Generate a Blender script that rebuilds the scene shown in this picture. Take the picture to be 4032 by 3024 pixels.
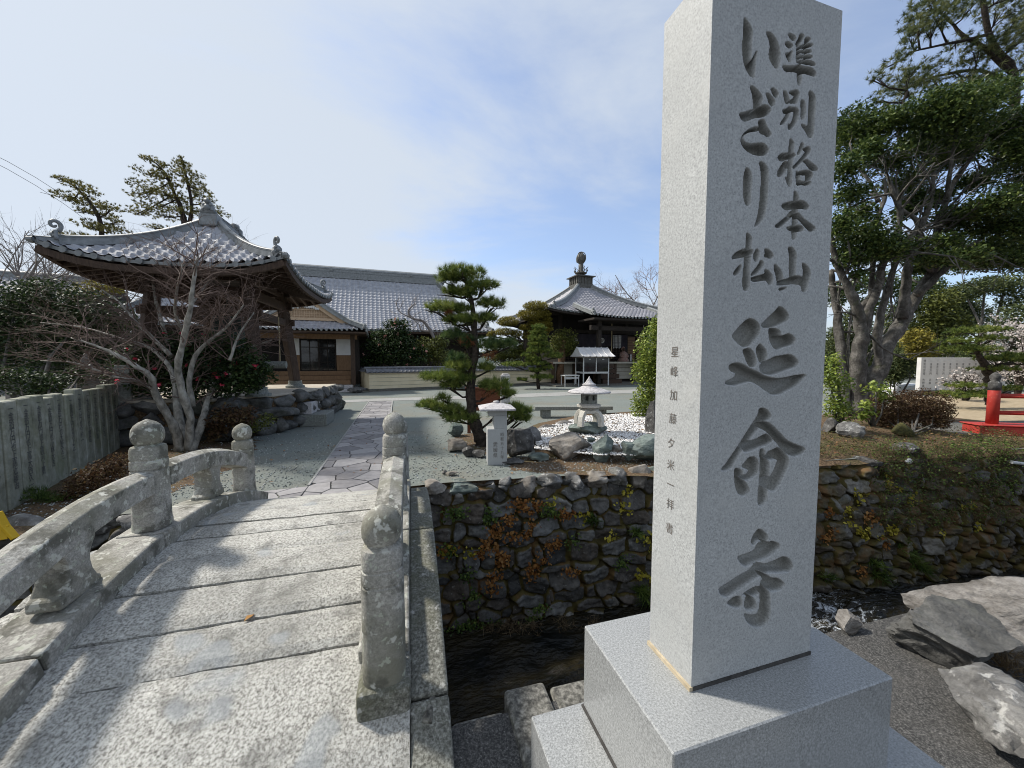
import bpy, bmesh, math, random
import numpy as np
from mathutils import Vector, Matrix, noise as mn
R = math.radians
C = bpy.context.scene.collection
for o in list(bpy.data.objects): bpy.data.objects.remove(o)
sc = bpy.context.scene
rng = np.random.default_rng(7); random.seed(7)

# ------------------------------------------------------------------ camera
EYE = 1.6; YAW = 15.0; PITCH = 3.56; F = 1480.0
cam = bpy.data.cameras.new("camera"); co = bpy.data.objects.new("camera", cam); C.objects.link(co)
co.location = (0, 0, EYE); co.rotation_euler = (R(90 - PITCH), 0, R(-YAW))
cam.sensor_width = 36; cam.lens = 36 * F / 4032; cam.clip_start = .05; cam.clip_end = 3000
sc.camera = co
# ------------------------------------------------------------------ sky and sun
SUN_EL = 47.0; SUN_DIR = np.array([-.84, .54])          # where the sun stands (world x, y)
SUN_DIR = SUN_DIR / np.linalg.norm(SUN_DIR)
w = bpy.data.worlds.new("World"); sc.world = w; w.use_nodes = True
nt = w.node_tree; nt.nodes.clear()
def wn(t, **k):
    n = nt.nodes.new(t)
    for a, b in k.items(): setattr(n, a, b)
    return n
def wl(a, b): nt.links.new(a, b)
sky = wn('ShaderNodeTexSky', sky_type='NISHITA', sun_disc=False, sun_elevation=R(SUN_EL),
         sun_rotation=math.atan2(SUN_DIR[0], SUN_DIR[1]), air_density=1.0, dust_density=1.2, ozone_density=1.6)
tc = wn('ShaderNodeTexCoord'); sx = wn('ShaderNodeSeparateXYZ'); wl(tc.outputs['Generated'], sx.inputs[0])
ad = wn('ShaderNodeMath', operation='ADD'); ad.inputs[1].default_value = .16; wl(sx.outputs[2], ad.inputs[0])
mx = wn('ShaderNodeMath', operation='MAXIMUM'); mx.inputs[1].default_value = .05; wl(ad.outputs[0], mx.inputs[0])
dx = wn('ShaderNodeMath', operation='DIVIDE'); wl(sx.outputs[0], dx.inputs[0]); wl(mx.outputs[0], dx.inputs[1])
dy = wn('ShaderNodeMath', operation='DIVIDE'); wl(sx.outputs[1], dy.inputs[0]); wl(mx.outputs[0], dy.inputs[1])
cb = wn('ShaderNodeCombineXYZ'); wl(dx.outputs[0], cb.inputs[0]); wl(dy.outputs[0], cb.inputs[1])
mp = wn('ShaderNodeMapping'); mp.inputs['Rotation'].default_value = (0, 0, R(24)); mp.inputs['Scale'].default_value = (.7, 1.05, 1)
mp.inputs['Location'].default_value = (3.1, 1.7, 0); wl(cb.outputs[0], mp.inputs[0])
n1 = wn('ShaderNodeTexNoise'); n1.inputs['Scale'].default_value = .9; n1.inputs['Detail'].default_value = 9; n1.inputs['Roughness'].default_value = .6
n1.inputs['Distortion'].default_value = .25; wl(mp.outputs[0], n1.inputs[0])
bs = wn('ShaderNodeMath', operation='MULTIPLY_ADD'); bs.inputs[1].default_value = -.34; bs.inputs[2].default_value = .10; wl(sx.outputs[0], bs.inputs[0])
sm = wn('ShaderNodeMath', operation='ADD'); wl(n1.outputs[0], sm.inputs[0]); wl(bs.outputs[0], sm.inputs[1])
hz = wn('ShaderNodeMapRange'); hz.inputs[1].default_value = .30; hz.inputs[2].default_value = -.02; hz.inputs[3].default_value = 0; hz.inputs[4].default_value = .30
wl(sx.outputs[2], hz.inputs[0])
sm2 = wn('ShaderNodeMath', operation='ADD'); wl(sm.outputs[0], sm2.inputs[0]); wl(hz.outputs[0], sm2.inputs[1])
rp = wn('ShaderNodeMapRange'); rp.interpolation_type = 'SMOOTHSTEP'
rp.inputs[1].default_value = .33; rp.inputs[2].default_value = .66; rp.inputs[3].default_value = .28; rp.inputs[4].default_value = .93; wl(sm2.outputs[0], rp.inputs[0])
cl = wn('ShaderNodeMix', data_type='RGBA'); wl(rp.outputs[0], cl.inputs[0])
ti = wn('ShaderNodeMix', data_type='RGBA', blend_type='MULTIPLY'); ti.inputs[0].default_value = 1; wl(sky.outputs[0], ti.inputs[6]); ti.inputs[7].default_value = (1.12, 1.24, 1.42, 1); wl(ti.outputs[2], cl.inputs[6])
cl.inputs[7].default_value = (4.75, 5.2, 5.75, 1)
bg = wn('ShaderNodeBackground'); bg.inputs[1].default_value = .094; wl(cl.outputs[2], bg.inputs[0])
wo = wn('ShaderNodeOutputWorld'); wl(bg.outputs[0], wo.inputs[0])
sl = bpy.data.lights.new("sun", 'SUN'); sl.energy = 3.4; sl.angle = R(5); sl.color = (1, .95, .87)
so = bpy.data.objects.new("sun", sl); C.objects.link(so)
sd = Vector((SUN_DIR[0] * math.cos(R(SUN_EL)), SUN_DIR[1] * math.cos(R(SUN_EL)), math.sin(R(SUN_EL))))
so.rotation_euler = sd.to_track_quat('Z', 'Y').to_euler(); so.location = (-20, 10, 30)
vs = sc.view_settings; vs.view_transform = 'Standard'; vs.look = 'None'; vs.gamma = 1; vs.exposure = 0.64; vs.use_curve_mapping = False
sc.cycles.use_denoising = True; sc.cycles.filter_width = 1.0; sc.cycles.max_bounces = 6; sc.cycles.transparent_max_bounces = 6
sc.cycles.sample_clamp_indirect = 6

# ------------------------------------------------------------------ pixel -> world (photo pixels 4032x3024)
cp, sp = math.cos(R(PITCH)), math.sin(R(PITCH)); cy, sy = math.cos(R(YAW)), math.sin(R(YAW))
def ray(px, py):
    a = (px - 2016) / F; b = (1512 - py) / F
    fw = cp + b * sp; z = -sp + b * cp
    return np.array([a * cy + fw * sy, -a * sy + fw * cy, z]), fw
def at(px, py, D):                      # the point seen at a pixel, D metres ahead
    d, fw = ray(px, py); p = d * (D / fw); return np.array([p[0], p[1], p[2] + EYE])
def gp(px, py, z=0.0):                  # the point seen at a pixel, on the level z
    d, fw = ray(px, py); k = (z - EYE) / d[2]; return np.array([d[0] * k, d[1] * k, z])
def cw(x, y, z=0.0):                    # metres right of / ahead of the camera -> world
    return np.array([x * cy + y * sy, -x * sy + y * cy, z])

# ------------------------------------------------------------------ objects
def tag(o, label=None, cat=None, group=None, kind=None):
    if label: o['label'] = label
    if cat: o['category'] = cat
    if group: o['group'] = group
    if kind: o['kind'] = kind
    return o
def thing(name, label, cat, loc, rz=0, group=None):
    o = bpy.data.objects.new(name, None); C.objects.link(o); o.empty_display_size = .2
    o.location = [float(v) for v in loc]; o.rotation_euler = (0, 0, rz)
    return tag(o, label, cat, group)
class MB:
    def __init__(s): s.v = []; s.f = []; s.n = 0; s.att = []
    def add(s, v, f, a=None):
        v = np.asarray(v, float).reshape(-1, 3)
        for q in f: s.f.append(tuple(int(i) + s.n for i in q))
        s.v.append(v); s.n += len(v)
        s.att.append(np.full(len(v), 0.0 if a is None else a) if np.isscalar(a) or a is None else np.asarray(a))
        return s
    def build(s, name, m, parent=None, root=None, loc=None, smooth=False, bevel=0, bseg=1, rnd=False):
        v = np.vstack(s.v) if s.v else np.zeros((0, 3))
        off = np.array(root.location if root is not None else (loc if loc is not None else (0, 0, 0)), float)
        v = v - off
        if root is not None and abs(root.rotation_euler.z) > 1e-9:
            c, t = math.cos(-root.rotation_euler.z), math.sin(-root.rotation_euler.z)
            v = np.stack([v[:, 0] * c - v[:, 1] * t, v[:, 0] * t + v[:, 1] * c, v[:, 2]], 1)
        me = bpy.data.meshes.new(name); me.from_pydata(v.tolist(), [], s.f)
        if rnd:
            a = me.attributes.new('rnd', 'FLOAT', 'POINT'); a.data.foreach_set('value', np.concatenate(s.att).astype(np.float32))
        return link(name, me, m, parent, off if root is None else None, smooth, bevel, bseg)
def link(name, me, m, parent=None, loc=None, smooth=False, bevel=0, bseg=1):
    me.validate(); me.update()
    if smooth: me.shade_smooth()
    me.materials.append(m)
    o = bpy.data.objects.new(name, me); C.objects.link(o)
    if parent is not None: o.parent = parent
    elif loc is not None: o.location = [float(x) for x in loc]
    if bevel:
        b = o.modifiers.new('bevel', 'BEVEL'); b.width = bevel; b.segments = bseg; b.limit_method = 'ANGLE'; b.angle_limit = R(40); b.harden_normals = False
    return o
def npmesh(name, v, f, m, parent=None, root=None, loc=None, smooth=False, rnd=None):
    """fast mesh from arrays; f is (n, k)"""
    off = np.array(root.location if root is not None else (loc if loc is not None else (0, 0, 0)), float)
    v = (np.asarray(v, float) - off)
    if root is not None and abs(root.rotation_euler.z) > 1e-9:
        c, t = math.cos(-root.rotation_euler.z), math.sin(-root.rotation_euler.z)
        v = np.stack([v[:, 0] * c - v[:, 1] * t, v[:, 0] * t + v[:, 1] * c, v[:, 2]], 1)
    v = v.astype(np.float32); f = np.asarray(f, np.int32); n, k = f.shape
    me = bpy.data.meshes.new(name); me.vertices.add(len(v)); me.vertices.foreach_set('co', v.ravel())
    me.loops.add(n * k); me.loops.foreach_set('vertex_index', f.ravel())
    me.polygons.add(n); me.polygons.foreach_set('loop_start', np.arange(0, n * k, k, dtype=np.int32))
    try: me.polygons.foreach_set('loop_total', np.full(n, k, np.int32))
    except Exception: pass
    me.update(calc_edges=True)
    if rnd is not None:
        a = me.attributes.new('rnd', 'FLOAT', 'POINT'); a.data.foreach_set('value', np.asarray(rnd, np.float32))
    if smooth: me.shade_smooth()
    me.materials.append(m)
    o = bpy.data.objects.new(name, me); C.objects.link(o)
    if parent is not None: o.parent = parent
    elif root is None: o.location = [float(x) for x in off]
    return o

# ------------------------------------------------------------------ shapes
BF = [(0, 3, 2, 1), (4, 5, 6, 7), (0, 1, 5, 4), (1, 2, 6, 5), (2, 3, 7, 6), (3, 0, 4, 7)]
def box(x0, x1, y0, y1, z0, z1):
    return np.array([(x0, y0, z0), (x1, y0, z0), (x1, y1, z0), (x0, y1, z0), (x0, y0, z1), (x1, y0, z1), (x1, y1, z1), (x0, y1, z1)], float), BF
def rot(v, a, o=(0, 0)):
    v = np.array(v, float); c, s = math.cos(a), math.sin(a); x = v[:, 0] - o[0]; y = v[:, 1] - o[1]
    v[:, 0] = o[0] + x * c - y * s; v[:, 1] = o[1] + x * s + y * c; return v
def beam(p, q, w_, h, up=(0, 0, 1)):     # box along p->q
    p, q = np.array(p, float), np.array(q, float); d = q - p; d /= np.linalg.norm(d)
    s = np.cross(d, up)
    if np.linalg.norm(s) < 1e-6: s = np.cross(d, (0, 1, 0))
    s /= np.linalg.norm(s); t = np.cross(s, d)
    s = s * w_ / 2; t = t * h / 2
    return np.array([p - s - t, p + s - t, q + s - t, q - s - t, p - s + t, p + s + t, q + s + t, q - s + t]), BF
def prism(poly, z0, z1):
    n = len(poly); v = [(x, y, z0) for x, y in poly] + [(x, y, z1) for x, y in poly]
    f = [tuple(range(n - 1, -1, -1)), tuple(range(n, 2 * n))] + [(i, (i + 1) % n, n + (i + 1) % n, n + i) for i in range(n)]
    return np.array(v, float), f
def lathe(prof, c, n=20, sup=2.0, rz=0):
    v = []; f = []
    for r, z in prof:
        for k in range(n):
            a = 2 * math.pi * k / n; ca, sa = math.cos(a), math.sin(a)
            q = (abs(ca) ** sup + abs(sa) ** sup) ** (-1 / sup)
            v.append((r * q * math.cos(a + rz), r * q * math.sin(a + rz), z))
    m = len(prof)
    for i in range(m - 1):
        for k in range(n): f.append((i * n + k, i * n + (k + 1) % n, (i + 1) * n + (k + 1) % n, (i + 1) * n + k))
    f.append(tuple(range(n - 1, -1, -1))); f.append(tuple((m - 1) * n + k for k in range(n)))
    return np.array(v) + np.array(c), f
def frames(P):
    P = np.asarray(P, float); T = np.gradient(P, axis=0); T /= np.linalg.norm(T, axis=1)[:, None] + 1e-9
    ref = np.array([.31, .12, .94]) if abs(T[:, 2].mean()) < .8 else np.array([.9, .3, .1])
    S = np.cross(T, ref); S /= np.linalg.norm(S, axis=1)[:, None] + 1e-9
    return T, S, np.cross(S, T)
def tube(P, rad, n=6, caps=True):
    P = np.asarray(P, float); rad = np.broadcast_to(rad, len(P)); T, S, U = frames(P)
    a = np.arange(n) * 2 * math.pi / n
    v = (P[:, None] + (S[:, None] * np.cos(a)[None, :, None] + U[:, None] * np.sin(a)[None, :, None]) * rad[:, None, None]).reshape(-1, 3)
    f = [(i * n + k, i * n + (k + 1) % n, (i + 1) * n + (k + 1) % n, (i + 1) * n + k) for i in range(len(P) - 1) for k in range(n)]
    if caps: f += [tuple(range(n - 1, -1, -1)), tuple((len(P) - 1) * n + k for k in range(n))]
    return v, f
def sweep(P, prof, up=(0, 0, 1)):        # profile (side, up) pairs carried along P
    P = np.asarray(P, float); T = np.gradient(P, axis=0); T /= np.linalg.norm(T, axis=1)[:, None]
    S = np.cross(T, up); S /= np.linalg.norm(S, axis=1)[:, None]; U = np.cross(S, T)
    pr = np.asarray(prof, float); n = len(pr)
    v = (P[:, None] + S[:, None] * pr[None, :, 0, None] + U[:, None] * pr[None, :, 1, None]).reshape(-1, 3)
    f = [(i * n + k, i * n + (k + 1) % n, (i + 1) * n + (k + 1) % n, (i + 1) * n + k) for i in range(len(P) - 1) for k in range(n)]
    f += [tuple(range(n - 1, -1, -1)), tuple((len(P) - 1) * n + k for k in range(n))]
    return v, f
_ico = {}
def ico(n):
    if n not in _ico:
        b = bmesh.new(); bmesh.ops.create_icosphere(b, subdivisions=n, radius=1)
        _ico[n] = (np.array([x.co[:] for x in b.verts]), [tuple(l.index for l in q.verts) for q in b.faces]); b.free()
    return _ico[n]
def rockv(c, size, seed, sub=3, rz=0, cuts=12, amp=.16, tilt=(0, 0), kr=(.50, .86)):
    v, f = ico(sub); r = np.random.default_rng(seed); v = v.copy()
    for _ in range(cuts):                                  # broken flat faces
        d = r.normal(size=3); d /= np.linalg.norm(d); k = r.uniform(*kr)
        t = v @ d; m = t > k; v[m] -= np.outer((t[m] - k) * .97, d)
    o = Vector(r.uniform(-50, 50, 3))
    h = np.array([mn.fractal(Vector(p) * 1.6 + o, .8, 2.1, 4) * .7 + .35 * mn.ridged_multi_fractal(Vector(p) * 3.5 + o, .9, 2.2, 4, 1.0, 2.0) - .35 for p in v]); v *= (1 + amp * h)[:, None]
    v *= np.asarray(size, float)
    for ax, a in ((0, tilt[0]), (1, tilt[1])):
        if a:
            i, j = (1, 2) if ax == 0 else (2, 0); ca, sa = math.cos(a), math.sin(a)
            p, q = v[:, i].copy(), v[:, j].copy(); v[:, i] = p * ca - q * sa; v[:, j] = p * sa + q * ca
    return rot(v, rz) + np.asarray(c, float), f
def rock(name, label, c, size, seed, m, sub=3, rz=0, cat='rock', group=None, cuts=12, amp=.16, tilt=(0, 0), kr=(.50, .86)):
    b = MB(); b.add(*rockv(c, size, seed, sub, rz, cuts, amp, tilt, kr))
    o = b.build(name, m, loc=(c[0], c[1], c[2] - size[2]), smooth=True); o.data.set_sharp_from_angle(angle=R(32))
    return tag(o, label, cat, group)
def leaves(P, size, seed=0, up=.5, aspect=.5, jit=.35, N=None):
    """diamond leaves at P -> verts, faces, rnd"""
    r = np.random.default_rng(seed); n = len(P)
    nr = r.normal(size=(n, 3)); nr[:, 2] = np.abs(nr[:, 2]) + up
    if N is not None: nr += N
    nr /= np.linalg.norm(nr, axis=1)[:, None]
    a = r.normal(size=(n, 3)); a -= nr * (a * nr).sum(1)[:, None]; a /= np.linalg.norm(a, axis=1)[:, None]
    b = np.cross(nr, a); s = size * (1 + jit * r.uniform(-1, 1, n))[:, None]
    v = np.stack([P - a * s * .5, P + b * s * aspect * .5 + a * s * .05 + nr * s * .08, P + a * s * .5, P - b * s * aspect * .5 + a * s * .05 + nr * s * .08], 1).reshape(-1, 3)
    f = np.arange(4 * n).reshape(n, 4)
    return v, f, np.repeat(r.uniform(0, 1, n), 4)
def blob(c, rad, n, seed, shell=.45, flat=None):
    r = np.random.default_rng(seed); d = r.normal(size=(n, 3)); d /= np.linalg.norm(d, axis=1)[:, None]
    k = r.uniform(0, 1, n) ** shell
    p = d * k[:, None]
    if flat is not None: p[:, 2] = np.where(p[:, 2] < 0, p[:, 2] * flat, p[:, 2])
    return p * np.asarray(rad, float) + np.asarray(c, float)
def needles(P, L, wd, k, seed, up=.9, spread=1.0, droop=0.0):
    """k thin blades leaving each point of P, mostly upward"""
    r = np.random.default_rng(seed); n = len(P); ax = r.normal(size=(n, 3)) * .45; ax[:, 2] += up
    ax /= np.linalg.norm(ax, axis=1)[:, None]
    d = ax[:, None] + r.normal(size=(n, k, 3)) * spread * .62; d /= np.linalg.norm(d, axis=2)[:, :, None]; d[:, :, 2] -= droop
    s = np.cross(d, r.normal(size=(n, k, 3))); s /= np.linalg.norm(s, axis=2)[:, :, None]
    l = L * r.uniform(.7, 1.1, (n, k, 1)); p = P[:, None]
    v = np.stack([p - s * wd / 2 + 0 * d, p + s * wd / 2 + 0 * d, p + d * l], 2).reshape(-1, 3)
    f = np.arange(3 * n * k).reshape(-1, 3)
    return v, f, np.repeat(np.repeat(r.uniform(0, 1, n), k), 3)
def grow(p, d, L, r0, lev, rg, out, bend=.25, upb=.12, kids=(3, 5), ratio=.62, seg=5, spread=.75, flat=0):
    P = [np.array(p, float)]; d = np.array(d, float); d /= np.linalg.norm(d); dd = d
    for i in range(seg):
        dd = dd + rg.normal(size=3) * bend * .5 + np.array([0, 0, upb * .5])
        if flat: dd[2] *= (1 - flat * .3)
        dd /= np.linalg.norm(dd); P.append(P[-1] + dd * L / seg)
    P = np.array(P); rad = r0 * np.linspace(1, .45 if lev > 0 else .3, len(P)); out.append((lev, P, rad))
    if lev <= 0: return
    for _ in range(rg.integers(kids[0], kids[1] + 1)):
        t = rg.uniform(.25, 1.0) * seg; i = min(int(t), seg - 1); q = P[i] + (P[i + 1] - P[i]) * (t - i)
        ax = P[i + 1] - P[i]; ax /= np.linalg.norm(ax); sd = rg.normal(size=3); sd -= ax * (sd @ ax); sd /= np.linalg.norm(sd)
        if flat: sd[2] *= (1 - flat)
        nd = ax * (1 - spread * .5) + sd * spread * rg.uniform(.6, 1.1)
        grow(q, nd, L * ratio * rg.uniform(.7, 1.15), max(r0 * .52 * (1 - .3 * t / seg), .0017), lev - 1, rg, out, bend, upb, kids, ratio, max(3, seg - 1), spread, flat)
def tubes_mesh(name, lst, m, nside, parent=None, root=None, loc=None, lo=None):
    b = MB()
    for lev, P, rad in lst: b.add(*tube(P, rad, nside(lev) if callable(nside) else nside, caps=False))
    return b.build(name, m, parent, root, loc, smooth=True)

# ------------------------------------------------------------------ materials
def M(name, stops, scale=8.0, rough=.8, bump=0.0, bscale=None, detail=6, nrough=.6, spec=.3, rnd=0.0, stretch=None, layers=(), metal=0.0, trans=0.0, ramp='LINEAR', bdist=.01, attr=None, shade_stain=None):
    """stops: [(pos, (r, g, b))...] driven by noise (+ per-leaf variation when rnd); layers: extra (scale, lo, hi, color, strength[, detail])"""
    m = bpy.data.materials.new(name); m.use_nodes = True; t = m.node_tree; nd = t.nodes; lk = t.links.new
    b = nd['Principled BSDF']; b.inputs['Roughness'].default_value = rough; b.inputs['Specular IOR Level'].default_value = spec; b.inputs['Metallic'].default_value = metal
    tc = nd.new('ShaderNodeTexCoord'); vec = tc.outputs['Object']
    if stretch:
        mp = nd.new('ShaderNodeMapping'); mp.inputs['Scale'].default_value = stretch; lk(vec, mp.inputs[0]); vec = mp.outputs[0]
    no = nd.new('ShaderNodeTexNoise'); no.inputs['Scale'].default_value = scale; no.inputs['Detail'].default_value = detail; no.inputs['Roughness'].default_value = nrough; lk(vec, no.inputs[0])
    fac = no.outputs[0]
    if rnd or attr:
        at_ = nd.new('ShaderNodeAttribute'); at_.attribute_name = 'rnd'
        ma = nd.new('ShaderNodeMath'); ma.operation = 'MULTIPLY_ADD'; ma.inputs[1].default_value = rnd; lk(at_.outputs['Fac'], ma.inputs[0])
        mb = nd.new('ShaderNodeMath'); mb.operation = 'MULTIPLY_ADD'; mb.inputs[1].default_value = 1 - rnd; mb.inputs[2].default_value = 0.0; lk(fac, mb.inputs[0]); lk(mb.outputs[0], ma.inputs[2]); fac = ma.outputs[0]
    cr = nd.new('ShaderNodeValToRGB'); cr.color_ramp.interpolation = ramp
    el = cr.color_ramp.elements
    while len(el) < len(stops): el.new(.5)
    for e, (p, c) in zip(el, stops): e.position = p; e.color = (*c, 1)
    lk(fac, cr.inputs[0]); col = cr.outputs[0]
    for ly in layers:
        s_, lo, hi, c, st = ly[:5]
        n2 = nd.new('ShaderNodeTexNoise'); n2.inputs['Scale'].default_value = s_; n2.inputs['Detail'].default_value = ly[5] if len(ly) > 5 else 5; n2.inputs['Roughness'].default_value = .62; lk(tc.outputs['Object'], n2.inputs[0])
        mr = nd.new('ShaderNodeMapRange'); mr.inputs[1].default_value = lo; mr.inputs[2].default_value = hi; mr.inputs[3].default_value = 0; mr.inputs[4].default_value = st; lk(n2.outputs[0], mr.inputs[0])
        mi = nd.new('ShaderNodeMix'); mi.data_type = 'RGBA'; lk(mr.outputs[0], mi.inputs[0]); lk(col, mi.inputs[6]); mi.inputs[7].default_value = (*c, 1); col = mi.outputs[2]
    if shade_stain:                                   # recess shade painted into carved strokes, along with dirt (a vertex attribute)
        sa = nd.new('ShaderNodeAttribute'); sa.attribute_name = shade_stain; si = nd.new('ShaderNodeMix'); si.data_type = 'RGBA'; si.blend_type = 'MULTIPLY'; lk(sa.outputs['Fac'], si.inputs[0]); lk(col, si.inputs[6]); si.inputs[7].default_value = (.60, .59, .56, 1); col = si.outputs[2]
    lk(col, b.inputs['Base Color'])
    if bump:
        n3 = nd.new('ShaderNodeTexNoise'); n3.inputs['Scale'].default_value = bscale or scale; n3.inputs['Detail'].default_value = 7; n3.inputs['Roughness'].default_value = .65; lk(vec, n3.inputs[0])
        bp = nd.new('ShaderNodeBump'); bp.inputs['Strength'].default_value = bump; bp.inputs['Distance'].default_value = bdist; lk(n3.outputs[0], bp.inputs['Height']); lk(bp.outputs[0], b.inputs['Normal'])
    if trans:
        tr = nd.new('ShaderNodeBsdfTranslucent'); lk(col, tr.inputs[0]); ms = nd.new('ShaderNodeMixShader'); ms.inputs[0].default_value = trans
        out = nd['Material Output']; lk(b.outputs[0], ms.inputs[1]); lk(tr.outputs[0], ms.inputs[2]); lk(ms.outputs[0], out.inputs[0])
    return m
def leafmat(name, a, b, c=None, rough=.5, spec=.25, trans=.3, scale=1.2, k=1.55):
    a, b, c = [None if q is None else tuple(min(.8, x * k) for x in q) for q in (a, b, c)]
    st = [(.25, a), (.75, b)] if c is None else [(.22, a), (.55, b), (.82, c)]
    return M(name, st, scale=scale, rough=rough, spec=spec, rnd=.6, trans=trans)
def g(v, t=(1, 1, 1)): return (v * t[0], v * t[1], v * t[2])

GRAN = (1.03, 1.05, 1.035)
m_gran = M('pillar_granite', [(.30, g(.20, GRAN)), (.46, g(.36, GRAN)), (.56, g(.43, GRAN)), (.74, g(.56, GRAN))], scale=170, detail=4, nrough=.75, rough=.6, bump=.08, bscale=300, bdist=.002, layers=[(1.3, .40, .68, g(.29, GRAN), .55, 7), (5, .52, .72, (.45, .45, .43), .4, 7), (60, .55, .75, g(.24, GRAN), .4, 3)], shade_stain='carve')
m_gran2 = M('plinth_granite', [(.30, g(.13, GRAN)), (.46, g(.25, GRAN)), (.56, g(.32, GRAN)), (.74, g(.45, GRAN))], scale=170, detail=4, nrough=.75, rough=.24, spec=.5, layers=[(1.6, .45, .75, g(.27, GRAN), .4), (60, .55, .75, g(.2, GRAN), .4, 3)])
m_ink = M('carved_letter_stone', [(.3, (.10, .09, .08)), (.7, (.19, .17, .15))], scale=90, rough=.9)
m_ink2 = M('dark_letter_paint', [(.3, (.05, .05, .05)), (.7, (.10, .10, .10))], scale=60, rough=.9)
m_mortar = M('pale_mortar', [(.3, (.33, .27, .18)), (.7, (.55, .47, .34))], scale=30, rough=.9)
m_joint = M('grimy_joint', [(.3, (.03, .028, .026)), (.7, (.08, .075, .07))], scale=30, rough=.9)
WTH = (1.04, 1.0, .90)
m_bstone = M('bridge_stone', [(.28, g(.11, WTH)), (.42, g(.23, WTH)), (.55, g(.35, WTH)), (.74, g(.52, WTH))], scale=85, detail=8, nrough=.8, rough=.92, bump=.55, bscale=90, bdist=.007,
             layers=[(2.6, .44, .62, (.155, .15, .11), .8, 9), (7, .52, .60, (.085, .082, .066), .75, 9), (15, .58, .63, (.50, .495, .44), .85, 3), (24, .62, .66, (.40, .42, .34), .7, 3)])
m_deck = M('deck_stone', [(.33, (.08, .076, .066)), (.44, (.25, .24, .215)), (.52, (.46, .45, .41)), (.66, (.64, .63, .585))], scale=85, detail=6, nrough=.78, rough=.85, bump=.6, bscale=90, bdist=.007, layers=[(1.6, .47, .68, (.17, .165, .145), .6, 9), (6, .54, .66, (.10, .098, .088), .55, 9), (3.2, .62, .68, (.34, .37, .39), .4, 2)])
m_deck2 = M('stained_deck_stone', [(.34, (.06, .057, .05)), (.46, (.17, .165, .145)), (.54, (.37, .36, .33)), (.66, (.60, .59, .55))], scale=80, detail=6, nrough=.78, rough=.88, bump=.6, bscale=90, bdist=.007, layers=[(2.2, .42, .62, (.10, .095, .08), .7, 9), (20, .60, .66, (.52, .51, .47), .6, 4)])
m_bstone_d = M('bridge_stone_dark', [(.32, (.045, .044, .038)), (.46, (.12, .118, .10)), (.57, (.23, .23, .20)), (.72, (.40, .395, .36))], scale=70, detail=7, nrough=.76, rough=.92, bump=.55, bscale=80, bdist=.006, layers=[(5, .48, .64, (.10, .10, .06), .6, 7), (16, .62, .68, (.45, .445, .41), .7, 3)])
m_asph = M('asphalt', [(.38, (.025, .025, .024)), (.52, (.065, .063, .06)), (.66, (.15, .145, .135)), (.76, (.34, .33, .30))], scale=130, detail=3, nrough=.75, rough=.9, bump=.6, bscale=140, bdist=.005, layers=[(1.5, .5, .75, (.11, .10, .085), .5)])
m_conc = M('old_concrete', [(.36, (.05, .048, .043)), (.5, (.12, .115, .10)), (.68, (.26, .25, .22))], scale=45, detail=5, rough=.9, bump=.5, bscale=60, bdist=.005, layers=[(4, .55, .7, (.06, .07, .03), .6)])
m_gravel = M('green_gravel', [(.32, (.05, .056, .05)), (.45, (.13, .145, .13)), (.55, (.205, .225, .205)), (.72, (.40, .42, .39))], scale=34, detail=12, nrough=.9, rough=.95, bump=.9, bscale=60, bdist=.015, layers=[(.55, .48, .66, (.20, .165, .115), .55, 9), (.22, .45, .7, (.22, .25, .235), .35, 4), (2.5, .55, .72, (.12, .12, .105), .4, 9)])
m_soil = M('brown_soil', [(.35, (.035, .022, .013)), (.5, (.10, .065, .036)), (.62, (.20, .135, .075)), (.75, (.36, .27, .17))], scale=38, detail=6, nrough=.75, rough=.95, bump=.8, bscale=50, bdist=.02, layers=[(2.2, .52, .66, (.06, .075, .025), .5)])
m_pave = M('paving_stone', [(.3, (.17, .162, .165)), (.5, (.255, .244, .245)), (.7, (.335, .32, .315))], scale=9, detail=8, rough=.8, bump=.3, bscale=30, rnd=.4, layers=[(60, .5, .7, (.19, .185, .185), .35), (1.5, .5, .7, (.22, .20, .18), .4, 7)])
m_pjoint = M('paving_joint', [(.3, (.05, .046, .042)), (.7, (.11, .10, .09))], scale=20, rough=.95)
m_strip = M('pale_kerb_concrete', [(.3, (.22, .22, .21)), (.7, (.36, .355, .335))], scale=14, rough=.9, layers=[(1.2, .5, .7, (.20, .19, .165), .6, 8)])
m_tile = M('silver_tile', [(.25, (.20, .205, .225)), (.5, (.33, .335, .36)), (.75, (.46, .465, .49))], scale=3.4, detail=7, nrough=.7, rough=.55, spec=.3, layers=[(26, .52, .7, (.20, .205, .22), .5)])
m_tile2 = M('dull_tile', [(.25, (.19, .19, .205)), (.5, (.29, .285, .305)), (.75, (.40, .39, .415))], scale=4, detail=7, rough=.5, spec=.5, layers=[(1.2, .55, .7, (.26, .22, .215), .5)])
m_captile = M('dark_cap_tile', [(.3, (.07, .072, .08)), (.7, (.15, .152, .165))], scale=5, rough=.5, spec=.45)
m_ridge = M('ridge_tile', [(.3, (.13, .14, .14)), (.7, (.27, .28, .28))], scale=9, detail=6, rough=.5, spec=.45)
m_copper = M('weathered_copper', [(.3, (.055, .052, .045)), (.7, (.14, .135, .12))], scale=8, rough=.6)
m_wood = M('dark_brown_wood', [(.3, (.034, .021, .014)), (.7, (.088, .056, .038))], scale=9, stretch=(6, 6, .7), rough=.75, bump=.15)
m_wood2 = M('warm_brown_wood', [(.3, (.13, .072, .036)), (.7, (.23, .135, .07))], scale=8, stretch=(6, 6, .8), rough=.65)
m_wood3 = M('pale_cedar_wood', [(.3, (.42, .29, .18)), (.7, (.60, .45, .31))], scale=8, stretch=(1, 5, 5), rough=.7)
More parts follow.
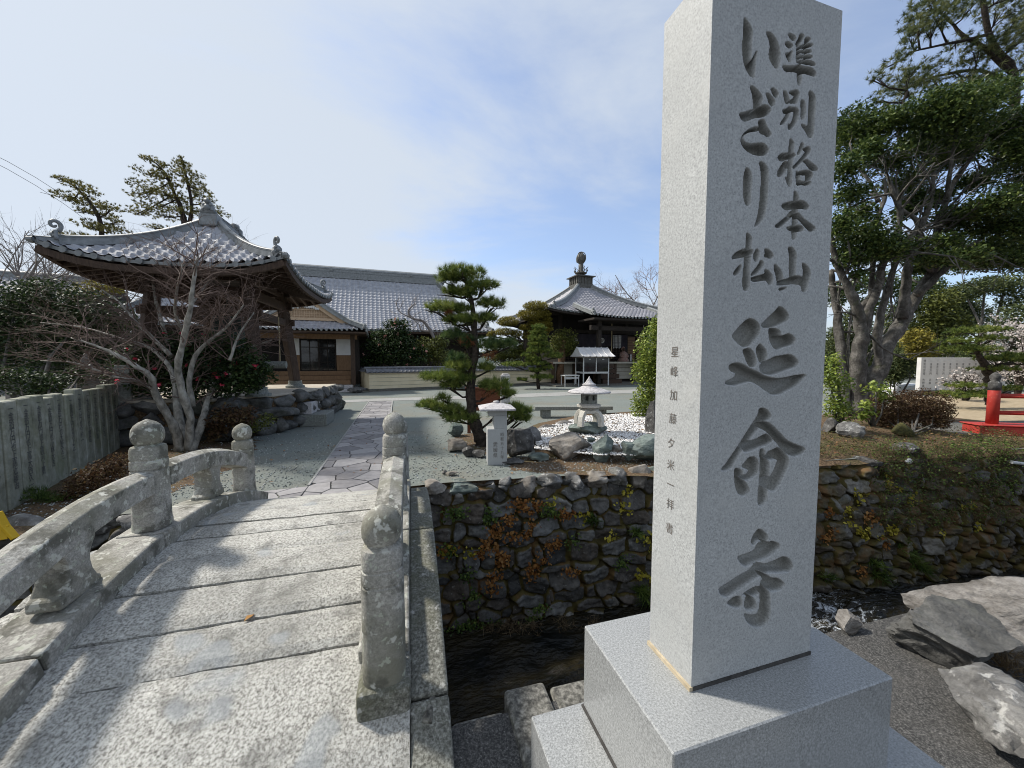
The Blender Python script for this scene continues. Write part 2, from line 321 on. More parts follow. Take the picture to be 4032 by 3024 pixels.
m_wood4 = M('black_brown_wood', [(.3, (.014, .011, .009)), (.7, (.036, .028, .022))], scale=9, rough=.8)
m_redwood = M('reddish_signboard_wood', [(.3, (.14, .045, .022)), (.7, (.23, .085, .045))], scale=10, stretch=(1, 1, 8), rough=.7)
m_plast = M('cream_plaster', [(.3, (.60, .51, .34)), (.7, (.70, .61, .43))], scale=2.5, rough=.9, layers=[(5, .58, .74, (.34, .29, .20), .5, 7)])
m_white = M('white_plaster', [(.3, (.55, .54, .52)), (.7, (.66, .65, .63))], scale=3, rough=.9)
m_pale = M('pale_board_wall', [(.3, (.36, .34, .28)), (.7, (.47, .44, .37))], scale=4, rough=.85)
m_glass = M('dark_glass', [(.3, (.012, .013, .014)), (.7, (.022, .022, .022))], scale=3, rough=.05, spec=.6)
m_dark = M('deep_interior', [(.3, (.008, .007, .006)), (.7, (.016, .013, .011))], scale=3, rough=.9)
m_metal = M('pale_metal', [(.3, (.48, .49, .49)), (.7, (.62, .63, .63))], scale=6, rough=.4, spec=.5)
m_greyroof = M('pale_sheet_roof', [(.3, (.52, .52, .53)), (.7, (.66, .66, .67))], scale=5, rough=.35, spec=.5)
m_red = M('red_lacquer', [(.3, (.34, .028, .02)), (.7, (.46, .05, .035))], scale=6, rough=.55, spec=.35, layers=[(4, .52, .7, (.24, .05, .035), .6, 8), (24, .62, .7, (.48, .22, .17), .5, 5)])
m_bark = M('grey_bark', [(.32, (.03, .027, .024)), (.5, (.10, .093, .083)), (.68, (.23, .215, .195))], scale=7, detail=9, nrough=.74, stretch=(1, 1, .7), rough=.92, bump=.8, bscale=18, bdist=.04, layers=[(2.2, .5, .66, (.045, .042, .035), .8, 7), (4, .58, .7, (.05, .06, .02), .5)])
m_bark2 = M('maple_bark', [(.32, (.13, .12, .10)), (.5, (.27, .25, .215)), (.68, (.42, .40, .35))], scale=14, detail=6, stretch=(1, 1, .5), rough=.85, bump=.3)
m_twig = M('maple_twig', [(.3, (.09, .058, .046)), (.7, (.19, .135, .112))], scale=3, rough=.8)
m_twig2 = M('bare_twig', [(.3, (.14, .12, .11)), (.7, (.26, .23, .215))], scale=3, rough=.8)
m_pbark = M('pine_bark', [(.35, (.012, .009, .007)), (.65, (.058, .045, .035))], scale=18, detail=7, rough=.95, bump=.8, bscale=25, bdist=.02)
m_rock = M('grey_rock', [(.32, (.05, .048, .046)), (.48, (.12, .116, .11)), (.60, (.20, .195, .185)), (.74, (.36, .35, .335))], scale=7, detail=10, nrough=.72, rough=.9, bump=.7, bscale=16, bdist=.03, layers=[(11, .57, .64, (.50, .49, .46), .6, 5), (3, .55, .7, (.07, .075, .04), .5)])
m_rockw = M('platform_rock', [(.32, (.04, .04, .037)), (.48, (.095, .093, .087)), (.62, (.165, .16, .152)), (.76, (.30, .29, .275))], scale=5, detail=10, nrough=.74, rough=.9, bump=.8, bscale=14, bdist=.03, layers=[(2.4, .5, .66, (.055, .06, .035), .6, 7)])
m_rockp = M('pale_rock', [(.32, (.085, .076, .066)), (.48, (.18, .166, .15)), (.62, (.28, .262, .24)), (.76, (.44, .42, .395))], scale=9, detail=11, nrough=.76, rough=.92, bump=.9, bscale=18, bdist=.03, stretch=(1, 1, 2.4), layers=[(13, .56, .66, (.11, .105, .10), .7, 8), (4, .52, .68, (.16, .17, .155), .5, 7)])
m_rockg = M('green_rock', [(.32, (.06, .075, .066)), (.5, (.13, .16, .145)), (.68, (.24, .275, .255))], scale=5, detail=9, nrough=.7, rough=.85, bump=.7, bscale=14, bdist=.025, stretch=(1, 1, 2.2), layers=[(10, .6, .68, (.38, .39, .36), .5, 5), (3, .5, .66, (.10, .095, .075), .5, 7)])
m_rockb = M('brown_rock', [(.32, (.10, .085, .07)), (.5, (.22, .195, .165)), (.68, (.36, .33, .29))], scale=6, detail=9, nrough=.7, rough=.9, bump=.6, bscale=14, bdist=.03, layers=[(4, .55, .7, (.10, .10, .10), .5)])
m_rockd = M('dark_rock', [(.32, (.025, .024, .023)), (.5, (.075, .072, .068)), (.66, (.15, .145, .138)), (.78, (.35, .34, .32))], scale=8, detail=9, nrough=.72, rough=.9, bump=.7, bscale=14, bdist=.03, layers=[(12, .6, .67, (.42, .42, .40), .7, 4)])
m_lant = M('lantern_stone', [(.32, (.36, .34, .29)), (.5, (.49, .47, .42)), (.7, (.62, .60, .55))], scale=60, detail=4, rough=.9, bump=.2, layers=[(7, .55, .7, (.22, .21, .18), .5)])
m_lant2 = M('pale_cap_stone', [(.32, (.32, .31, .30)), (.5, (.45, .43, .43)), (.7, (.58, .56, .55))], scale=30, detail=6, rough=.9, bump=.4, layers=[(9, .55, .65, (.16, .15, .15), .7)])
m_bench = M('bench_stone', [(.32, (.12, .125, .11)), (.7, (.27, .28, .255))], scale=30, rough=.9, bump=.3)
m_slab = M('fence_stone', [(.32, (.16, .16, .115)), (.5, (.29, .29, .225)), (.70, (.42, .415, .355))], scale=5, detail=9, nrough=.7, rough=.9, bump=.3, bscale=40, layers=[(2.4, .5, .68, (.15, .165, .08), .6, 7), (22, .56, .7, (.36, .36, .33), .4)])
m_cream = M('white_pebble', [(.3, (.52, .50, .48)), (.7, (.82, .81, .79))], scale=4, rough=.7, rnd=.8)
m_moss = M('moss', [(.35, (.02, .022, .008)), (.6, (.07, .065, .02)), (.75, (.12, .10, .03))], scale=30, rough=.95, bump=.8, bscale=60)
m_yel = M('yellow_paint', [(.3, (.55, .33, .01)), (.7, (.70, .44, .02))], scale=6, rough=.5)
# foliage
l_camellia = leafmat('camellia_leaf', (.010, .020, .007), (.026, .047, .014), (.06, .085, .026), rough=.5, spec=.22, trans=.2, k=1.2)
l_flower = leafmat('pink_petal', (.42, .03, .06), (.60, .08, .13), rough=.6, trans=.3, k=1.1)
l_flowerp = leafmat('faded_petal', (.45, .20, .17), (.55, .34, .28), rough=.6, trans=.3, k=1.1)
l_big = leafmat('evergreen_leaf', (.016, .032, .010), (.045, .07, .018), (.115, .145, .036), rough=.4, spec=.3, trans=.25, k=1.5)
l_gold = leafmat('golden_clipped_leaf', (.065, .055, .010), (.135, .115, .018), (.22, .19, .035), rough=.6, trans=.25)
l_olive = leafmat('olive_leaf', (.03, .038, .01), (.075, .085, .02), (.14, .15, .035), rough=.5)
l_bright = leafmat('bright_shrub_leaf', (.055, .085, .014), (.13, .17, .03), (.25, .28, .06), rough=.4, trans=.3)
l_brown = leafmat('azalea_leaf', (.035, .018, .010), (.075, .04, .02), (.105, .075, .03), rough=.7, k=1.15)
l_pine = leafmat('pine_needle', (.035, .058, .012), (.088, .115, .024), (.16, .18, .04), rough=.5, trans=.35, k=1.7)
l_pine2 = leafmat('dark_pine_needle', (.018, .038, .015), (.05, .08, .024), (.095, .125, .036), rough=.5, trans=.3, k=1.7)
l_pine3 = leafmat('yellow_pine_needle', (.055, .055, .016), (.12, .11, .03), (.21, .18, .05), rough=.6, trans=.25)
l_pine4 = leafmat('far_pine_needle', (.028, .042, .018), (.075, .09, .03), (.15, .155, .06), rough=.6, trans=.25)
l_rust = leafmat('rusty_needle', (.16, .06, .025), (.26, .11, .05), rough=.7, k=1.1)
l_plum = leafmat('plum_blossom', (.45, .40, .37), (.62, .57, .53), rough=.7, trans=.3, k=1.1)
l_orange = leafmat('orange_ivy_leaf', (.14, .05, .012), (.27, .12, .03), (.36, .20, .07), rough=.7, k=1.1)
l_yellow = leafmat('yellow_ivy_leaf', (.12, .11, .01), (.24, .20, .02), (.36, .31, .05), rough=.6)
l_fern = leafmat('fern_leaf', (.02, .04, .008), (.055, .085, .018), (.11, .15, .03), rough=.6)
l_straw = leafmat('dry_straw', (.06, .04, .022), (.14, .10, .055), (.26, .20, .12), rough=.8, k=1.1)
l_far = leafmat('far_foliage', (.022, .034, .014), (.055, .07, .024), (.10, .11, .04), rough=.7, scale=.5)
l_fallen = leafmat('fallen_leaf', (.10, .045, .018), (.22, .11, .05), (.34, .22, .12), rough=.8, k=1.1)
# ================================================================== text
_dg = None; _tx = {}
def text_mesh(s, size=1.0, ext=.0):
    k = (s, ext)
    if k not in _tx:
        c = bpy.data.curves.new('t', 'FONT'); c.body = s; c.size = 1; c.extrude = ext; c.resolution_u = 2; c.align_x = 'CENTER'; c.space_line = 1.0
        o = bpy.data.objects.new('t', c); C.objects.link(o)
        bpy.context.view_layer.update(); dg = bpy.context.evaluated_depsgraph_get()
        me = bpy.data.meshes.new_from_object(o.evaluated_get(dg))
        _tx[k] = (np.array([v.co[:] for v in me.vertices]).reshape(-1, 3), [tuple(p.vertices) for p in me.polygons])
        bpy.data.objects.remove(o); bpy.data.curves.remove(c); bpy.data.meshes.remove(me)
    v, f = _tx[k]; return v * size, f
def place_text(b, s, size, o, ex, ey, ext=.0, lift=.001):
    """write s (x along ex, y along ey) with its middle top at o"""
    v, f = text_mesh(s, size, 0)
    if not len(v): return
    o, ex, ey = map(lambda a: np.array(a, float), (o, ex, ey)); nz = np.cross(ex, ey); nz /= np.linalg.norm(nz)
    b.add(o + v[:, :1] * ex + v[:, 1:2] * ey + nz * lift, f)
def vtext(b, s, size, o, ex, ey, pitch=None, lift=.001):
    o = np.array(o, float); ey = np.array(ey, float)
    for i, ch in enumerate(s):
        if ch != ' ': place_text(b, ch, size, o - ey * ((i + 1) * (pitch or size * 1.12)), ex, ey, lift=lift)

# ================================================================== the setting
WX = np.array([-60, -1.2, .3, 9.4, 22, 60]); WY = np.array([4.75, 4.75, 4.92, 4.2, 3.3, 2])
def Wv(u): return np.interp(u, WX, WY)
WATER = -1.92
def struct(name, b_or_o): return tag(b_or_o, kind='structure')
# courtyard ground out to the horizon; it drops to a lower yard beyond the donor board
def sst(x): x = np.clip(x, 0, 1); return x * x * (3 - 2 * x)
def gz(u, v): return -1.3 * sst((np.asarray(v, float) - 12.9) / 2.4) * sst((np.asarray(u, float) - 17.5) / 3)
us = np.concatenate([np.linspace(-900, -14, 8), np.linspace(-12, 34, 90), np.linspace(37, 900, 10)]); vs_ = np.concatenate([[0], np.linspace(6, 20, 36), [24, 30, 45, 90, 400, 1500]])
b = MB(); n = len(us); b.add([(u, Wv(u) if j == 0 else max(v, Wv(u) + .01 * j), float(gz(u, v)) if j else 0) for j, v in enumerate(vs_) for u in us], [(j * n + i, j * n + i + 1, (j + 1) * n + i + 1, (j + 1) * n + i) for j in range(len(vs_) - 1) for i in range(n - 1)])
tag(b.build('courtyard_ground', m_gravel), kind='structure')
# near bank
NB = 1.60
b = MB(); b.add(*box(-300, 300, -300, NB, -2.6, -.035)); tag(b.build('near_bank_ground', m_asph), kind='structure')
b = MB(); b.add([(-300, 1.4, -2.3), (300, 1.4, -2.3), (300, 6, -2.3), (-300, 6, -2.3)], [(0, 1, 2, 3)]); tag(b.build('stream_bed', m_soil), kind='structure')
# water with ripples and a broken, foaming stretch
def mk_water():
    u = np.concatenate([np.linspace(-300, -6, 12), np.arange(-5.9, 12, .028), np.linspace(12.2, 300, 12)]); v = np.arange(1.5, 5.2, .028)
    U, V = np.meshgrid(u, v); z = np.zeros_like(U)
    for j in range(U.shape[0]):
        for i in range(U.shape[1]):
            x, y = U[j, i], V[j, i]
            if -6 < x < 12:
                q = mn.fractal(Vector((x * 1.5, y * 3.2, 3.3)), .75, 2.1, 6)
                rough = .45 + 1.3 * math.exp(-((x - 5.5) / 1.5) ** 2 - ((y - 3.5) / 1.1) ** 2) + .9 * math.exp(-((x - 1.6) / 1.0) ** 2 - ((y - 3.5) / .9) ** 2)
                z[j, i] = .055 * q * rough
    v3 = np.stack([U, V, z + WATER], -1).reshape(-1, 3); nx = len(u); ny = len(v)
    i, j = np.meshgrid(np.arange(nx - 1), np.arange(ny - 1)); a = (j * nx + i).ravel()
    m = bpy.data.materials.new('dark_stream_water'); m.use_nodes = True; t = m.node_tree; nd = t.nodes; lk = t.links.new; p = nd['Principled BSDF']
    p.inputs['Roughness'].default_value = .04; p.inputs['IOR'].default_value = 1.33
    tc = nd.new('ShaderNodeTexCoord'); no = nd.new('ShaderNodeTexNoise'); no.inputs['Scale'].default_value = 1.6; no.inputs['Detail'].default_value = 8; lk(tc.outputs['Object'], no.inputs[0])
    cr = nd.new('ShaderNodeValToRGB'); e = cr.color_ramp.elements; e[0].position = .35; e[0].color = (.004, .005, .004, 1); e[1].position = .7; e[1].color = (.03, .024, .012, 1); lk(no.outputs[0], cr.inputs[0])
    mp = nd.new('ShaderNodeMapping'); mp.inputs['Scale'].default_value = (1.6, 3.2, 1); lk(tc.outputs['Object'], mp.inputs[0])
    n2 = nd.new('ShaderNodeTexNoise'); n2.inputs['Scale'].default_value = 3.2; n2.inputs['Detail'].default_value = 8; n2.inputs['Roughness'].default_value = .75; n2.inputs['Distortion'].default_value = 1.2; lk(mp.outputs[0], n2.inputs[0])
    # foam only where the stream drops over stones
    gr = nd.new('ShaderNodeVectorMath'); gr.operation = 'DISTANCE'; gr.inputs[1].default_value = (5.5, 3.55, WATER); lk(tc.outputs['Object'], gr.inputs[0])
    mr = nd.new('ShaderNodeMapRange'); mr.inputs[1].default_value = .3; mr.inputs[2].default_value = 2.2; mr.inputs[3].default_value = .13; mr.inputs[4].default_value = -.13; lk(gr.outputs['Value'], mr.inputs[0])
    sm = nd.new('ShaderNodeMath'); sm.operation = 'ADD'; lk(n2.outputs[0], sm.inputs[0]); lk(mr.outputs[0], sm.inputs[1])
    fr = nd.new('ShaderNodeMapRange'); fr.inputs[1].default_value = .62; fr.inputs[2].default_value = .74; lk(sm.outputs[0], fr.inputs[0])
    mi = nd.new('ShaderNodeMix'); mi.data_type = 'RGBA'; lk(fr.outputs[0], mi.inputs[0]); lk(cr.outputs[0], mi.inputs[6]); mi.inputs[7].default_value = (.62, .66, .70, 1); lk(mi.outputs[2], p.inputs['Base Color'])
    n3 = nd.new('ShaderNodeTexNoise'); n3.inputs['Scale'].default_value = 7; n3.inputs['Detail'].default_value = 5; lk(mp.outputs[0], n3.inputs[0])
    bp = nd.new('ShaderNodeBump'); bp.inputs['Strength'].default_value = 1.0; bp.inputs['Distance'].default_value = .05; lk(n3.outputs[0], bp.inputs['Height']); lk(bp.outputs[0], p.inputs['Normal'])
    tag(npmesh('stream_water', v3, np.stack([a, a + 1, a + nx + 1, a + nx], 1), m, smooth=True), kind='structure')
mk_water()
# far wooded hill
b = MB(); hp = []
for i in range(80):
    a = -1.9 + 3.6 * i / 79; r_ = 420; x, y = r_ * math.sin(a), r_ * math.cos(a)
    h = 26 + 22 * mn.fractal(Vector((a * 2.2, 4, 1)), 1, 2, 4); hp.append((x, y, h))
v = [(x, y, -1) for x, y, h in hp] + [(x * 1.15, y * 1.15, max(h, 6)) for x, y, h in hp] + [(x * 1.6, y * 1.6, -1) for x, y, h in hp]; n = 80
b.add(v, [(k * n + i, k * n + i + 1, (k + 1) * n + i + 1, (k + 1) * n + i) for k in range(2) for i in range(n - 1)])
tag(b.build('far_hill', M('far_hill_woods', [(.3, (.035, .05, .045)), (.7, (.07, .09, .08))], scale=.08, rough=.95), smooth=True), kind='structure')

# paving path of crazy stone: jittered cells with a joint between them
def clip_half(poly, p, nrm):
    out = []; n = len(poly)
    for i in range(n):
        a, c = poly[i], poly[(i + 1) % n]; da, dc = (a - p) @ nrm, (c - p) @ nrm
        if da <= 0: out.append(a)
        if da * dc < 0: out.append(a + (c - a) * da / (da - dc))
    return out
def crazy(outline, cell, z, h, seed, joint=.009):
    r = np.random.default_rng(seed); P = np.array(outline); lo, hi = P.min(0), P.max(0); pts = []
    for x in np.arange(lo[0] - cell, hi[0] + cell, cell):
        for y in np.arange(lo[1] - cell, hi[1] + cell, cell): pts.append((x + r.uniform(-.45, .45) * cell, y + r.uniform(-.45, .45) * cell))
    pts = np.array(pts); bb = MB()
    for i, p in enumerate(pts):
        d = np.linalg.norm(pts - p, axis=1); near = np.argsort(d)[1:14]; poly = [np.array(q, float) for q in outline]
        for j in near:
            nr = pts[j] - p; L = np.linalg.norm(nr); nr /= L; poly = clip_half(poly, p + nr * (L / 2 - joint), nr)
            if len(poly) < 3: break
        if len(poly) >= 3:
            q = np.array(poly); A = .5 * abs(np.dot(q[:, 0], np.roll(q[:, 1], 1)) - np.dot(q[:, 1], np.roll(q[:, 0], 1)))
            if A > .004: bb.add(*prism([(a, c) for a, c in poly], z, z + h + r.uniform(0, .006)), a=r.uniform())
    return bb
pa = [gp(1195, 1915), gp(1430, 1905), gp(1560, 1580), gp(1465, 1580)]
path = crazy([(-1.26, 4.80), (-.42, 4.80), (-.76, 15.4), (-1.58, 15.4)], .36, .0, .016, 3)
b2 = crazy([(-2.05, 4.72), (-1.28, 4.72), (-1.28, 5.15), (-1.8, 5.1)], .4, .0, .016, 4); path.add(np.vstack(b2.v), b2.f, np.concatenate(b2.att))
b2 = crazy([(-.40, 4.80), (-.05, 4.83), (-.1, 5.3), (-.39, 5.3)], .35, .0, .016, 5); path.add(np.vstack(b2.v), b2.f, np.concatenate(b2.att))
tag(path.build('paving_path', m_pave, rnd=True), kind='structure')
b = MB(); b.add([(-1.28, 4.79, .004), (-.40, 4.79, .004), (-.74, 15.4, .004), (-1.60, 15.4, .004)], [(0, 1, 2, 3)]); tag(b.build('path_bed', m_pjoint), kind='structure')
b = MB(); b.add(*beam((-.40, 5.3, .010), (-.735, 15.4, .010), .045, .04)); b.add(*beam((-1.285, 5.2, .008), (-1.61, 15.4, .008), .03, .03)); tag(b.build('path_edging', m_strip), kind='structure')
# pale cross walk in front of the buildings
b = MB(); q = [gp(1240, 1582), gp(1480, 1570), gp(2000, 1553), gp(2480, 1535), gp(3100, 1510)]; q2 = [gp(1240, 1590), gp(1480, 1580), gp(2000, 1567), gp(2480, 1548), gp(3100, 1520)]
b.add([(p[0], p[1], .008) for p in q2] + [(p[0], p[1], .008) for p in q], [(i, i + 1, 6 + i, 5 + i) for i in range(4)]); tag(b.build('cross_walk', m_strip), kind='structure')

# ------------------------------------------------------------------ stream wall of field stones
def wall_material():
    m = bpy.data.materials.new('mossy_field_stone'); m.use_nodes = True; t = m.node_tree; nd = t.nodes; lk = t.links.new; p = nd['Principled BSDF']
    p.inputs['Roughness'].default_value = .8; p.inputs['Specular IOR Level'].default_value = .25
    tc = nd.new('ShaderNodeTexCoord'); a1 = nd.new('ShaderNodeAttribute'); a1.attribute_name = 'rnd'; a2 = nd.new('ShaderNodeAttribute'); a2.attribute_name = 'gap'
    cr = nd.new('ShaderNodeValToRGB'); e = cr.color_ramp.elements
    while len(e) < 6: e.new(.5)
    for x, pos, c in zip(e, (0, .25, .5, .7, .88, .97), ((.055, .056, .055), (.10, .098, .092), (.095, .08, .066), (.13, .13, .125), (.15, .15, .14), (.24, .23, .21))): x.position = pos; x.color = (*c, 1)
    lk(a1.outputs['Fac'], cr.inputs[0])
    n = nd.new('ShaderNodeTexNoise'); n.inputs['Scale'].default_value = 9; n.inputs['Detail'].default_value = 10; n.inputs['Roughness'].default_value = .72; lk(tc.outputs['Object'], n.inputs[0])
    r1 = nd.new('ShaderNodeMapRange'); r1.inputs[1].default_value = .3; r1.inputs[2].default_value = .72; r1.inputs[3].default_value = .32; r1.inputs[4].default_value = 1.5; lk(n.outputs[0], r1.inputs[0])
    mu = nd.new('ShaderNodeMix'); mu.data_type = 'RGBA'; mu.blend_type = 'MULTIPLY'; mu.inputs[0].default_value = 1; lk(cr.outputs[0], mu.inputs[6]); lk(r1.outputs[0], mu.inputs[7])
    n2 = nd.new('ShaderNodeTexNoise'); n2.inputs['Scale'].default_value = 24; n2.inputs['Detail'].default_value = 5; lk(tc.outputs['Object'], n2.inputs[0])
    r2 = nd.new('ShaderNodeMapRange'); r2.inputs[1].default_value = .64; r2.inputs[2].default_value = .70; r2.inputs[4].default_value = .55; lk(n2.outputs[0], r2.inputs[0])
    m2 = nd.new('ShaderNodeMix'); m2.data_type = 'RGBA'; lk(r2.outputs[0], m2.inputs[0]); lk(mu.outputs[2], m2.inputs[6]); m2.inputs[7].default_value = (.30, .30, .28, 1)
    n3 = nd.new('ShaderNodeTexNoise'); n3.inputs['Scale'].default_value = 3.2; n3.inputs['Detail'].default_value = 7; lk(tc.outputs['Object'], n3.inputs[0])
    c3 = nd.new('ShaderNodeValToRGB'); e = c3.color_ramp.elements; e.new(.5)
    for x, pos, c in zip(e, (.35, .52, .66), ((.03, .024, .012), (.085, .07, .02), (.13, .075, .032))): x.position = pos; x.color = (*c, 1)
    lk(n3.outputs[0], c3.inputs[0])
    ga = nd.new('ShaderNodeMath'); ga.operation = 'MULTIPLY_ADD'; ga.inputs[1].default_value = .9; lk(n3.outputs[0], ga.inputs[0]); lk(a2.outputs['Fac'], ga.inputs[2])
    r3 = nd.new('ShaderNodeMapRange'); r3.inputs[1].default_value = .56; r3.inputs[2].default_value = .86; lk(ga.outputs[0], r3.inputs[0])
    m3 = nd.new('ShaderNodeMix'); m3.data_type = 'RGBA'; lk(r3.outputs[0], m3.inputs[0]); lk(m2.outputs[2], m3.inputs[6]); lk(c3.outputs[0], m3.inputs[7]); lk(m3.outputs[2], p.inputs['Base Color'])
    bp = nd.new('ShaderNodeBump'); bp.inputs['Strength'].default_value = .7; bp.inputs['Distance'].default_value = .02; lk(n.outputs[0], bp.inputs['Height']); lk(bp.outputs[0], p.inputs['Normal'])
    return m
def wslope(u): return .05 + .13 * sst((np.asarray(u, float) - 4.3) / 1.8)     # the bank leans back more beyond the pillar
def mk_wall():
    r = np.random.default_rng(21)
    u = np.concatenate([np.arange(-16, -5, .05), np.arange(-5, 10.5, .0135), np.arange(10.5, 24, .05)]); h = np.concatenate([np.arange(-2.3, -.02, .0135)])
    sites = []; z = -2.3; row = 0
    while z < .25:
        rh = r.uniform(.13, .27); x = -16.5 + r.uniform(0, .3)
        while x < 24.5:
            wd = r.uniform(.15, .50) if r.uniform() < .72 else r.uniform(.08, .15)
            sites.append((x + wd / 2, z + rh / 2 + r.uniform(-.055, .055), wd / 2, rh / 2 * r.uniform(.8, 1.15), r.uniform(), r.normal() * .2, r.normal() * .2, r.uniform(.35, 1.2))); x += wd
        z += rh; row += 1
    S = np.array(sites); U, H = np.meshgrid(u, h); V = np.zeros_like(U); RN = np.zeros_like(U); GP = np.zeros_like(U)
    for i0 in range(0, len(u), 60):
        uu = U[:, i0:i0 + 60].ravel(); hh = H[:, i0:i0 + 60].ravel()
        wx = np.array([mn.fractal(Vector((a * 4, c * 4, 1)), .9, 2.2, 3) for a, c in zip(uu, hh)]) * .045; wz = np.array([mn.fractal(Vector((a * 4, c * 4, 9)), .9, 2.2, 3) for a, c in zip(uu, hh)]) * .045
        s = S[(S[:, 0] > uu.min() - .6) & (S[:, 0] < uu.max() + .6)]
        D = (np.abs((uu + wx)[:, None] - s[:, 0]) / s[:, 2]) ** 2.3 + (np.abs((hh + wz)[:, None] - s[:, 1]) / s[:, 3]) ** 2.3
        D = D ** (1 / 2.3); k = np.argsort(D, 1)[:, :2]; ar = np.arange(len(uu)); d1 = D[ar, k[:, 0]]; d2 = D[ar, k[:, 1]]; q = s[k[:, 0]]
        e = np.clip((d2 - d1 - .05) / .60, 0, 1); e = np.clip(e, 0, 1); prof = 1 - (1 - e) ** 3.4
        prof *= np.clip(1.45 - d1 * .55, .35, 1)
        t = (uu - q[:, 0]) * q[:, 5] + (hh - q[:, 1]) * q[:, 6]
        nn = np.array([mn.fractal(Vector((a * 7, c * 9, 4)), .9, 2, 4) for a, c in zip(uu, hh)])
        hgt = prof * (.085 * q[:, 7] + t) + nn * .022 * prof + nn * .008
        sh = U[:, i0:i0 + 60].shape
        V[:, i0:i0 + 60] = hgt.reshape(sh); RN[:, i0:i0 + 60] = q[:, 4].reshape(sh); GP[:, i0:i0 + 60] = np.clip(1 - e * 1.7, 0, 1).reshape(sh)
    Y = Wv(U) - V * (1 + .35 * sst((U - 4.3) / 1.5)) - (-H) * wslope(U); GP = np.clip(GP + .22 * sst((U - 4.6) / 1.5), 0, 1)
    nx, ny = len(u), len(h); v3 = np.stack([U, Y, H], -1).reshape(-1, 3)
    i, j = np.meshgrid(np.arange(nx - 1), np.arange(ny - 1)); a = (j * nx + i).ravel(); f = np.stack([a, a + 1, a + nx + 1, a + nx], 1)
    t = thing('stone_retaining_wall', 'mossy dry stone retaining wall of dark field stones along the far side of the stream', 'stone wall', (2, 4.7, -2.3))
    o = npmesh('masonry', v3, f, wall_material(), t, t, smooth=True, rnd=RN.ravel())
    at_ = o.data.attributes.new('gap', 'FLOAT', 'POINT'); at_.data.foreach_set('value', GP.ravel().astype(np.float32))
    # backing so that the wall is solid
    bb = MB(); nn = 60; uu = np.linspace(-16, 24, nn)
    bb.add([(x, Wv(x) + .05, -2.3) for x in uu] + [(x, Wv(x) + .05, -.01) for x in uu] + [(x, Wv(x) + .4, -.01) for x in uu], [(k * nn + i, k * nn + i + 1, (k + 1) * nn + i + 1, (k + 1) * nn + i) for k in range(2) for i in range(nn - 1)])
    bb.build('backing', m_soil, t, t)
    # coping: irregular rocks along the top edge
    r = np.random.default_rng(5)
    cop = [(.27, .30, .28, .11, m_rockb), (.62, .46, .19, .11, m_rockg), (.98, .17, .13, .11, m_rock), (1.20, .25, .16, .12, m_rock), (1.50, .34, .19, .13, m_rockb), (1.86, .38, .19, .14, m_rock), (2.20, .27, .20, .15, m_rock), (2.48, .30, .24, .15, m_rockb), (2.82, .34, .22, .16, m_rock), (3.15, .34, .22, .2, m_rockb),
           (3.5, .36, .2, .2, m_rockg), (3.9, .4, .2, .16, m_rock), (4.4, .5, .2, .13, m_rockd), (5.6, .5, .22, .10, m_rockd), (7.2, .5, .22, .10, m_rockd),
           (-2.25, .4, .2, .16, m_rockd), (-2.7, .45, .22, .16, m_rock), (-3.2, .5, .22, .16, m_rockd), (-3.75, .5, .22, .15, m_rock), (-4.3, .5, .2, .15, m_rockd)]
    for i, (x, wd, dp, hh, mm) in enumerate(cop):
        bb = MB(); bb.add(*rockv((x, Wv(x) + .02, -.10 + r.uniform(0, .05)), (wd * .60, dp * .9, hh * .95), 300 + i, 4, r.uniform(-.15, .15), cuts=13, amp=.17)); bb.build('coping_stone', mm, t, t, smooth=True)
mk_wall()
def wp(px, py, off=.07):                 # a pixel on the face of the stream wall
    d, fw = ray(px, py); k = 5.0
    for _ in range(12): k = (Wv(d[0] * k) - off - float(wslope(d[0] * k)) * max(0, -(EYE + d[2] * k))) / d[1]
    return np.array([d[0] * k, d[1] * k, EYE + d[2] * k])
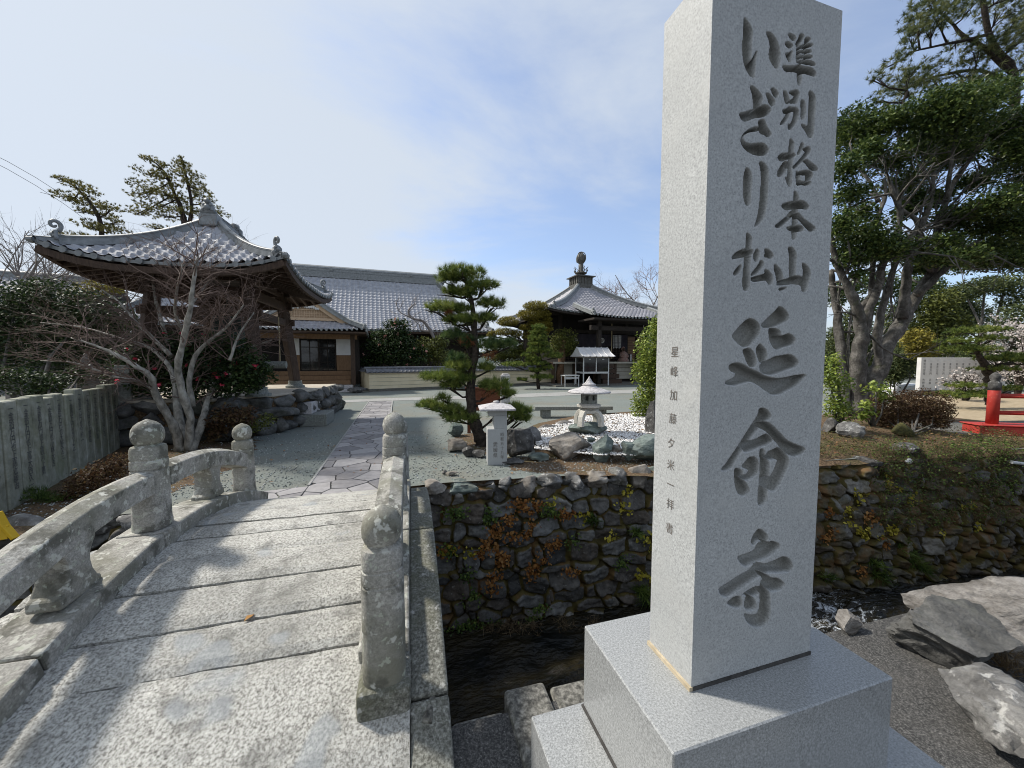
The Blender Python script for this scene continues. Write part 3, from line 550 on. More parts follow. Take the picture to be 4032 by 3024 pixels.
def wall_plants():
    o7 = lambda l: [wp(1600 + x * .4973, 1850 + y * .4973) for x, y in l]; o3 = lambda l: [wp(3100 + x * .4821, 1600 + y * .4821) for x, y in l]
    r = np.random.default_rng(3)
    def clump(name, label, pts, m, size, n, sp, seed, fn=None):
        P = np.vstack([p + r.normal(size=(n, 3)) * np.array([sp, sp * .25, sp * .8]) for p in pts]); P[:, 1] -= .03
        v, f, q = leaves(P, size, seed, up=.1, aspect=.75, N=np.array([0, -1.0, .2])); o = npmesh(name, v, f, m, loc=(pts[0][0], pts[0][1], pts[0][2]), rnd=q); tag(o, label, 'ivy', kind='stuff')
    clump('orange_ivy', 'orange brown withered ivy leaves clinging between the stones of the stream wall', o7([(880, 260), (940, 280), (980, 300), (1040, 285), (990, 450), (950, 510), (650, 560), (720, 460), (700, 500), (680, 640), (760, 730), (760, 690), (990, 780), (1000, 840), (700, 830), (1130, 580), (1180, 590), (1080, 710), (1300, 800), (680, 930), (830, 530), (1230, 330), (1270, 350), (800, 390), (310, 640), (600, 660)]) + o3([(700, 930), (350, 1020), (300, 1080), (660, 900), (330, 870), (780, 1120), (600, 1330)]), l_orange, .046, 42, .055, 1)
    clump('yellow_ivy', 'yellow lobed ivy leaves scattered over the stones of the stream wall', o7([(1160, 260), (1700, 290), (1760, 300), (1390, 360), (330, 640), (1620, 520), (1850, 820), (1905, 840), (1880, 540), (1940, 600), (1740, 160), (520, 660)]) + o3([(540, 700), (600, 750), (800, 560), (820, 640), (480, 860), (470, 960), (620, 1060), (560, 1010), (640, 1020), (740, 1080), (820, 1010), (850, 1020), (990, 510), (1440, 820), (1500, 810), (1250, 1040), (980, 970), (900, 690), (1000, 750), (1550, 980)]), l_yellow, .055, 20, .055, 2)
    pts = o7([(340, 350), (420, 330), (660, 330), (650, 390), (1100, 320), (1180, 330), (480, 1230), (560, 1240), (620, 1230), (700, 1230), (980, 1200), (1050, 1100), (330, 630), (400, 1260), (520, 1000), (1310, 570), (1700, 730), (480, 830)])
    clump('wall_herbs', 'small green herbs and moss tufts growing from the joints of the stream wall', pts, l_fern, .036, 75, .065, 4)
    # arching ferns and grass tufts: one object per tuft
    fl = o7([(1470, 400), (1820, 490), (1850, 950), (1900, 1010)]) + o3([(700, 1290), (740, 1370), (930, 1130), (1030, 1240), (1100, 1320), (330, 1400)])
    lab = ['green fern tuft on the wall near its top beside a yellow leaf', 'green fern tuft high on the wall just left of the inscribed pillar', 'long grass tuft low on the wall just left of the inscribed pillar', 'grass tuft at the foot of the wall just left of the inscribed pillar', 'grass tuft right of the pillar hanging from the wall foot, left one of the group', 'low grass tuft dipping to the water right of the pillar', 'broad fern clump halfway down the wall between pillar and red bridge', 'fern clump at the wall foot above pale flat stones', 'rightmost grass tuft leaning over the water below the wall', 'leafy green plant at the waterline close to the pillar edge']
    for i, p in enumerate(fl):
        q = p + r.normal(size=(14, 3)) * .035; v, f, rr = needles(q, .17 if i < 2 else .22, .011, 14, 40 + i, up=.5, spread=1.0, droop=.25)
        tag(npmesh('grass_tuft', v, f, l_fern, loc=p, rnd=rr), lab[i], 'grass tuft', 'grass and fern tufts on the stream wall')
    # dry creepers over the right hand part
    P = np.vstack([wp(3100 + x * .4821, 1600 + y * .4821, .12)[None] + r.normal(size=(9, 3)) * .05 for x, y in zip(r.uniform(700, 1880, 360), 340 + r.uniform(0, 1, 360) ** 1.5 * 620)])
    v, f, q = needles(P, .10, .005, 4, 77, up=-.5, spread=1.2); PP = np.repeat(P, 2, 0); v2, f2, q2 = leaves(PP + r.normal(size=PP.shape) * .06, .035, 78, up=.2, N=np.array([0, -.8, 0]))
    tag(npmesh('dry_creeper', v, f, l_straw, loc=P[0], rnd=q), 'tangle of dry brown creeper stems hanging over the wall right of the pillar', 'creeper', kind='stuff')
    tag(npmesh('creeper_leaves', v2, f2, l_fern, loc=P[0], rnd=q2), 'small green leaves growing through the dry creeper on the wall right of the pillar', 'creeper', kind='stuff')
    Q = np.vstack([wp(3100 + x * .4821, 1600 + y * .4821, .1)[None] + r.normal(size=(70, 3)) * np.array([.12, .07, .10]) for x, y in [(1640, 330), (1700, 420), (1760, 480), (1800, 560), (1840, 640), (1700, 560), (1780, 700), (1560, 300), (1450, 380), (1380, 420)]])
    v, f, q = leaves(Q, .045, 79, up=.4, N=np.array([0, -.5, 0])); tag(npmesh('wall_top_bush', v, f, l_fern, loc=Q[0], rnd=q), 'small leaved green bush hanging over the wall beneath the red bridge', 'bush')
    # straw drift at the waterline
    P = np.vstack([at(1600 + x * .4973, 1850 + y * .4973, 4.75)[None] * np.array([1, 1, 0]) + np.array([0, 0, WATER + .03]) + r.normal(size=(40, 3)) * np.array([.06, .06, .03]) for x, y in [(680, 1290), (720, 1340), (800, 1380), (880, 1370), (1250, 1150), (1480, 1080), (1850, 1100), (1000, 1230)]])
    v, f, q = needles(P, .13, .006, 4, 88, up=.4, spread=1.4, droop=.3); tag(npmesh('straw_drift', v, f, l_straw, loc=P[0], rnd=q), 'dry straw and dead stems caught at the foot of the wall along the waterline', 'straw', kind='stuff')
wall_plants()

# ================================================================== stone bridge
def zd(v):
    v = np.asarray(v, float); return np.maximum(.40 - .14 * (v - 3.05) ** 2, .012)
def mk_bridge():
    t = thing('stone_bridge', 'arched bridge of pale speckled granite slabs with bulb topped posts and low stone rails', 'bridge', (-.9, 1.5, 0))
    b2 = MB(); jo = [.30, .85, 1.42, 1.91, 2.14, 2.42, 2.70, 2.97, 3.2, 3.47, 3.74, 4.0, 4.27, 4.62]; r = np.random.default_rng(8); b = MB()
    for i in range(len(jo) - 1):
        v0, v1 = jo[i] + .006, jo[i + 1] - .006; nv = 7; nu = 30; top = []; dz_ = r.uniform(-.004, .004); sk = r.uniform(-.012, .012); ed = r.normal(size=nu + 1) * .003
        for j in range(nv):
            for k in range(nu + 1):
                u = -1.97 + 1.94 * k / nu; s = j / (nv - 1); v = v0 + (v1 - v0) * s; vv = v + sk * (u + .9) + (ed[k] if j in (0, nv - 1) else 0)
                e = -.012 if j in (0, nv - 1) else 0
                top.append((u, vv, zd(v) + dz_ + e + .003 * mn.noise(Vector((u * 6, v * 6, 2)))))
        n0 = len(top); m_ = nu + 1; F = [(j * m_ + k, j * m_ + k + 1, (j + 1) * m_ + k + 1, (j + 1) * m_ + k) for j in range(nv - 1) for k in range(nu)]
        bot = [(x, y, z - .2) for x, y, z in top]; V = top + bot
        F += [(k + 1, k, n0 + k, n0 + k + 1) for k in range(nu)] + [((nv - 1) * m_ + k, (nv - 1) * m_ + k + 1, n0 + (nv - 1) * m_ + k + 1, n0 + (nv - 1) * m_ + k) for k in range(nu)]
        F += [(j * m_, (j + 1) * m_, n0 + (j + 1) * m_, n0 + j * m_) for j in range(nv - 1)] + [((j + 1) * m_ + nu, j * m_ + nu, n0 + j * m_ + nu, n0 + (j + 1) * m_ + nu) for j in range(nv - 1)]
        (b if i > 1 else b2).add(V, F)
    b.build('deck', m_deck, t, t); b2.build('approach_slab', m_deck2, t, t)
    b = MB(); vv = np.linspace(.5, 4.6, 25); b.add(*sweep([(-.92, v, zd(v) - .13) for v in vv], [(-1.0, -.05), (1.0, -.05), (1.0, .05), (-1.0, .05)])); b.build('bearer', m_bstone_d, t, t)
    def run(v0, v1, u, prof, dz, m, name, n=14, bev=.012):
        vs_ = np.linspace(v0, v1, n); q = MB(); q.add(*sweep([(u, v, zd(v) + dz) for v in vs_], prof)); return q.build(name, m, t, t, bevel=bev, bseg=2)
    kp = lambda w_, h: [(-w_, -.06), (w_, -.06), (w_, h), (-w_, h)]
    for a, c in ((1.2, 2.02), (2.03, 2.86), (2.87, 3.72), (3.73, 4.62)): run(a, c, -1.685, kp(.135, .095), 0, m_bstone, 'kerb')
    for a, c in ((1.80, 2.6), (2.61, 3.5), (3.51, 4.62)): run(a, c, -.145, kp(.115, .085), 0, m_bstone, 'kerb')
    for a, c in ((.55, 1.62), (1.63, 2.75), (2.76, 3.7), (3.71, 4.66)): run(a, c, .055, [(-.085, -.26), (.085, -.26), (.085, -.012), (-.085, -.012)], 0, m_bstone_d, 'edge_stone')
    def post(u, v, z, h, base):
        q = MB(); s = h / .72; k = 1.0
        dh = h - .72; q.add(*lathe([(.095, 0), (.095, .03), (.091, .05)] + [(r_, z_ + dh) for r_, z_ in [(.089, .385), (.085, .389), (.085, .398), (.089, .402), (.088, .452), (.084, .456), (.084, .464), (.087, .468), (.086, .528), (.080, .545), (.060, .553), (.058, .565)]], (u, v, z), 28, 2.9))
        o = q.build('post', m_bstone, t, t, smooth=False)
        o.data.shade_smooth(); o.data.set_sharp_from_angle(angle=R(28))
        q = MB(); q.add(*lathe([(r_, z_ + dh) for r_, z_ in [(.058, .556), (.072, .566), (.082, .59), (.085, .622), (.080, .655), (.066, .682), (.044, .702), (.02, .714), (.005, .722)]], (u, v, z), 28, 2.1)); q.build('finial', m_bstone, o, t, smooth=True)
        if base:
            q = MB(); q.add(*box(u - .11, u + .11, v - .11, v + .11, z - .05, z + .13)); q.build('post_base', m_bstone_d, o, t, bevel=.02, bseg=2)
            q = MB(); vv = [(u + .125 + .05 + .03 * math.sin(k_), v + dv, z - .012) for k_, dv in enumerate(np.linspace(-.15, .35, 6))]; q.add(*tube(vv, .022, 6)); q.build('mortar_bead', m_conc, o, t, smooth=True)
    UL, UR = -1.685, -.135; vs_ = (1.66, 2.99, 4.40)
    for v in vs_: post(UL, v, zd(v) + .095, .72, False)
    post(UR, 1.69, .085, .89, True); post(UR, 3.02, zd(3.02) + .085, .72, False); post(UR, 4.40, zd(4.4) + .085, .72, False)
    rp_ = [(-.074, 0), (.074, 0), (.074, .130), (0, .154), (-.074, .130)]
    for u in (UL, UR):
        for a, c in ((vs_[0] + .09, vs_[1] - .09), (vs_[1] + .09, vs_[2] - .09)):
            vs2 = np.linspace(a, c, 14); bow = .018 * np.sin(np.linspace(0, math.pi, 14)); lo = .06 if (u == UR and a < 2) else 0
            q = MB(); q.add(*sweep([(u, v, zd(v) + .095 + .245 + bo) for v, bo in zip(vs2, bow)], rp_)); q.build('rail', m_bstone, t, t, bevel=.007, bseg=2)
            mid = (a + c) / 2; z0 = float(zd(mid)) + .09; q = MB()
            ol = [(-.125, 0), (.125, 0), (.125, .05), (.10, .065), (.075, .11), (.064, .16), (.068, .20), (.09, .245), (.105, .262), (.105, .34), (-.105, .34), (-.105, .262), (-.09, .245), (-.068, .20), (-.064, .16), (-.075, .11), (-.10, .065), (-.125, .05)]; n = len(ol); w_ = .068
            q.add([(u - w_, mid + a_, z0 + z) for a_, z in ol] + [(u + w_, mid + a_, z0 + z) for a_, z in ol], [tuple(range(n - 1, -1, -1)), tuple(range(n, 2 * n))] + [(i, (i + 1) % n, n + (i + 1) % n, n + i) for i in range(n)]); q.build('baluster', m_bstone, t, t, bevel=.012, bseg=2)
    # one fallen leaf on the slabs
    p = gp(1143 * .859, 2000 + 509 * .859, .27); v, f, q = leaves(p[None] + np.array([[0, 0, .01]]), .05, 9, up=4, aspect=.6); tag(npmesh('fallen_leaf', v, f, l_orange, loc=p, rnd=q), 'single orange fallen leaf lying on the bridge slabs', 'leaf')
mk_bridge()

# ================================================================== name pillar with carved calligraphy
CARVE = {}
CARVE[(2860, 40, .36166)] = """190,83 215,100 262,170 285,240 275,330 268,450 265,520 270,560 300,500 338,430 320,520 312,620 308,700 300,735 262,715 230,670 205,610 190,560 178,470 175,370 190,270 190,180
430,236 470,240 510,270 550,330 575,410 585,480 580,560 570,620 540,635 510,600 480,550 462,490 475,420 478,380 462,310
672,255 710,258 745,280 755,310 740,332 710,320 685,290
640,350 680,343 715,370 725,390 705,412 670,405 645,380
642,465 680,470 720,435 710,500 695,570 670,545 650,500
805,250 845,270 845,300 810,350 795,390 765,400 755,360 785,320
765,400 800,400 798,560 760,560
860,300 900,292 920,320 890,350 865,370 858,390 850,340
790,400 830,378 900,362 938,365 942,385 900,402 830,414 790,414
798,440 920,430 925,462 798,466
798,495 935,490 940,522 798,522
765,555 850,540 930,555 968,580 970,605 900,595 830,580 770,574
845,390 870,390 868,560 845,560
608,600 680,610 760,608 800,585 815,610 870,620 930,628 970,670 975,710 950,722 880,695 820,685 700,665 660,672 630,655
768,640 825,640 825,680 815,770 800,825 775,800
256,820 300,832 350,880 390,940 388,1000 370,1050 330,1080 300,1080 295,1000 285,920
138,1120 190,1118 270,1090 340,1060 390,1035 440,1032 475,1060 482,1100 450,1140 380,1165 300,1170 240,1200 190,1210 160,1180
345,1210 400,1185 420,1210 440,1270 490,1345 480,1370 440,1378 410,1350 370,1340 350,1300 360,1260
350,1270 300,1275 240,1300 190,1345 158,1400 165,1460 210,1520 270,1560 350,1580 420,1580 460,1540 460,1510 430,1470 400,1448 330,1450 260,1460 200,1440 172,1400 190,1360 230,1330 290,1318 345,1318
428,902 460,905 500,945 528,990 525,1030 495,1045 470,1020 450,960
482,850 520,850 550,880 568,910 550,950 525,945 505,910
617,880 650,885 672,930 690,1005 660,1025 640,1000 628,940
680,890 730,875 775,868 798,910 780,960 770,1015 690,1010 690,985 725,970 740,925 700,915
612,1085 660,1075 685,1048 710,1062 765,1060 792,1100 780,1180 745,1250 710,1295 675,1300 672,1235 700,1250 730,1160 740,1105 700,1100 690,1130 665,1190 620,1240 580,1245 640,1160 650,1130 620,1115
812,970 850,990 862,1040 858,1140 840,1190 812,1180 812,1080
898,878 930,885 970,940 968,1050 955,1200 948,1340 935,1390 900,1385 860,1320 808,1232 870,1265 890,1260 892,1120 905,1000"""
CARVE[(2840, 600, .36176)] = """745,-158 790,-108 785,-40 778,60 765,170 765,300 762,365 740,372 715,330 695,265 725,280 725,150 730,30 740,-60
610,52 655,12 735,7 765,-10 805,22 800,47 745,62 645,102
720,100 690,95 650,150 612,215 612,255 640,272 690,220 725,160
875,-116 900,-78 880,-25 840,30 825,20 850,-40
890,-40 955,-66 975,-25 945,30 900,80 850,130 790,185 775,160 830,110 880,50 920,-10 900,-20
890,95 930,75 975,110 1040,160 1050,195 1010,200 960,180 925,130
810,205 835,215 855,260 850,310 905,320 975,315 970,345 930,358 860,350 825,362 815,300
830,215 900,198 960,195 995,235 990,270 960,310 910,315 925,245 850,245
270,168 300,180 325,230 330,300 322,400 318,500 315,570 280,578 255,540 240,460 238,350 250,240
412,105 450,105 485,140 510,190 508,350 500,500 480,640 455,730 400,790 360,815 395,710 415,580 430,400 438,250 428,170
790,425 815,430 842,480 838,560 790,560 793,470
657,570 720,545 800,530 880,526 930,550 955,590 945,620 880,612 800,610 700,630 665,600
755,640 800,640 770,700 700,770 630,825 590,810 590,795 650,750 710,700
800,670 840,655 890,720 960,770 1028,825 1015,850 965,862 920,820 870,760 830,720
770,600 830,600 828,740 820,860 810,940 770,950 768,860 775,740
705,820 760,805 850,790 895,820 890,855 820,862 740,850
272,880 300,885 332,930 325,1000 322,1060 266,1060 275,960
118,1135 170,1085 240,1055 310,1048 345,1070 340,1110 290,1135 200,1145 120,1160
255,1120 325,1120 310,1190 305,1330 308,1450 290,1500 250,1508 228,1430 240,1300 250,1200
210,1220 220,1260 180,1330 140,1340 135,1310 170,1260
385,1047 410,1070 412,1130 385,1200 355,1165 352,1110
470,1050 510,1055 550,1090 568,1130 545,1162 500,1140 465,1130 480,1100
430,1170 460,1200 455,1240 400,1310 340,1345 320,1335 370,1270 410,1220
320,1365 400,1345 480,1325 470,1275 510,1285 555,1340 560,1400 545,1440 515,1435 490,1385 400,1405 330,1400
575,1225 590,1222 640,1270 665,1330 668,1390 605,1410 595,1330 575,1270
725,1035 770,1032 800,1070 820,1120 808,1220 800,1365 740,1370 740,1220 742,1110
603,1410 660,1390 730,1375 790,1345 850,1348 890,1362 895,1290 878,1210 910,1212 950,1255 970,1310 965,1370 940,1450 920,1520 880,1515 868,1440 780,1430 700,1440 605,1445
625,1485 665,1472 715,1475 680,1495 640,1505"""
CARVE[(2820, 1160, .30143)] = """815,155 870,175 920,225 950,280 940,330 870,370 780,410 700,432 620,430 582,400 640,340 720,265 790,200
685,440 760,440 815,460 840,495 840,535 870,540 940,510 990,530 1035,585 1020,640 950,670 870,690 800,720 745,690 700,600 690,520
205,540 270,460 360,360 430,312 490,325 545,370 575,440 560,520 500,600 430,680 340,680 250,600
345,730 390,705 440,705 490,760 520,850 520,940 440,945 400,880 370,800
570,640 620,690 655,740 660,820 640,880 570,890 545,820 522,740 530,690
570,910 700,850 760,815 850,800 960,780 1030,820 1075,880 1060,930 980,965 860,1005 760,1045 650,1040 570,1000
160,945 200,905 280,895 350,910 440,970 560,1020 640,1070 780,1100 900,1090 1040,1055 1185,1045 1120,1120 1040,1200 920,1260 840,1305 740,1310 640,1250 540,1170 450,1130 350,1160 220,1190 95,1155 240,1085 260,1020 190,1000"""
CARVE[(2820, 1560, .30143)] = """557,170 610,152 660,175 715,240 710,290 640,335 560,420 470,530 400,620 330,720 260,830 200,940 120,980 60,960 130,880 220,750 320,600 420,440 500,320 555,230
600,345 670,338 740,390 830,480 920,580 1040,635 1140,670 1170,710 1110,770 1010,790 940,760 860,690 790,610 700,500 630,440 560,410
380,600 430,590 520,565 600,515 660,492 710,535 740,590 660,640 560,670 470,710 390,740 350,700
330,920 370,870 430,800 490,790 535,830 555,900 540,1010 490,1060 400,1105 345,1080 330,1040 400,1020 430,960 380,945
240,940 300,950 350,1000 330,1060 380,1120 415,1180 438,1250 370,1310 300,1285 255,1200 240,1080
567,700 620,690 640,800 695,850 690,1060 670,1200 655,1370 600,1440 545,1420 550,1250 570,1050 575,850
660,735 740,700 800,672 860,700 925,780 955,870 920,970 870,1070 820,1180 760,1250 690,1220 615,1170 615,1100 690,1065 750,980 790,870 805,820 700,835 640,800"""
CARVE[(2800, 2040, .30143)] = """625,140 680,170 735,225 740,300 690,310 640,290 580,330 555,360 520,310 545,240 590,170
335,510 420,480 560,430 600,330 690,292 740,320 810,302 895,345 890,400 820,460 740,520 660,550 560,590 460,640 400,600
100,920 200,860 350,760 500,680 560,600 620,582 680,605 800,570 900,520 960,505 1030,540 1070,640 1040,700 900,715 780,710 650,750 540,820 420,900 300,980 220,1035 150,1020 110,970
632,705 720,740 790,790 850,780 920,820 968,870 900,950 780,960 720,910 690,830 650,750
205,1105 300,1030 380,1020 400,1100 400,1160 330,1180 250,1150
660,790 700,850 740,940 770,1020 770,1200 765,1300 730,1390 640,1440 540,1420 460,1340 425,1245 500,1270 600,1260 630,1180 640,1050 630,920
460,1015 500,1010 560,1050 590,1150 560,1200 480,1210 430,1150 440,1080
400,1000 560,900 640,890 630,990 560,1030 460,1010"""
def mk_pillar():
    H = EYE - .60
    p1 = gp(2721, 2721, .60)[:2]; p2 = gp(3187, 2576, .60)[:2]
    e1 = (p2 - p1); W = np.linalg.norm(e1); e1 /= W; e2 = np.array([-e1[1], e1[0]]); D = .196; Z0, Z1 = .612, 2.672
    def w3(x, y, z): return np.array([*(p1 + e1 * x + e2 * y), z])
    def face(px, py):
        d, fw = ray(px, py); A = np.array([[d[0], -e1[0]], [d[1], -e1[1]]]); k, x = np.linalg.solve(A, p1); return x, EYE + d[2] * k
    st = .0022; xs = np.linspace(0, W, int(W / st)); zs = np.linspace(Z0, Z1, int((Z1 - Z0) / st)); X, Z = np.meshgrid(xs, zs); dep = np.zeros_like(X); dep2 = np.zeros_like(X)
    for (ox, oy, s), txt in CARVE.items():
        for ln in txt.split('\n'):
            q = np.array([[float(a) for a in c.split(',')] for c in ln.split()]); q = np.array([face(ox + a * s, oy + c * s) for a, c in q])
            for _ in range(1): q = np.stack([.78 * q + .22 * np.roll(q, -1, 0), .22 * q + .78 * np.roll(q, -1, 0)], 1).reshape(-1, 2)
            lo, hi = q.min(0) - .006, q.max(0) + .006
            jj = np.where((zs > lo[1]) & (zs < hi[1]))[0]; ii = np.where((xs > lo[0]) & (xs < hi[0]))[0]
            if not len(jj) or not len(ii): continue
            sl_ = np.ix_(jj, ii); x = X[sl_].ravel(); z = Z[sl_].ravel(); dm = np.full(len(x), 9.0); ins = np.zeros(len(x), bool)
            for a, c in zip(q, np.roll(q, -1, 0)):
                ab = c - a; t = np.clip(((x - a[0]) * ab[0] + (z - a[1]) * ab[1]) / (ab @ ab + 1e-12), 0, 1)
                dm = np.minimum(dm, np.hypot(x - a[0] - ab[0] * t, z - a[1] - ab[1] * t))
                cr = ((a[1] > z) != (c[1] > z)); ins ^= cr & (x < (c[0] - a[0]) * (z - a[1]) / (c[1] - a[1] + 1e-12) + a[0])
            sdv = np.where(ins, dm, -dm).reshape(len(jj), len(ii))
            dd = np.clip(sdv + .0012, 0, None); k = min(1.0, (hi[0] - lo[0]) / .09); mx_ = .017 + .015 * k
            dep[sl_] = np.maximum(dep[sl_], mx_ * (1 - np.exp(-dd / (.0021 + .0008 * k))))
    t = thing('name_pillar', 'tall grey granite pillar carved with large brush calligraphy on a stepped granite plinth', 'stone pillar', (*(p1 + e1 * W / 2 + e2 * D / 2), 0))
    b = MB(); V = np.stack([p1[0] + e1[0] * X + e2[0] * dep, p1[1] + e1[1] * X + e2[1] * dep, Z], -1).reshape(-1, 3); nx = len(xs); ny = len(zs)
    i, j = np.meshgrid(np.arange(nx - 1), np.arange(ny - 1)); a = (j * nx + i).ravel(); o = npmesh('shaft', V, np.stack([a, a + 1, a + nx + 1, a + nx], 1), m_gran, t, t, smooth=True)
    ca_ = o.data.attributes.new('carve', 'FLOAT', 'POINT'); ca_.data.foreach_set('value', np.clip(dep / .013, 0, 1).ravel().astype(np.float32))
    # the other faces and the low pyramid top, joined into the same mesh
    bm = bmesh.new(); bm.from_mesh(o.data); off = np.array(t.location)
    c8 = [w3(x, y, z) - off for z in (Z0, Z1) for x, y in ((0, 0), (W, 0), (W, D), (0, D))]; vv = [bm.verts.new(c) for c in c8]; ap = bm.verts.new(w3(W / 2, D / 2, Z1 + .07) - off)
    for f in ((1, 2, 6, 5), (2, 3, 7, 6), (3, 0, 4, 7), (0, 3, 2, 1)): bm.faces.new([vv[k] for k in f])
    for k in range(4): bm.faces.new([vv[4 + k], vv[4 + (k + 1) % 4], ap])
    bm.to_mesh(o.data); bm.free()
    sm = np.array([len(p.vertices) == 4 and p.area < 2e-4 for p in o.data.polygons]); o.data.polygons.foreach_set('use_smooth', sm)
    # small carved signature on the left face
    b = MB(); col = [(2658, 1385), (2655, 1462), (2653, 1555), (2650, 1648), (2644, 1745), (2642, 1830), (2641, 1908), (2640, 1985), (2637, 2080)]
    dirx = np.array([*(-e2), 0]); q0 = w3(0, 0, 0)
    for ch, (px, py) in zip('星峰加藤夕米一拝書', col):
        d, fw = ray(px, py); A = np.array([[d[0], -e2[0]], [d[1], -e2[1]]]); k, y = np.linalg.solve(A, p1); z = EYE + d[2] * k; sz = .050
        sz = .036; place_text(b, ch, sz, w3(-.0005, y, z) - np.array([0, 0, sz * .38]), dirx, (0, 0, 1), lift=.0008)
    b.build('signature_letters', m_ink, o, t)
    # blocks
    pa, pb, pc = gp(2306, 2461, .6)[:2], gp(2652, 2971, .6)[:2], gp(3518, 2667, .6)[:2]
    f1 = pc - pb; BW = np.linalg.norm(f1); f1 /= BW; f2 = np.array([-f1[1], f1[0]]); BD = abs((pa - pb) @ f2)
    def blk(name, x0, x1, y0, y1, z0, z1, m, bev=.004):
        q = MB(); q.add(*prism([pb + f1 * x + f2 * y for x, y in ((x0, y0), (x1, y0), (x1, y1), (x0, y1))], z0, z1)); return q.build(name, m, t, t, bevel=bev)
    blk('plinth_block', 0, BW, 0, BD, .282, .60, m_gran2); blk('base_slab', -.205, BW + .205, -.21, BD + .02, -.08, .275, m_gran2)
    def str_(name, y0, y1, x0, x1, z0, z1, m):
        q = MB(); q.add(*prism([p1 + e1 * x + e2 * y for x, y in ((x0, y0), (x1, y0), (x1, y1), (x0, y1))], z0, z1)); q.build(name, m, t, t)
    str_('mortar_joint', -.002, D + .004, -.008, .006, .597, .613, m_mortar); str_('grime_joint', -.003, .01, .004, W + .003, .597, .612, m_joint)
    str_('joint_bed', .01, D - .01, .006, W - .006, .598, .613, m_joint)
    q = MB(); q.add(*prism([pb + f1 * x + f2 * y for x, y in ((-.006, -.006), (BW + .006, -.006), (BW + .006, BD + .004), (-.006, BD + .004))], .272, .2835)); q.build('block_joint', m_joint, t, t)
mk_pillar()
# old kerb stones along the near bank edge, between bridge and pillar and behind it
for i, (u0, u1, v0, v1, z1, mm) in enumerate([(.155, .40, .9, 1.66, -.075, m_conc), (.41, .62, .95, 1.70, -.01, m_conc), (.64, 1.5, 1.35, 1.68, -.03, m_conc)]):
    b = MB(); b.add(*box(u0, u1, v0, v1, -.6, z1)); o = b.build('bank_kerb_stone', mm, loc=((u0 + u1) / 2, (v0 + v1) / 2, -.6), bevel=.02, bseg=2)
    tag(o, ['low dark concrete step beside the right edge of the bridge', 'rough concrete kerb block wedged against the left of the pillar base', 'concrete bank kerb behind the pillar plinth above the water'][i], 'kerb stone')
# ================================================================== tiled roofs
def roof_face(E0, E1, up, x0f, x1f, run, ze, zt, pitch, rows, A=.03, B=.022, lift=0.0, pw=1.2, half=None, liftp=3.0):
    """tiles over a slope: eave E0->E1 (xy), 'up' the horizontal up-slope direction, x0f/x1f(t) the sideways limits measured from E0, run the horizontal depth"""
    E0, E1, up = np.array(E0, float), np.array(E1, float), np.array(up, float); d = E1 - E0; L = np.linalg.norm(d); d /= L
    ns = max(8, int(L / pitch * 8)); s = np.linspace(0, L, ns + 1)
    ts = []; ls = []
    for i in range(rows):
        a, c = i / rows, (i + 1) / rows; ts += [a, a + (c - a) * .55, c - 1e-4]; ls += [B, B * .45, 0]
    ts = np.array(ts); ls = np.array(ls); T, S = np.meshgrid(ts, s, indexing='ij'); LS = np.repeat(ls[:, None], ns + 1, 1)
    lo = np.array([x0f(t) for t in ts])[:, None]; hi = np.array([x1f(t) for t in ts])[:, None]; Sc = np.clip(S, lo, hi)
    ph = (Sc / pitch) % 1.0; wv = np.where(ph < .36, np.sin(ph / .36 * math.pi) ** .8, -.42 * np.sin((ph - .36) / .64 * math.pi))
    hN = zfun(T, ze, zt, pw)
    sn = np.abs(2 * Sc / L - 1) if half is None else np.abs(Sc - half[0]) / half[1]
    Z = hN + lift * np.clip(sn, 0, 1.2) ** liftp * (1 - T) ** 2 + A * wv + LS
    XY = E0 + d * Sc[..., None] + up * (T * run)[..., None]
    V = np.concatenate([XY, Z[..., None]], -1).reshape(-1, 3); nx = ns + 1; ny = len(ts)
    i, j = np.meshgrid(np.arange(nx - 1), np.arange(ny - 1)); a = (j * nx + i).ravel(); f = np.stack([a, a + 1, a + nx + 1, a + nx], 1)
    keep = (np.abs(V[f[:, 0], :2] - V[f[:, 1], :2]).sum(1) > 1e-5) | (np.abs(V[f[:, 3], :2] - V[f[:, 2], :2]).sum(1) > 1e-5)
    return V, f[keep]
def zfun(T, ze, zt, pw): return ze + (zt - ze) * (.62 * T + .38 * T ** (pw + 1)) if pw > 1 else ze + (zt - ze) * T
def tiles(name, m, parent, faces):
    n = 0; V = []; Fq = []
    for v, f in faces: V.append(v); Fq.append(f + n); n += len(v)
    return npmesh(name, np.vstack(V), np.vstack(Fq), m, parent, smooth=False)
def eave_line(E0, E1, z, lift, n=40, half=None, liftp=3.0):
    E0, E1 = np.array(E0, float), np.array(E1, float); t = np.linspace(0, 1, n); s = np.abs(2 * t - 1)
    return np.column_stack([E0 + (E1 - E0) * t[:, None], z + lift * s ** liftp])
def discs(b, P, r, nrm):                    # round tile ends along an eave
    nrm = np.array([*nrm, 0.0]); sd = np.cross(nrm, (0, 0, 1)); a = np.arange(9) * 2 * math.pi / 9
    for p in P:
        ring = p + sd * r * np.cos(a)[:, None] + np.array([0, 0, 1]) * r * np.sin(a)[:, None]
        v = np.vstack([ring - nrm * .05, ring + nrm * .03]); b.add(v, [(i, (i + 1) % 9, 9 + (i + 1) % 9, 9 + i) for i in range(9)] + [tuple(range(9, 18))])
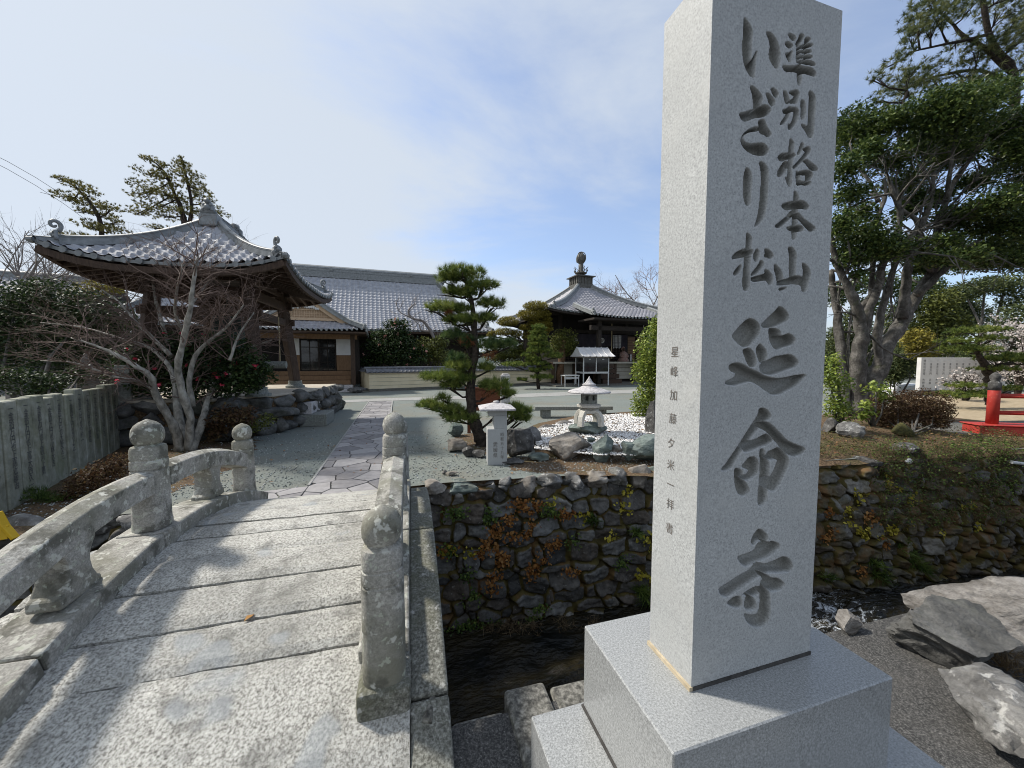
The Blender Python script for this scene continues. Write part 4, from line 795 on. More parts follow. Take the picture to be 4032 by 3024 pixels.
RIDGE = lambda w_, h: [(-w_ * .62, -.08), (w_ * .62, -.08), (w_ * .62, h * .22), (w_ * .5, h * .24), (w_ * .5, h * .46), (w_ * .56, h * .48), (w_ * .45, h * .52), (w_ * .45, h * .72), (w_ * .52, h * .74), (w_ * .36, h * .9), (0, h * 1.05), (-w_ * .36, h * .9), (-w_ * .52, h * .74), (-w_ * .45, h * .72), (-w_ * .45, h * .52), (-w_ * .56, h * .48), (-w_ * .5, h * .46), (-w_ * .5, h * .24), (-w_ * .62, h * .22)]
def ornament(parent, p, d, s, m, curl=True):
    """ridge-end tile: stepped plate with cheeks, round boss and a curled bird-perch tile"""
    p = np.array(p, float); d = np.array([d[0], d[1], 0], float); d /= np.linalg.norm(d); sd = np.array([-d[1], d[0], 0]); b = MB(); up = np.array([0, 0, 1.0])
    def plate(pts, th):
        v = [p + sd * x * s + up * z * s for x, z in pts]; v2 = [q + d * th * s for q in v]; n = len(v)
        b.add(v + v2, [tuple(range(n)), tuple(range(2 * n - 1, n - 1, -1))] + [(i, n + i, n + (i + 1) % n, (i + 1) % n) for i in range(n)])
    plate([(-.75, -.25), (.75, -.25), (.82, .1), (.6, .25), (.62, .7), (.35, 1.0), (0, 1.12), (-.35, 1.0), (-.62, .7), (-.6, .25), (-.82, .1)], .35)
    for x, z, r in ((0, .45, .34), (-.32, .75, .16), (.32, .75, .16), (-.45, .2, .15), (.45, .2, .15)):
        v, f = ico(2); b.add(v * np.array([r, r, r]) * s + p + d * .36 * s + sd * x * s + up * z * s, f)
    o = b.build('ridge_end_ornament', m, parent, smooth=True)
    if curl:
        b = MB(); a = np.linspace(-.3, 6.2, 30); rr = np.linspace(.66, .12, 30) * s
        c = p + up * (1.75 * s) + d * .2 * s; P = [c + d * (-math.cos(x) * r) * .9 + up * math.sin(x) * r for x, r in zip(a, rr)]
        P = [p + up * .9 * s - d * .1 * s, p + up * 1.25 * s - d * .3 * s] + P
        b.add(*tube(P, np.linspace(.26, .15, len(P)) * s, 8)); b.build('curl', m, o, smooth=True)
    else:
        b = MB(); b.add(*tube([p + up * 1.05 * s - d * .4 * s, p + up * 1.2 * s + d * .5 * s], [.26 * s, .28 * s], 12)); b.build('boss', m, o, smooth=True)
    return o
def hip_roof(t, x0, x1, y0, y1, ra, rb, axis, ze, zt, pitch, rows, m, A, B, lift, pw, faces='fblr', rw=.16, rh=.2, orn=.2, curl=True, ridge=True, mr=None, soffit=None, wall_in=1.0, raft=.24):
    """hipped roof; ridge from ra to rb along axis ('x' or 'y'); apex roofs have ra == rb"""
    mr = mr or m_ridge; cx, cy_ = (x0 + x1) / 2, (y0 + y1) / 2
    R0, R1 = ((ra, cy_), (rb, cy_)) if axis == 'x' else ((cx, ra), (cx, rb))
    fr = []; lin = lambda a, c: (lambda t: a + (c - a) * t); W, D = x1 - x0, y1 - y0
    if 'f' in faces: fr.append(roof_face((x0, y0), (x1, y0), (0, 1), lin(0, R0[0] - x0), lin(W, R1[0] - x0), R0[1] - y0, ze, zt, pitch, rows, A, B, lift, pw))
    if 'b' in faces: fr.append(roof_face((x1, y1), (x0, y1), (0, -1), lin(0, x1 - R1[0]), lin(W, x1 - R0[0]), y1 - R1[1], ze, zt, pitch, rows, A, B, lift, pw))
    if 'l' in faces: fr.append(roof_face((x0, y1), (x0, y0), (1, 0), lin(0, y1 - R1[1]), lin(D, y1 - R0[1]), R0[0] - x0, ze, zt, pitch, rows, A, B, lift, pw))
    if 'r' in faces: fr.append(roof_face((x1, y0), (x1, y1), (-1, 0), lin(0, R0[1] - y0), lin(D, R1[1] - y0), x1 - R1[0], ze, zt, pitch, rows, A, B, lift, pw))
    tl = tiles('roof', m, t, fr)
    b = MB()
    for (p, q, nrm) in (((x0, y0), (x1, y0), (0, -1)), ((x1, y0), (x1, y1), (1, 0)), ((x0, y1), (x0, y0), (-1, 0))):
        L = math.dist(p, q); P = eave_line(p, q, ze + .0, lift, max(4, int(L / pitch)) + 1); discs(b, P, pitch * .27, nrm); b.add(*sweep(P + np.array([-nrm[0], -nrm[1], 0]) * .03, [(-.02, -.035), (.02, -.035), (.02, .02), (-.02, .02)]))
    b.build('eave_tile', mr, tl, smooth=False)
    # eave board, soffit and rafters
    b = MB(); cor = [(x0 + .05, y0 + .05), (x1 - .05, y0 + .05), (x1 - .05, y1 - .05), (x0 + .05, y1 - .05)]
    for i in range(4): b.add(*sweep(eave_line(cor[i], cor[(i + 1) % 4], ze - .13, lift), [(-.04, -.06), (.04, -.06), (.04, .05), (-.04, .05)]))
    n = 24; k = wall_in
    for i in range(4):
        a = eave_line(cor[i], cor[(i + 1) % 4], ze - .1, lift, n); inn = np.array([cx, cy_, 0]); 
        ii = [(x0 + k, y0 + k), (x1 - k, y0 + k), (x1 - k, y1 - k), (x0 + k, y1 - k)]; c = eave_line(ii[i], ii[(i + 1) % 4], ze + .22, 0, n)
        b.add(np.vstack([a, c]), [(j, n + j, n + j + 1, j + 1) for j in range(n - 1)])
    eb = b.build('eaves', soffit or m_wood, t)
    b = MB()
    for i in range(4):
        L = math.dist(cor[i], cor[(i + 1) % 4]); n = int(L / raft); a = eave_line(cor[i], cor[(i + 1) % 4], ze - .17, lift, n); c = eave_line(ii[i], ii[(i + 1) % 4], ze + .10, 0, n)
        for j in range(1, n - 1):
            q = c[j].copy(); q[:2] = a[j][:2] + (c[j][:2].mean() * 0) + np.array([[0, k - .05], [-(k - .05), 0], [0, -(k - .05)], [k - .05, 0]][i]); b.add(*beam(a[j], q, .055, .075))
    b.build('rafter', soffit or m_wood, eb)
    # hip ridges
    for (c, r_, cs) in (((x0, y0), R0, 0), ((x1, y0), R1 if axis == 'x' else R0, 1), ((x1, y1), R1, 2), ((x0, y1), R0 if axis == 'x' else R1, 3)):
        tt = np.linspace(.02, 1, 22); P = np.column_stack([np.array(c) + (np.array(r_) - np.array(c)) * tt[:, None], zfun(tt, ze, zt, pw) + lift * (1 - tt) ** 2 + .02])
        b = MB(); b.add(*sweep(P[2:], RIDGE(rw, rh))); b.add(*sweep(P[:4], RIDGE(rw * .8, rh * .5))); b.build('hip_ridge', mr, t)
        dd = np.array(c) - np.array(r_); 
        if orn: ornament(t, P[2] + np.array([0, 0, .02]), dd, orn, mr, curl)
    if ridge and R0 != R1:
        b = MB(); a, c = np.array([*R0, zt]), np.array([*R1, zt]); dv = (c - a) / np.linalg.norm(c - a)
        b.add(*sweep([a - dv * .12, (a + c) / 2, c + dv * .12], RIDGE(rw * 1.35, rh * 1.6))); b.build('ridge', mr, t)
    return tl

# ================================================================== bell tower
def mk_tower():
    x0, x1, y0, y1 = -6.05, -2.28, 8.2, 12.6; cx, cy_ = (x0 + x1) / 2, (y0 + y1) / 2
    t = thing('bell_tower', 'temple bell tower with upswept silver tiled hip roof on splayed dark posts', 'bell tower', (cx, cy_, .85))
    L = lambda x, y, z: (x - cx, y - cy_, z - .85)
    hip_roof(t, x0 - cx, x1 - cx, y0 - cy_, y1 - cy_, 9.95 - cy_, 10.95 - cy_, 'y', 3.34 - .85, 4.72 - .85, .20, 10, m_tile, .034, .055, .27, 1.25, orn=.13, rw=.12, rh=.09, wall_in=1.0, raft=.2)
    ornament(t, L(cx, 9.74, 4.79), (0, -1), .19, m_ridge, False); b = MB(); b.add(*box(-.17, .17, 9.66 - cy_, 9.95 - cy_, 4.50 - .85, 4.76 - .85)); b.build('ridge_end_block', m_ridge, t, bevel=.02); ornament(t, L(cx, 11.0, 4.68), (0, 1), .22, m_ridge, False)
    tops = {}
    for sx in (-1, 1):
        for sy in (-1, 1):
            bx, by = cx + sx * 1.02, cy_ + sy * 1.32; tx, ty = cx + sx * .80, cy_ + sy * 1.06; b = MB(); p, q = np.array(L(bx, by, 1.02)), np.array(L(tx, ty, 3.5)); b.add(*beam(p, q, .21, .21)); o = b.build('post', m_wood, t, bevel=.012)
            b = MB(); b.add(*lathe([(.24, 0), (.24, .05), (.19, .07), (.17, .12), (.17, .19)], L(bx, by, .85), 20)); b.build('post_footing', m_bench, o, smooth=False); tops[sx, sy] = (p, q)
    def lv(k, z): p, q = tops[k]; s = (z - .85 - p[2]) / (q[2] - p[2]); return p + (q - p) * s
    for z, h in ((2.62, .17), (3.05, .2), (3.38, .18)):
        b = MB()
        for a, c in (((-1, -1), (1, -1)), ((-1, 1), (1, 1)), ((-1, -1), (-1, 1)), ((1, -1), (1, 1))):
            p, q = lv(a, z), lv(c, z); d = (q - p) / np.linalg.norm(q - p); b.add(*beam(p - d * .22, q + d * .22, .1, h))
        b.build('tie_beam', m_wood, t, bevel=.01)
    b = MB(); b.add(*box(-.9, .9, -1.15, 1.15, 2.63, 2.70)); b.build('ceiling', m_wood4, t)
    for sx in (-1, 1):
        for yy in np.linspace(-.75, .75, 4): b = MB(); b.add(*box(sx * .86 - .09, sx * .86 + .09, yy - .08, yy + .08, 2.5, 2.66)); b.build('bracket', m_wood, t, bevel=.01)
    for sy in (-1, 1):
        for xx in np.linspace(-.5, .5, 3): b = MB(); b.add(*box(xx - .08, xx + .08, sy * 1.12 - .09, sy * 1.12 + .09, 2.5, 2.66)); b.build('bracket', m_wood, t, bevel=.01)
    m_br = M('green_bronze', [(.3, (.02, .035, .03)), (.7, (.06, .085, .07))], scale=6, rough=.6, metal=.4)
    bt = thing('temple_bell', 'green bronze temple bell hanging inside the bell tower', 'bell', (cx, cy_, 1.75)); b = MB()
    b.add(*lathe([(.36, 0), (.37, .04), (.34, .08), (.335, .5), (.345, .53), (.32, .56), (.31, .85), (.26, .96), (.12, 1.02), (.02, 1.03)], (0, 0, 0), 28)); b.build('bell_body', m_br, bt, smooth=True)
    b = MB(); b.add(*tube([(-.08, 0, 1.0), (-.07, 0, 1.14), (0, 0, 1.2), (.07, 0, 1.14), (.08, 0, 1.0)], .03, 8)); b.add(*tube([(0, 0, 1.18), (0, 0, 1.62)], .02, 6)); b.build('crown_loop', m_br, bt, smooth=True)
    s = thing('bell_striker', 'grey weathered log for striking the bell, hung level at the tower side', 'bell striker', (cx + 1.0, cy_ - .3, 1.5)); b = MB(); b.add(*tube([(-.55, 0, 0), (.28, 0, 0)], .085, 14)); b.build('log', m_bench, s, smooth=False)
    b = MB()
    for x in (-.4, .15): b.add(*tube([(x, 0, .05), (x, 0, 1.12)], .012, 5))
    b.build('rope', m_straw, s)
m_straw = M('straw_rope', [(.3, (.30, .24, .14)), (.7, (.45, .37, .22))], scale=20, rough=.9)
mk_tower()
def mk_platform():
    P = [(-6.9, 8.55), (-3.75, 8.55), (-2.95, 9.35), (-2.5, 10.4), (-2.35, 11.5), (-2.35, 13.2), (-6.9, 13.2)]
    t = thing('stone_platform', 'raised platform of dark stacked fieldstones with a smooth floor under the bell tower', 'platform', (-4.6, 10.8, 0)); b = MB(); b.add(*prism(P, 0, .80)); b.build('core', m_soil, t, t)
    m_fl = M('platform_floor', [(.3, (.36, .31, .24)), (.7, (.48, .43, .35))], scale=3, rough=.9)
    b = MB(); b.add(*prism(P, .80, .85)); b.build('floor', m_fl, t, t, bevel=.01)
    r = np.random.default_rng(4); b = MB(); k = 0
    for i in range(len(P) - 2):
        a, c = np.array(P[i]), np.array(P[i + 1]); L = np.linalg.norm(c - a); d = (c - a) / L; ang = math.atan2(d[1], d[0]); z = 0
        for rw_, hh in enumerate((.30, .27, .25)):
            x = r.uniform(-.05, .1)
            while x < L:
                w_ = r.uniform(.22, .62); p = a + d * (x + w_ / 2); b.add(*rockv((p[0], p[1], z + hh / 2 - .01 + r.uniform(-.05, .05)), (w_ * .60, .2 + r.uniform(-.05, .06), hh * r.uniform(.55, .85)), 900 + k, 3, ang, cuts=14, amp=.16, tilt=(0, r.uniform(-.25, .25)))); x += w_; k += 1
            z += hh
    b.build('fieldstone_facing', m_rockw, t, t, smooth=True)
    s = thing('stone_steps', 'two pale granite steps at the right corner of the bell tower platform', 'steps', (-2.35, 10.6, 0))
    b = MB(); b.add(*box(-2.62, -2.02, 10.0, 10.95, 0, .29)); b.build('step', m_bench, s, s, bevel=.012); b = MB(); b.add(*box(-2.75, -2.36, 10.1, 10.95, .292, .58)); b.build('step', m_lant2, s, s, bevel=.012)
mk_platform()

# ================================================================== main hall with its gabled entrance
HA = R(20 - 15); HO = cw(-8.46, 20)
def mk_hall():
    t = thing('main_hall', 'long low temple hall with a broad silver tiled roof and thick ridge', 'temple hall', HO, HA)
    hip_roof(t, -13, 9.3, 4.6, 15.6, -9.6, 6.1, 'x', 3.6, 7.95, .29, 20, m_tile, .036, .075, .12, 1.02, faces='fr', orn=.24, curl=False, rw=.3, rh=.3, ridge=False, raft=.4)
    b = MB(); b.add(*sweep([(-9.9, 10.1, 7.9), (-2, 10.1, 7.9), (6.4, 10.1, 7.9)], RIDGE(.42, .78))); rd = b.build('ridge', m_ridge, t)
    b = MB(); discs(b, [(x, 9.86, 8.02) for x in np.arange(-9.7, 6.2, .27)], .07, (0, -1)); b.build('ridge_disc', m_ridge, rd)
    
    for x in (-7.5, -1.8, 4): b = MB(); discs(b, [(x, 9.88, 8.46)], .13, (0, -1)); b.build('ridge_crest', m_ridge, rd)
    ornament(t, (6.45, 10.1, 8.0), (1, 0), .45, m_ridge, False)
    b = MB(); b.add(*box(-12, 8.2, 6.2, 14, 0, 3.9)); b.build('wall', m_wood4, t)
    for x in np.arange(-11.5, 8.2, 1.9): b = MB(); b.add(*box(x - .08, x + .08, 6.08, 6.2, .3, 3.7)); b.build('wall_post', m_wood, t)
    for x in np.arange(1.2, 6.0, 1.9): b = MB(); b.add(*box(x + .1, x + 1.7, 6.14, 6.19, 1.0, 2.7)); b.build('shutter', m_wood4, t)
    # gabled entrance: a hipped skirt with a gable standing in it
    e = thing('hall_entrance', 'gabled wooden entrance porch of the main hall with pale gable lattice and dark glass doors', 'entrance porch', HO, HA)
    cx, hw = -2.1, 2.85; ze, zr = 3.1, 5.0; yf = -1.3; yg = -.35; run = hw; tg = .36
    lin = lambda a, c: (lambda q: a + (c - a) * q)
    side = lambda q: (q / tg) * (yg - yf - .25) if q < tg else (yg - yf - .25)
    fr = [roof_face((cx - hw, 6), (cx - hw, yf), (1, 0), lambda q: 0, lambda q: (6 - yf) - side(q), run, ze, zr, .23, 14, .028, .026, .12, 1.05, liftp=6),
          roof_face((cx + hw, yf), (cx + hw, 6), (-1, 0), side, lambda q: 6 - yf, run, ze, zr, .23, 14, .028, .026, .12, 1.05, liftp=6),
          roof_face((cx - hw, yf), (cx + hw, yf), (0, 1), lambda q: q * tg * hw, lambda q: 2 * hw - q * tg * hw, yg - yf, ze, ze + (zr - ze) * (.62 * tg + .38 * tg ** 2.05), .23, 5, .028, .026, .12, 1.05)]
    rf = tiles('roof', m_tile2, e, fr)
    b = MB(); discs(b, eave_line((cx - hw, yf), (cx + hw, yf), ze, .12, 26), .06, (0, -1)); discs(b, eave_line((cx + hw, yf), (cx + hw, 4), ze, .0, 24), .06, (1, 0)); b.build('eave_tile', m_ridge, rf)
    zt_ = lambda q: zfun(np.array(q), ze, zr, 1.05)
    zb = float(zt_(tg))
    b = MB(); hx = hw * (1 - tg); b.add([(cx - hx, yg, zb + .0), (cx + hx, yg, zb + .0), (cx, yg, zr - .15)], [(0, 1, 2)]); b.build('gable_board', m_wood3, e)
    b = MB()
    for sx in (-1, 1):
        q = np.linspace(tg * .75, 1, 12); P = [(cx + sx * hw * (1 - a), yg - .14, float(zt_(a)) - .12) for a in q]; b.add(*sweep(P, [(-.05, -.12), (.05, -.12), (.05, .1), (-.05, .1)]))
    b.build('bargeboard', m_wood3, e)
    b = MB(); b.add(*box(cx - hx + .1, cx + hx - .1, yg - .10, yg - .02, zb, zb + .12)); b.add(*box(cx - hx + .5, cx + hx - .5, yg - .09, yg - .03, zb + .5, zb + .56))
    for x in np.arange(-hx + .25, hx - .2, .11):
        h = min(.5, (hx - abs(x)) * .62); b.add(*box(cx + x - .018, cx + x + .018, yg - .06, yg - .03, zb + .1, zb + max(h, .1)))
    for z in (.22, .34): b.add(*box(cx - hx + .3 + z, cx + hx - .3 - z, yg - .055, yg - .035, zb + z - .012, zb + z + .012))
    b.build('gable_lattice', m_wood3, e)
    b = MB(); rr = np.random.default_rng(2)
    for x in np.linspace(-.6, .6, 13):
        v, f = ico(1); b.add(v * np.array([.07, .04, .07 + .05 * (1 - abs(x))]) + np.array([cx + x, yg - .16, zb + .72 - abs(x) * .22 + rr.uniform(-.04, .04)]), f)
    b.build('gable_carving', m_white, e, smooth=True)
    for sx in (-1, 1):
        q = np.linspace(0.02, 1, 16); yy = [yf + side(a) for a in q]
        b = MB(); b.add(*sweep([(cx + sx * hw * (1 - a), y, float(zt_(a)) + .03 + .12 * (1 - a) ** 3) for a, y in zip(q, yy)], RIDGE(.16, .16))); b.build('verge_ridge', m_ridge, e)
        ornament(e, (cx + sx * (hw - .12), yf + .05, ze + .15), (sx * .7, -.7), .13, m_ridge, False)
    b = MB(); b.add(*sweep([(cx, yg - .3, zr), (cx, 3, zr), (cx, 6.2, zr)], RIDGE(.2, .25))); b.build('ridge', m_ridge, e); ornament(e, (cx, yg - .3, zr), (0, -1), .2, m_ridge, False)
    b = MB(); b.add(*box(cx - hw + .05, cx + hw - .05, yf + .06, 4.4, ze - .14, ze - .06)); b.build('eaves', m_wood, e)
    for x in (-4.5, 0.02): b = MB(); b.add(*box(x - .11, x + .11, -.11, .11, .30, 3.0)); b.build('post', m_wood, e, bevel=.01)
    b = MB(); b.add(*box(-4.7, .25, -.09, .09, 2.72, 2.98)); b.build('lintel', m_wood2, e)
    y = 1.0
    def pn(nm, x0, x1, z0, z1, m, d=.04): q = MB(); q.add(*box(x0, x1, y - d, y, z0, z1)); return q.build(nm, m, e)
    pn('wall_back', -4.9, .3, .3, 3.05, m_wood4, -.3)
    for x0, x1 in ((-3.05, -2.64), (-.86, -.12)): pn('white_panel', x0, x1, 1.9, 2.78, m_white); pn('wainscot', x0, x1, 1.06, 1.89, m_wood2, .05)
    pn('head_beam', -4.7, .2, 2.80, 3.0, m_wood2, .08)
    dr = pn('sliding_door', -2.6, -.9, 1.06, 2.78, m_glass, .02)
    b = MB()
    for x in (-2.6, -2.18, -1.77, -1.73, -1.32, -.94): b.add(*box(x, x + .04, y - .05, y - .021, 1.06, 2.78))
    for z in (1.06, 1.5, 2.3, 2.72): b.add(*box(-2.6, -.9, y - .045, y - .021, z, z + .04))
    b.build('door_frame', m_wood4, dr)
    pn('side_door', -4.4, -3.15, 1.06, 2.78, m_dark); pn('wainscot', -3.14, -3.06, 1.06, 2.78, m_wood2, .06)
    for i, z in enumerate((.33, .57, .81)): b = MB(); b.add(*box(-4.3, -.12, .0 + i * .3, 1.02, z, z + .235)); b.build('wooden_step', m_wood2, e, bevel=.01)
    b = MB(); b.add(*box(-4.6, .2, -1.0, 1.0, 0, .16)); b.add(*box(-4.4, 0, -.5, 1.0, .162, .325)); b.build('stone_footing', m_lant2, e, bevel=.015)
mk_hall()
# ------------------------------------------------------------------ cream garden wall with tile cap
def mk_cwall():
    p, q = gp(1455, 1543), gp(2192, 1511.5); d = (q - p)[:2]; L = np.linalg.norm(d); a = math.atan2(d[1], d[0])
    t = thing('garden_wall', 'low cream plastered wall with fine grooves and a dark tile cap before the main hall', 'garden wall', p, a)
    b = MB(); b.add(*box(0, L, 0, .32, 0, .14)); b.build('footing', m_conc, t)
    b = MB(); b.add(*box(.004, L - .004, .02, .30, .14, .98)); b.add(*box(.02, .30, .3, 2.6, .14, .98)); b.build('plaster', m_plast, t)
    b = MB()
    for z in (.30, .50, .70, .88): b.add(*box(-.001, L, .012, .03, z, z + .012))
    b.build('groove_line', m_bench, t)
    fr = [roof_face((-.15, -.12), (L + .15, -.12), (0, 1), lambda q_: 0, lambda q_: L + .3, .28, 1.0, 1.2, .22, 2, .022, .02, 0, 1), roof_face((L + .15, .44), (-.15, .44), (0, -1), lambda q_: 0, lambda q_: L + .3, .28, 1.0, 1.2, .22, 2, .022, .02, 0, 1)]
    c = tiles('tile_cap', m_captile, t, fr); b = MB(); b.add(*tube([(-.2, .16, 1.21), (L + .2, .16, 1.21)], .075, 10)); b.add(*box(-.1, L + .1, -.08, .40, .95, 1.0)); discs(b, [(x, -.13, 1.01) for x in np.arange(-.1, L + .1, .22)], .05, (0, -1)); b.build('cap_ridge_tile', m_captile, c)
    fr = [roof_face((-.12, 2.8), (-.12, .1), (1, 0), lambda q_: 0, lambda q_: 2.7, .28, 1.0, 1.2, .22, 2, .022, .02, 0, 1)]; tiles('tile_cap', m_captile, t, fr)
mk_cwall()

# ================================================================== square pavilion hall
PO = cw(5.59, 31); PA = R(20 - 15)
def mk_pavilion():
    t = thing('pavilion_hall', 'square temple pavilion with pyramid tiled roof and an openwork ball finial', 'pavilion', PO, PA)
    h = 5.3; ze, zt = 4.72, 7.62
    # the pyramid stops at a small square: build as a hip roof to an apex above, hidden by the finial box
    k = 4.75 / 5.3
    hip_roof(t, -h, h, -h, h, 0, 0, 'x', ze, 7.95, .29, 20, m_tile2, .034, .06, .3, 1.3, orn=.22, curl=False, rw=.26, rh=.26, ridge=False, raft=.35, soffit=m_wood4, wall_in=1.6)
    b = MB(); b.add(*box(-.72, .72, -.72, .72, 7.2, 7.72)); b.add(*box(-.66, .66, -.66, .66, 7.7, 8.28)); 
    for sx in (-1, 1):
        for x in np.linspace(-.6, .6, 5): b.add(*box(x - .03, x + .03, sx * .69 - .03, sx * .69 + .03, 7.72, 8.26)); b.add(*box(sx * .69 - .03, sx * .69 + .03, x - .03, x + .03, 7.72, 8.26))
    b.add(*prism([(-.86, -.86), (.86, -.86), (.86, .86), (-.86, .86)], 8.28, 8.35)); fb = b.build('finial_box', m_copper, t)
    b = MB(); b.add(*lathe([(.30, 8.35), (.28, 8.5), (.2, 8.55), (.2, 9.35), (.16, 9.4), (.24, 9.48), (.36, 9.66), (.40, 9.85), (.34, 10.05), (.2, 10.22), (.06, 10.3), (.02, 10.42)], (0, 0, 0), 20))
    fo = b.build('finial_ball', m_copper, fb, smooth=True); b = MB()
    for i in range(8):
        a = i * math.pi / 4; c, s = math.cos(a), math.sin(a); b.add(*tube([(c * .2, s * .2, 8.62), (c * .42, s * .42, 8.66), (c * .56, s * .56, 8.85), (c * .44, s * .44, 9.0), (c * .6, s * .6, 9.14)], [.05, .05, .045, .04, .02], 6))
    b.add(*lathe([(.42, 8.6), (.5, 8.68), (.42, 8.72)], (0, 0, 0), 20)); b.build('lotus_crown', m_copper, fo, smooth=True); b = MB()
    for a in (.4, 1.97): b.add(*tube([(math.cos(a) * .46 * math.cos(x), math.sin(a) * .46 * math.cos(x), 9.85 + .5 * math.sin(x)) for x in np.linspace(-.6, math.pi + .6, 20)], .035, 5))
    b.build('flame_band', m_copper, fo, smooth=True)
    # portico in front
    fr = [roof_face((-3.1, -7.0), (3.1, -7.0), (0, 1), lambda q: 0, lambda q: 6.2, 2.6, 4.36, 5.32, .29, 8, .034, .06, .12, 1)]; pr = tiles('portico_roof', m_tile2, t, fr)
    b = MB(); discs(b, eave_line((-3.1, -7), (3.1, -7), 4.36, .12, 25), .07, (0, -1)); b.build('eave_tile', m_ridge, pr)
    for sx in (-1, 1):
        b = MB(); b.add(*sweep([(sx * 3.05, -6.9, 4.5), (sx * 3.05, -5.6, 4.92), (sx * 3.05, -4.4, 5.36)], RIDGE(.22, .2))); b.build('verge_ridge', m_ridge, pr); ornament(pr, (sx * 3.05, -6.75, 4.6), (0, -1), .2, m_ridge, False)
    b = MB(); b.add(*box(-3.05, 3.05, -6.92, -4.9, 4.16, 4.28)); b.build('portico_eaves', m_wood4, t); b = MB(); b.add(*box(-2.9, 2.9, -6.35, -6.1, 3.55, 3.85)); b.build('portico_beam', m_wood4, t, bevel=.02)
    for x in (-2.25, 2.25): b = MB(); b.add(*box(x - .13, x + .13, -6.35, -6.09, .1, 4.2)); b.build('portico_post', m_wood4, t, bevel=.02)
    # body
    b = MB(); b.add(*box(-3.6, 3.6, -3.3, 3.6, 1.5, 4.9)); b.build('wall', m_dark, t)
    for x in (-3.6, -1.25, 1.9, 3.75): b = MB(); b.add(*box(x - .11, x + .11, -3.55, -3.33, 1.55, 4.8)); b.build('post', m_wood4, t)
    b = MB(); b.add(*box(-3.8, 3.9, -3.57, -3.36, 3.55, 3.8)); b.build('head_beam', m_wood4, t)
    b = MB(); b.add(*box(-4.9, 4.9, -5.0, 4.9, 1.42, 1.5)); vr = b.build('veranda', m_wood, t); b = MB(); b.add(*box(-4.92, 4.92, -5.06, -5.005, 1.40, 1.52)); b.build('veranda_edge', m_pale, vr)
    b = MB(); b.add(*box(-1.2, 4.6, -4.5, -4.4, .3, 1.40)); b.add(*box(-4.5, -3.2, -4.5, -4.4, .3, 1.4)); b.build('underfloor_boarding', m_pale, t)
    b = MB()
    for z in (.55, .82, 1.1): b.add(*box(-1.2, 4.6, -4.515, -4.49, z, z + .02))
    b.build('boarding_groove', m_wood, t)
    for x in np.arange(-4.8, 4.9, 1.6): b = MB(); b.add(*box(x - .09, x + .09, -4.9, -4.72, 0, 1.42)); b.build('underfloor_post', m_wood, t)
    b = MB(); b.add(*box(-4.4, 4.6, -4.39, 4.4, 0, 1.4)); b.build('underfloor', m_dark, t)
    b = MB()
    for i in range(4): b.add(*box(-1.9, -.4, -6.2 + i * .3, -5.05, .06 + i * .34, .06 + i * .34 + .3))
    b.build('stair', m_wood, t); b = MB(); b.add(*box(-5.6, 5.6, -6.8, 5.6, 0, .09)); b.build('footing', m_conc, t)
    b = MB(); b.add(*box(2.95, 3.62, -3.42, -3.36, 1.6, 3.4)); b.build('shutter', m_wood2, t); b = MB(); b.add(*box(2.03, 2.75, -3.42, -3.36, 1.6, 3.4)); sh = b.build('shutter', m_wood2, t)
    b = MB()
    for z in np.arange(1.6, 3.4, .19): b.add(*box(2.03, 3.62, -3.45, -3.43, z, z + .03))
    b.build('shutter_slat', m_wood, sh)
    # lattice doors
    b = MB()
    for x in np.arange(-3.4, 1.8, .13): b.add(*box(x, x + .03, -3.36, -3.33, 1.6, 2.5))
    for z in np.arange(1.6, 2.55, .13): b.add(*box(-3.45, 1.8, -3.365, -3.335, z, z + .03))
    b.build('lattice_door', m_wood, t)
    # curtain with crests
    m_cur = M('dark_purple_curtain', [(.3, (.022, .019, .026)), (.7, (.045, .04, .05))], scale=3, rough=.9)
    n = 60; xs = np.linspace(-3.5, 1.85, n); b = MB(); V = [(x, -3.62 + .04 * math.sin(x * 9), 3.5) for x in xs] + [(x, -3.64 + .06 * math.sin(x * 9 + .4), 2.42 + .22 * abs(math.sin((x + 1.25) / 3.15 * math.pi)) ** .7) for x in xs]
    b.add(V, [(i, i + 1, n + i + 1, n + i) for i in range(n - 1)]); cu = b.build('curtain', m_cur, t, smooth=True)
    b = MB()
    for x in (-2.55, -.35): b.add(*rotx(lathe([(.19, 0), (.19, .015)], (0, 0, 0), 20), x, -3.71, 3.05))
    b.build('crest_disc', m_white, cu); b = MB()
    for x in (-2.55, -.35):
        for k in range(3):
            a = k * 2.094 + .5; b.add(*rotx(lathe([(.055, 0), (.055, .012)], (.085 * math.cos(a), .085 * math.sin(a), 0), 10), x, -3.728, 3.05))
        b.add(*rotx(lathe([(.025, 0), (.025, .012)], (0, 0, 0), 8), x, -3.728, 3.05))
    b.build('crest_emblem', m_ink, cu)
def rotx(vf, x, y, z):
    v, f = vf; v = np.stack([v[:, 0], -v[:, 2], v[:, 1]], 1) + np.array([x, y, z]); return v, f
mk_pavilion()
def PW(x, y, z): c, s = math.cos(PA), math.sin(PA); return np.array([PO[0] + x * c - y * s, PO[1] + x * s + y * c, z])
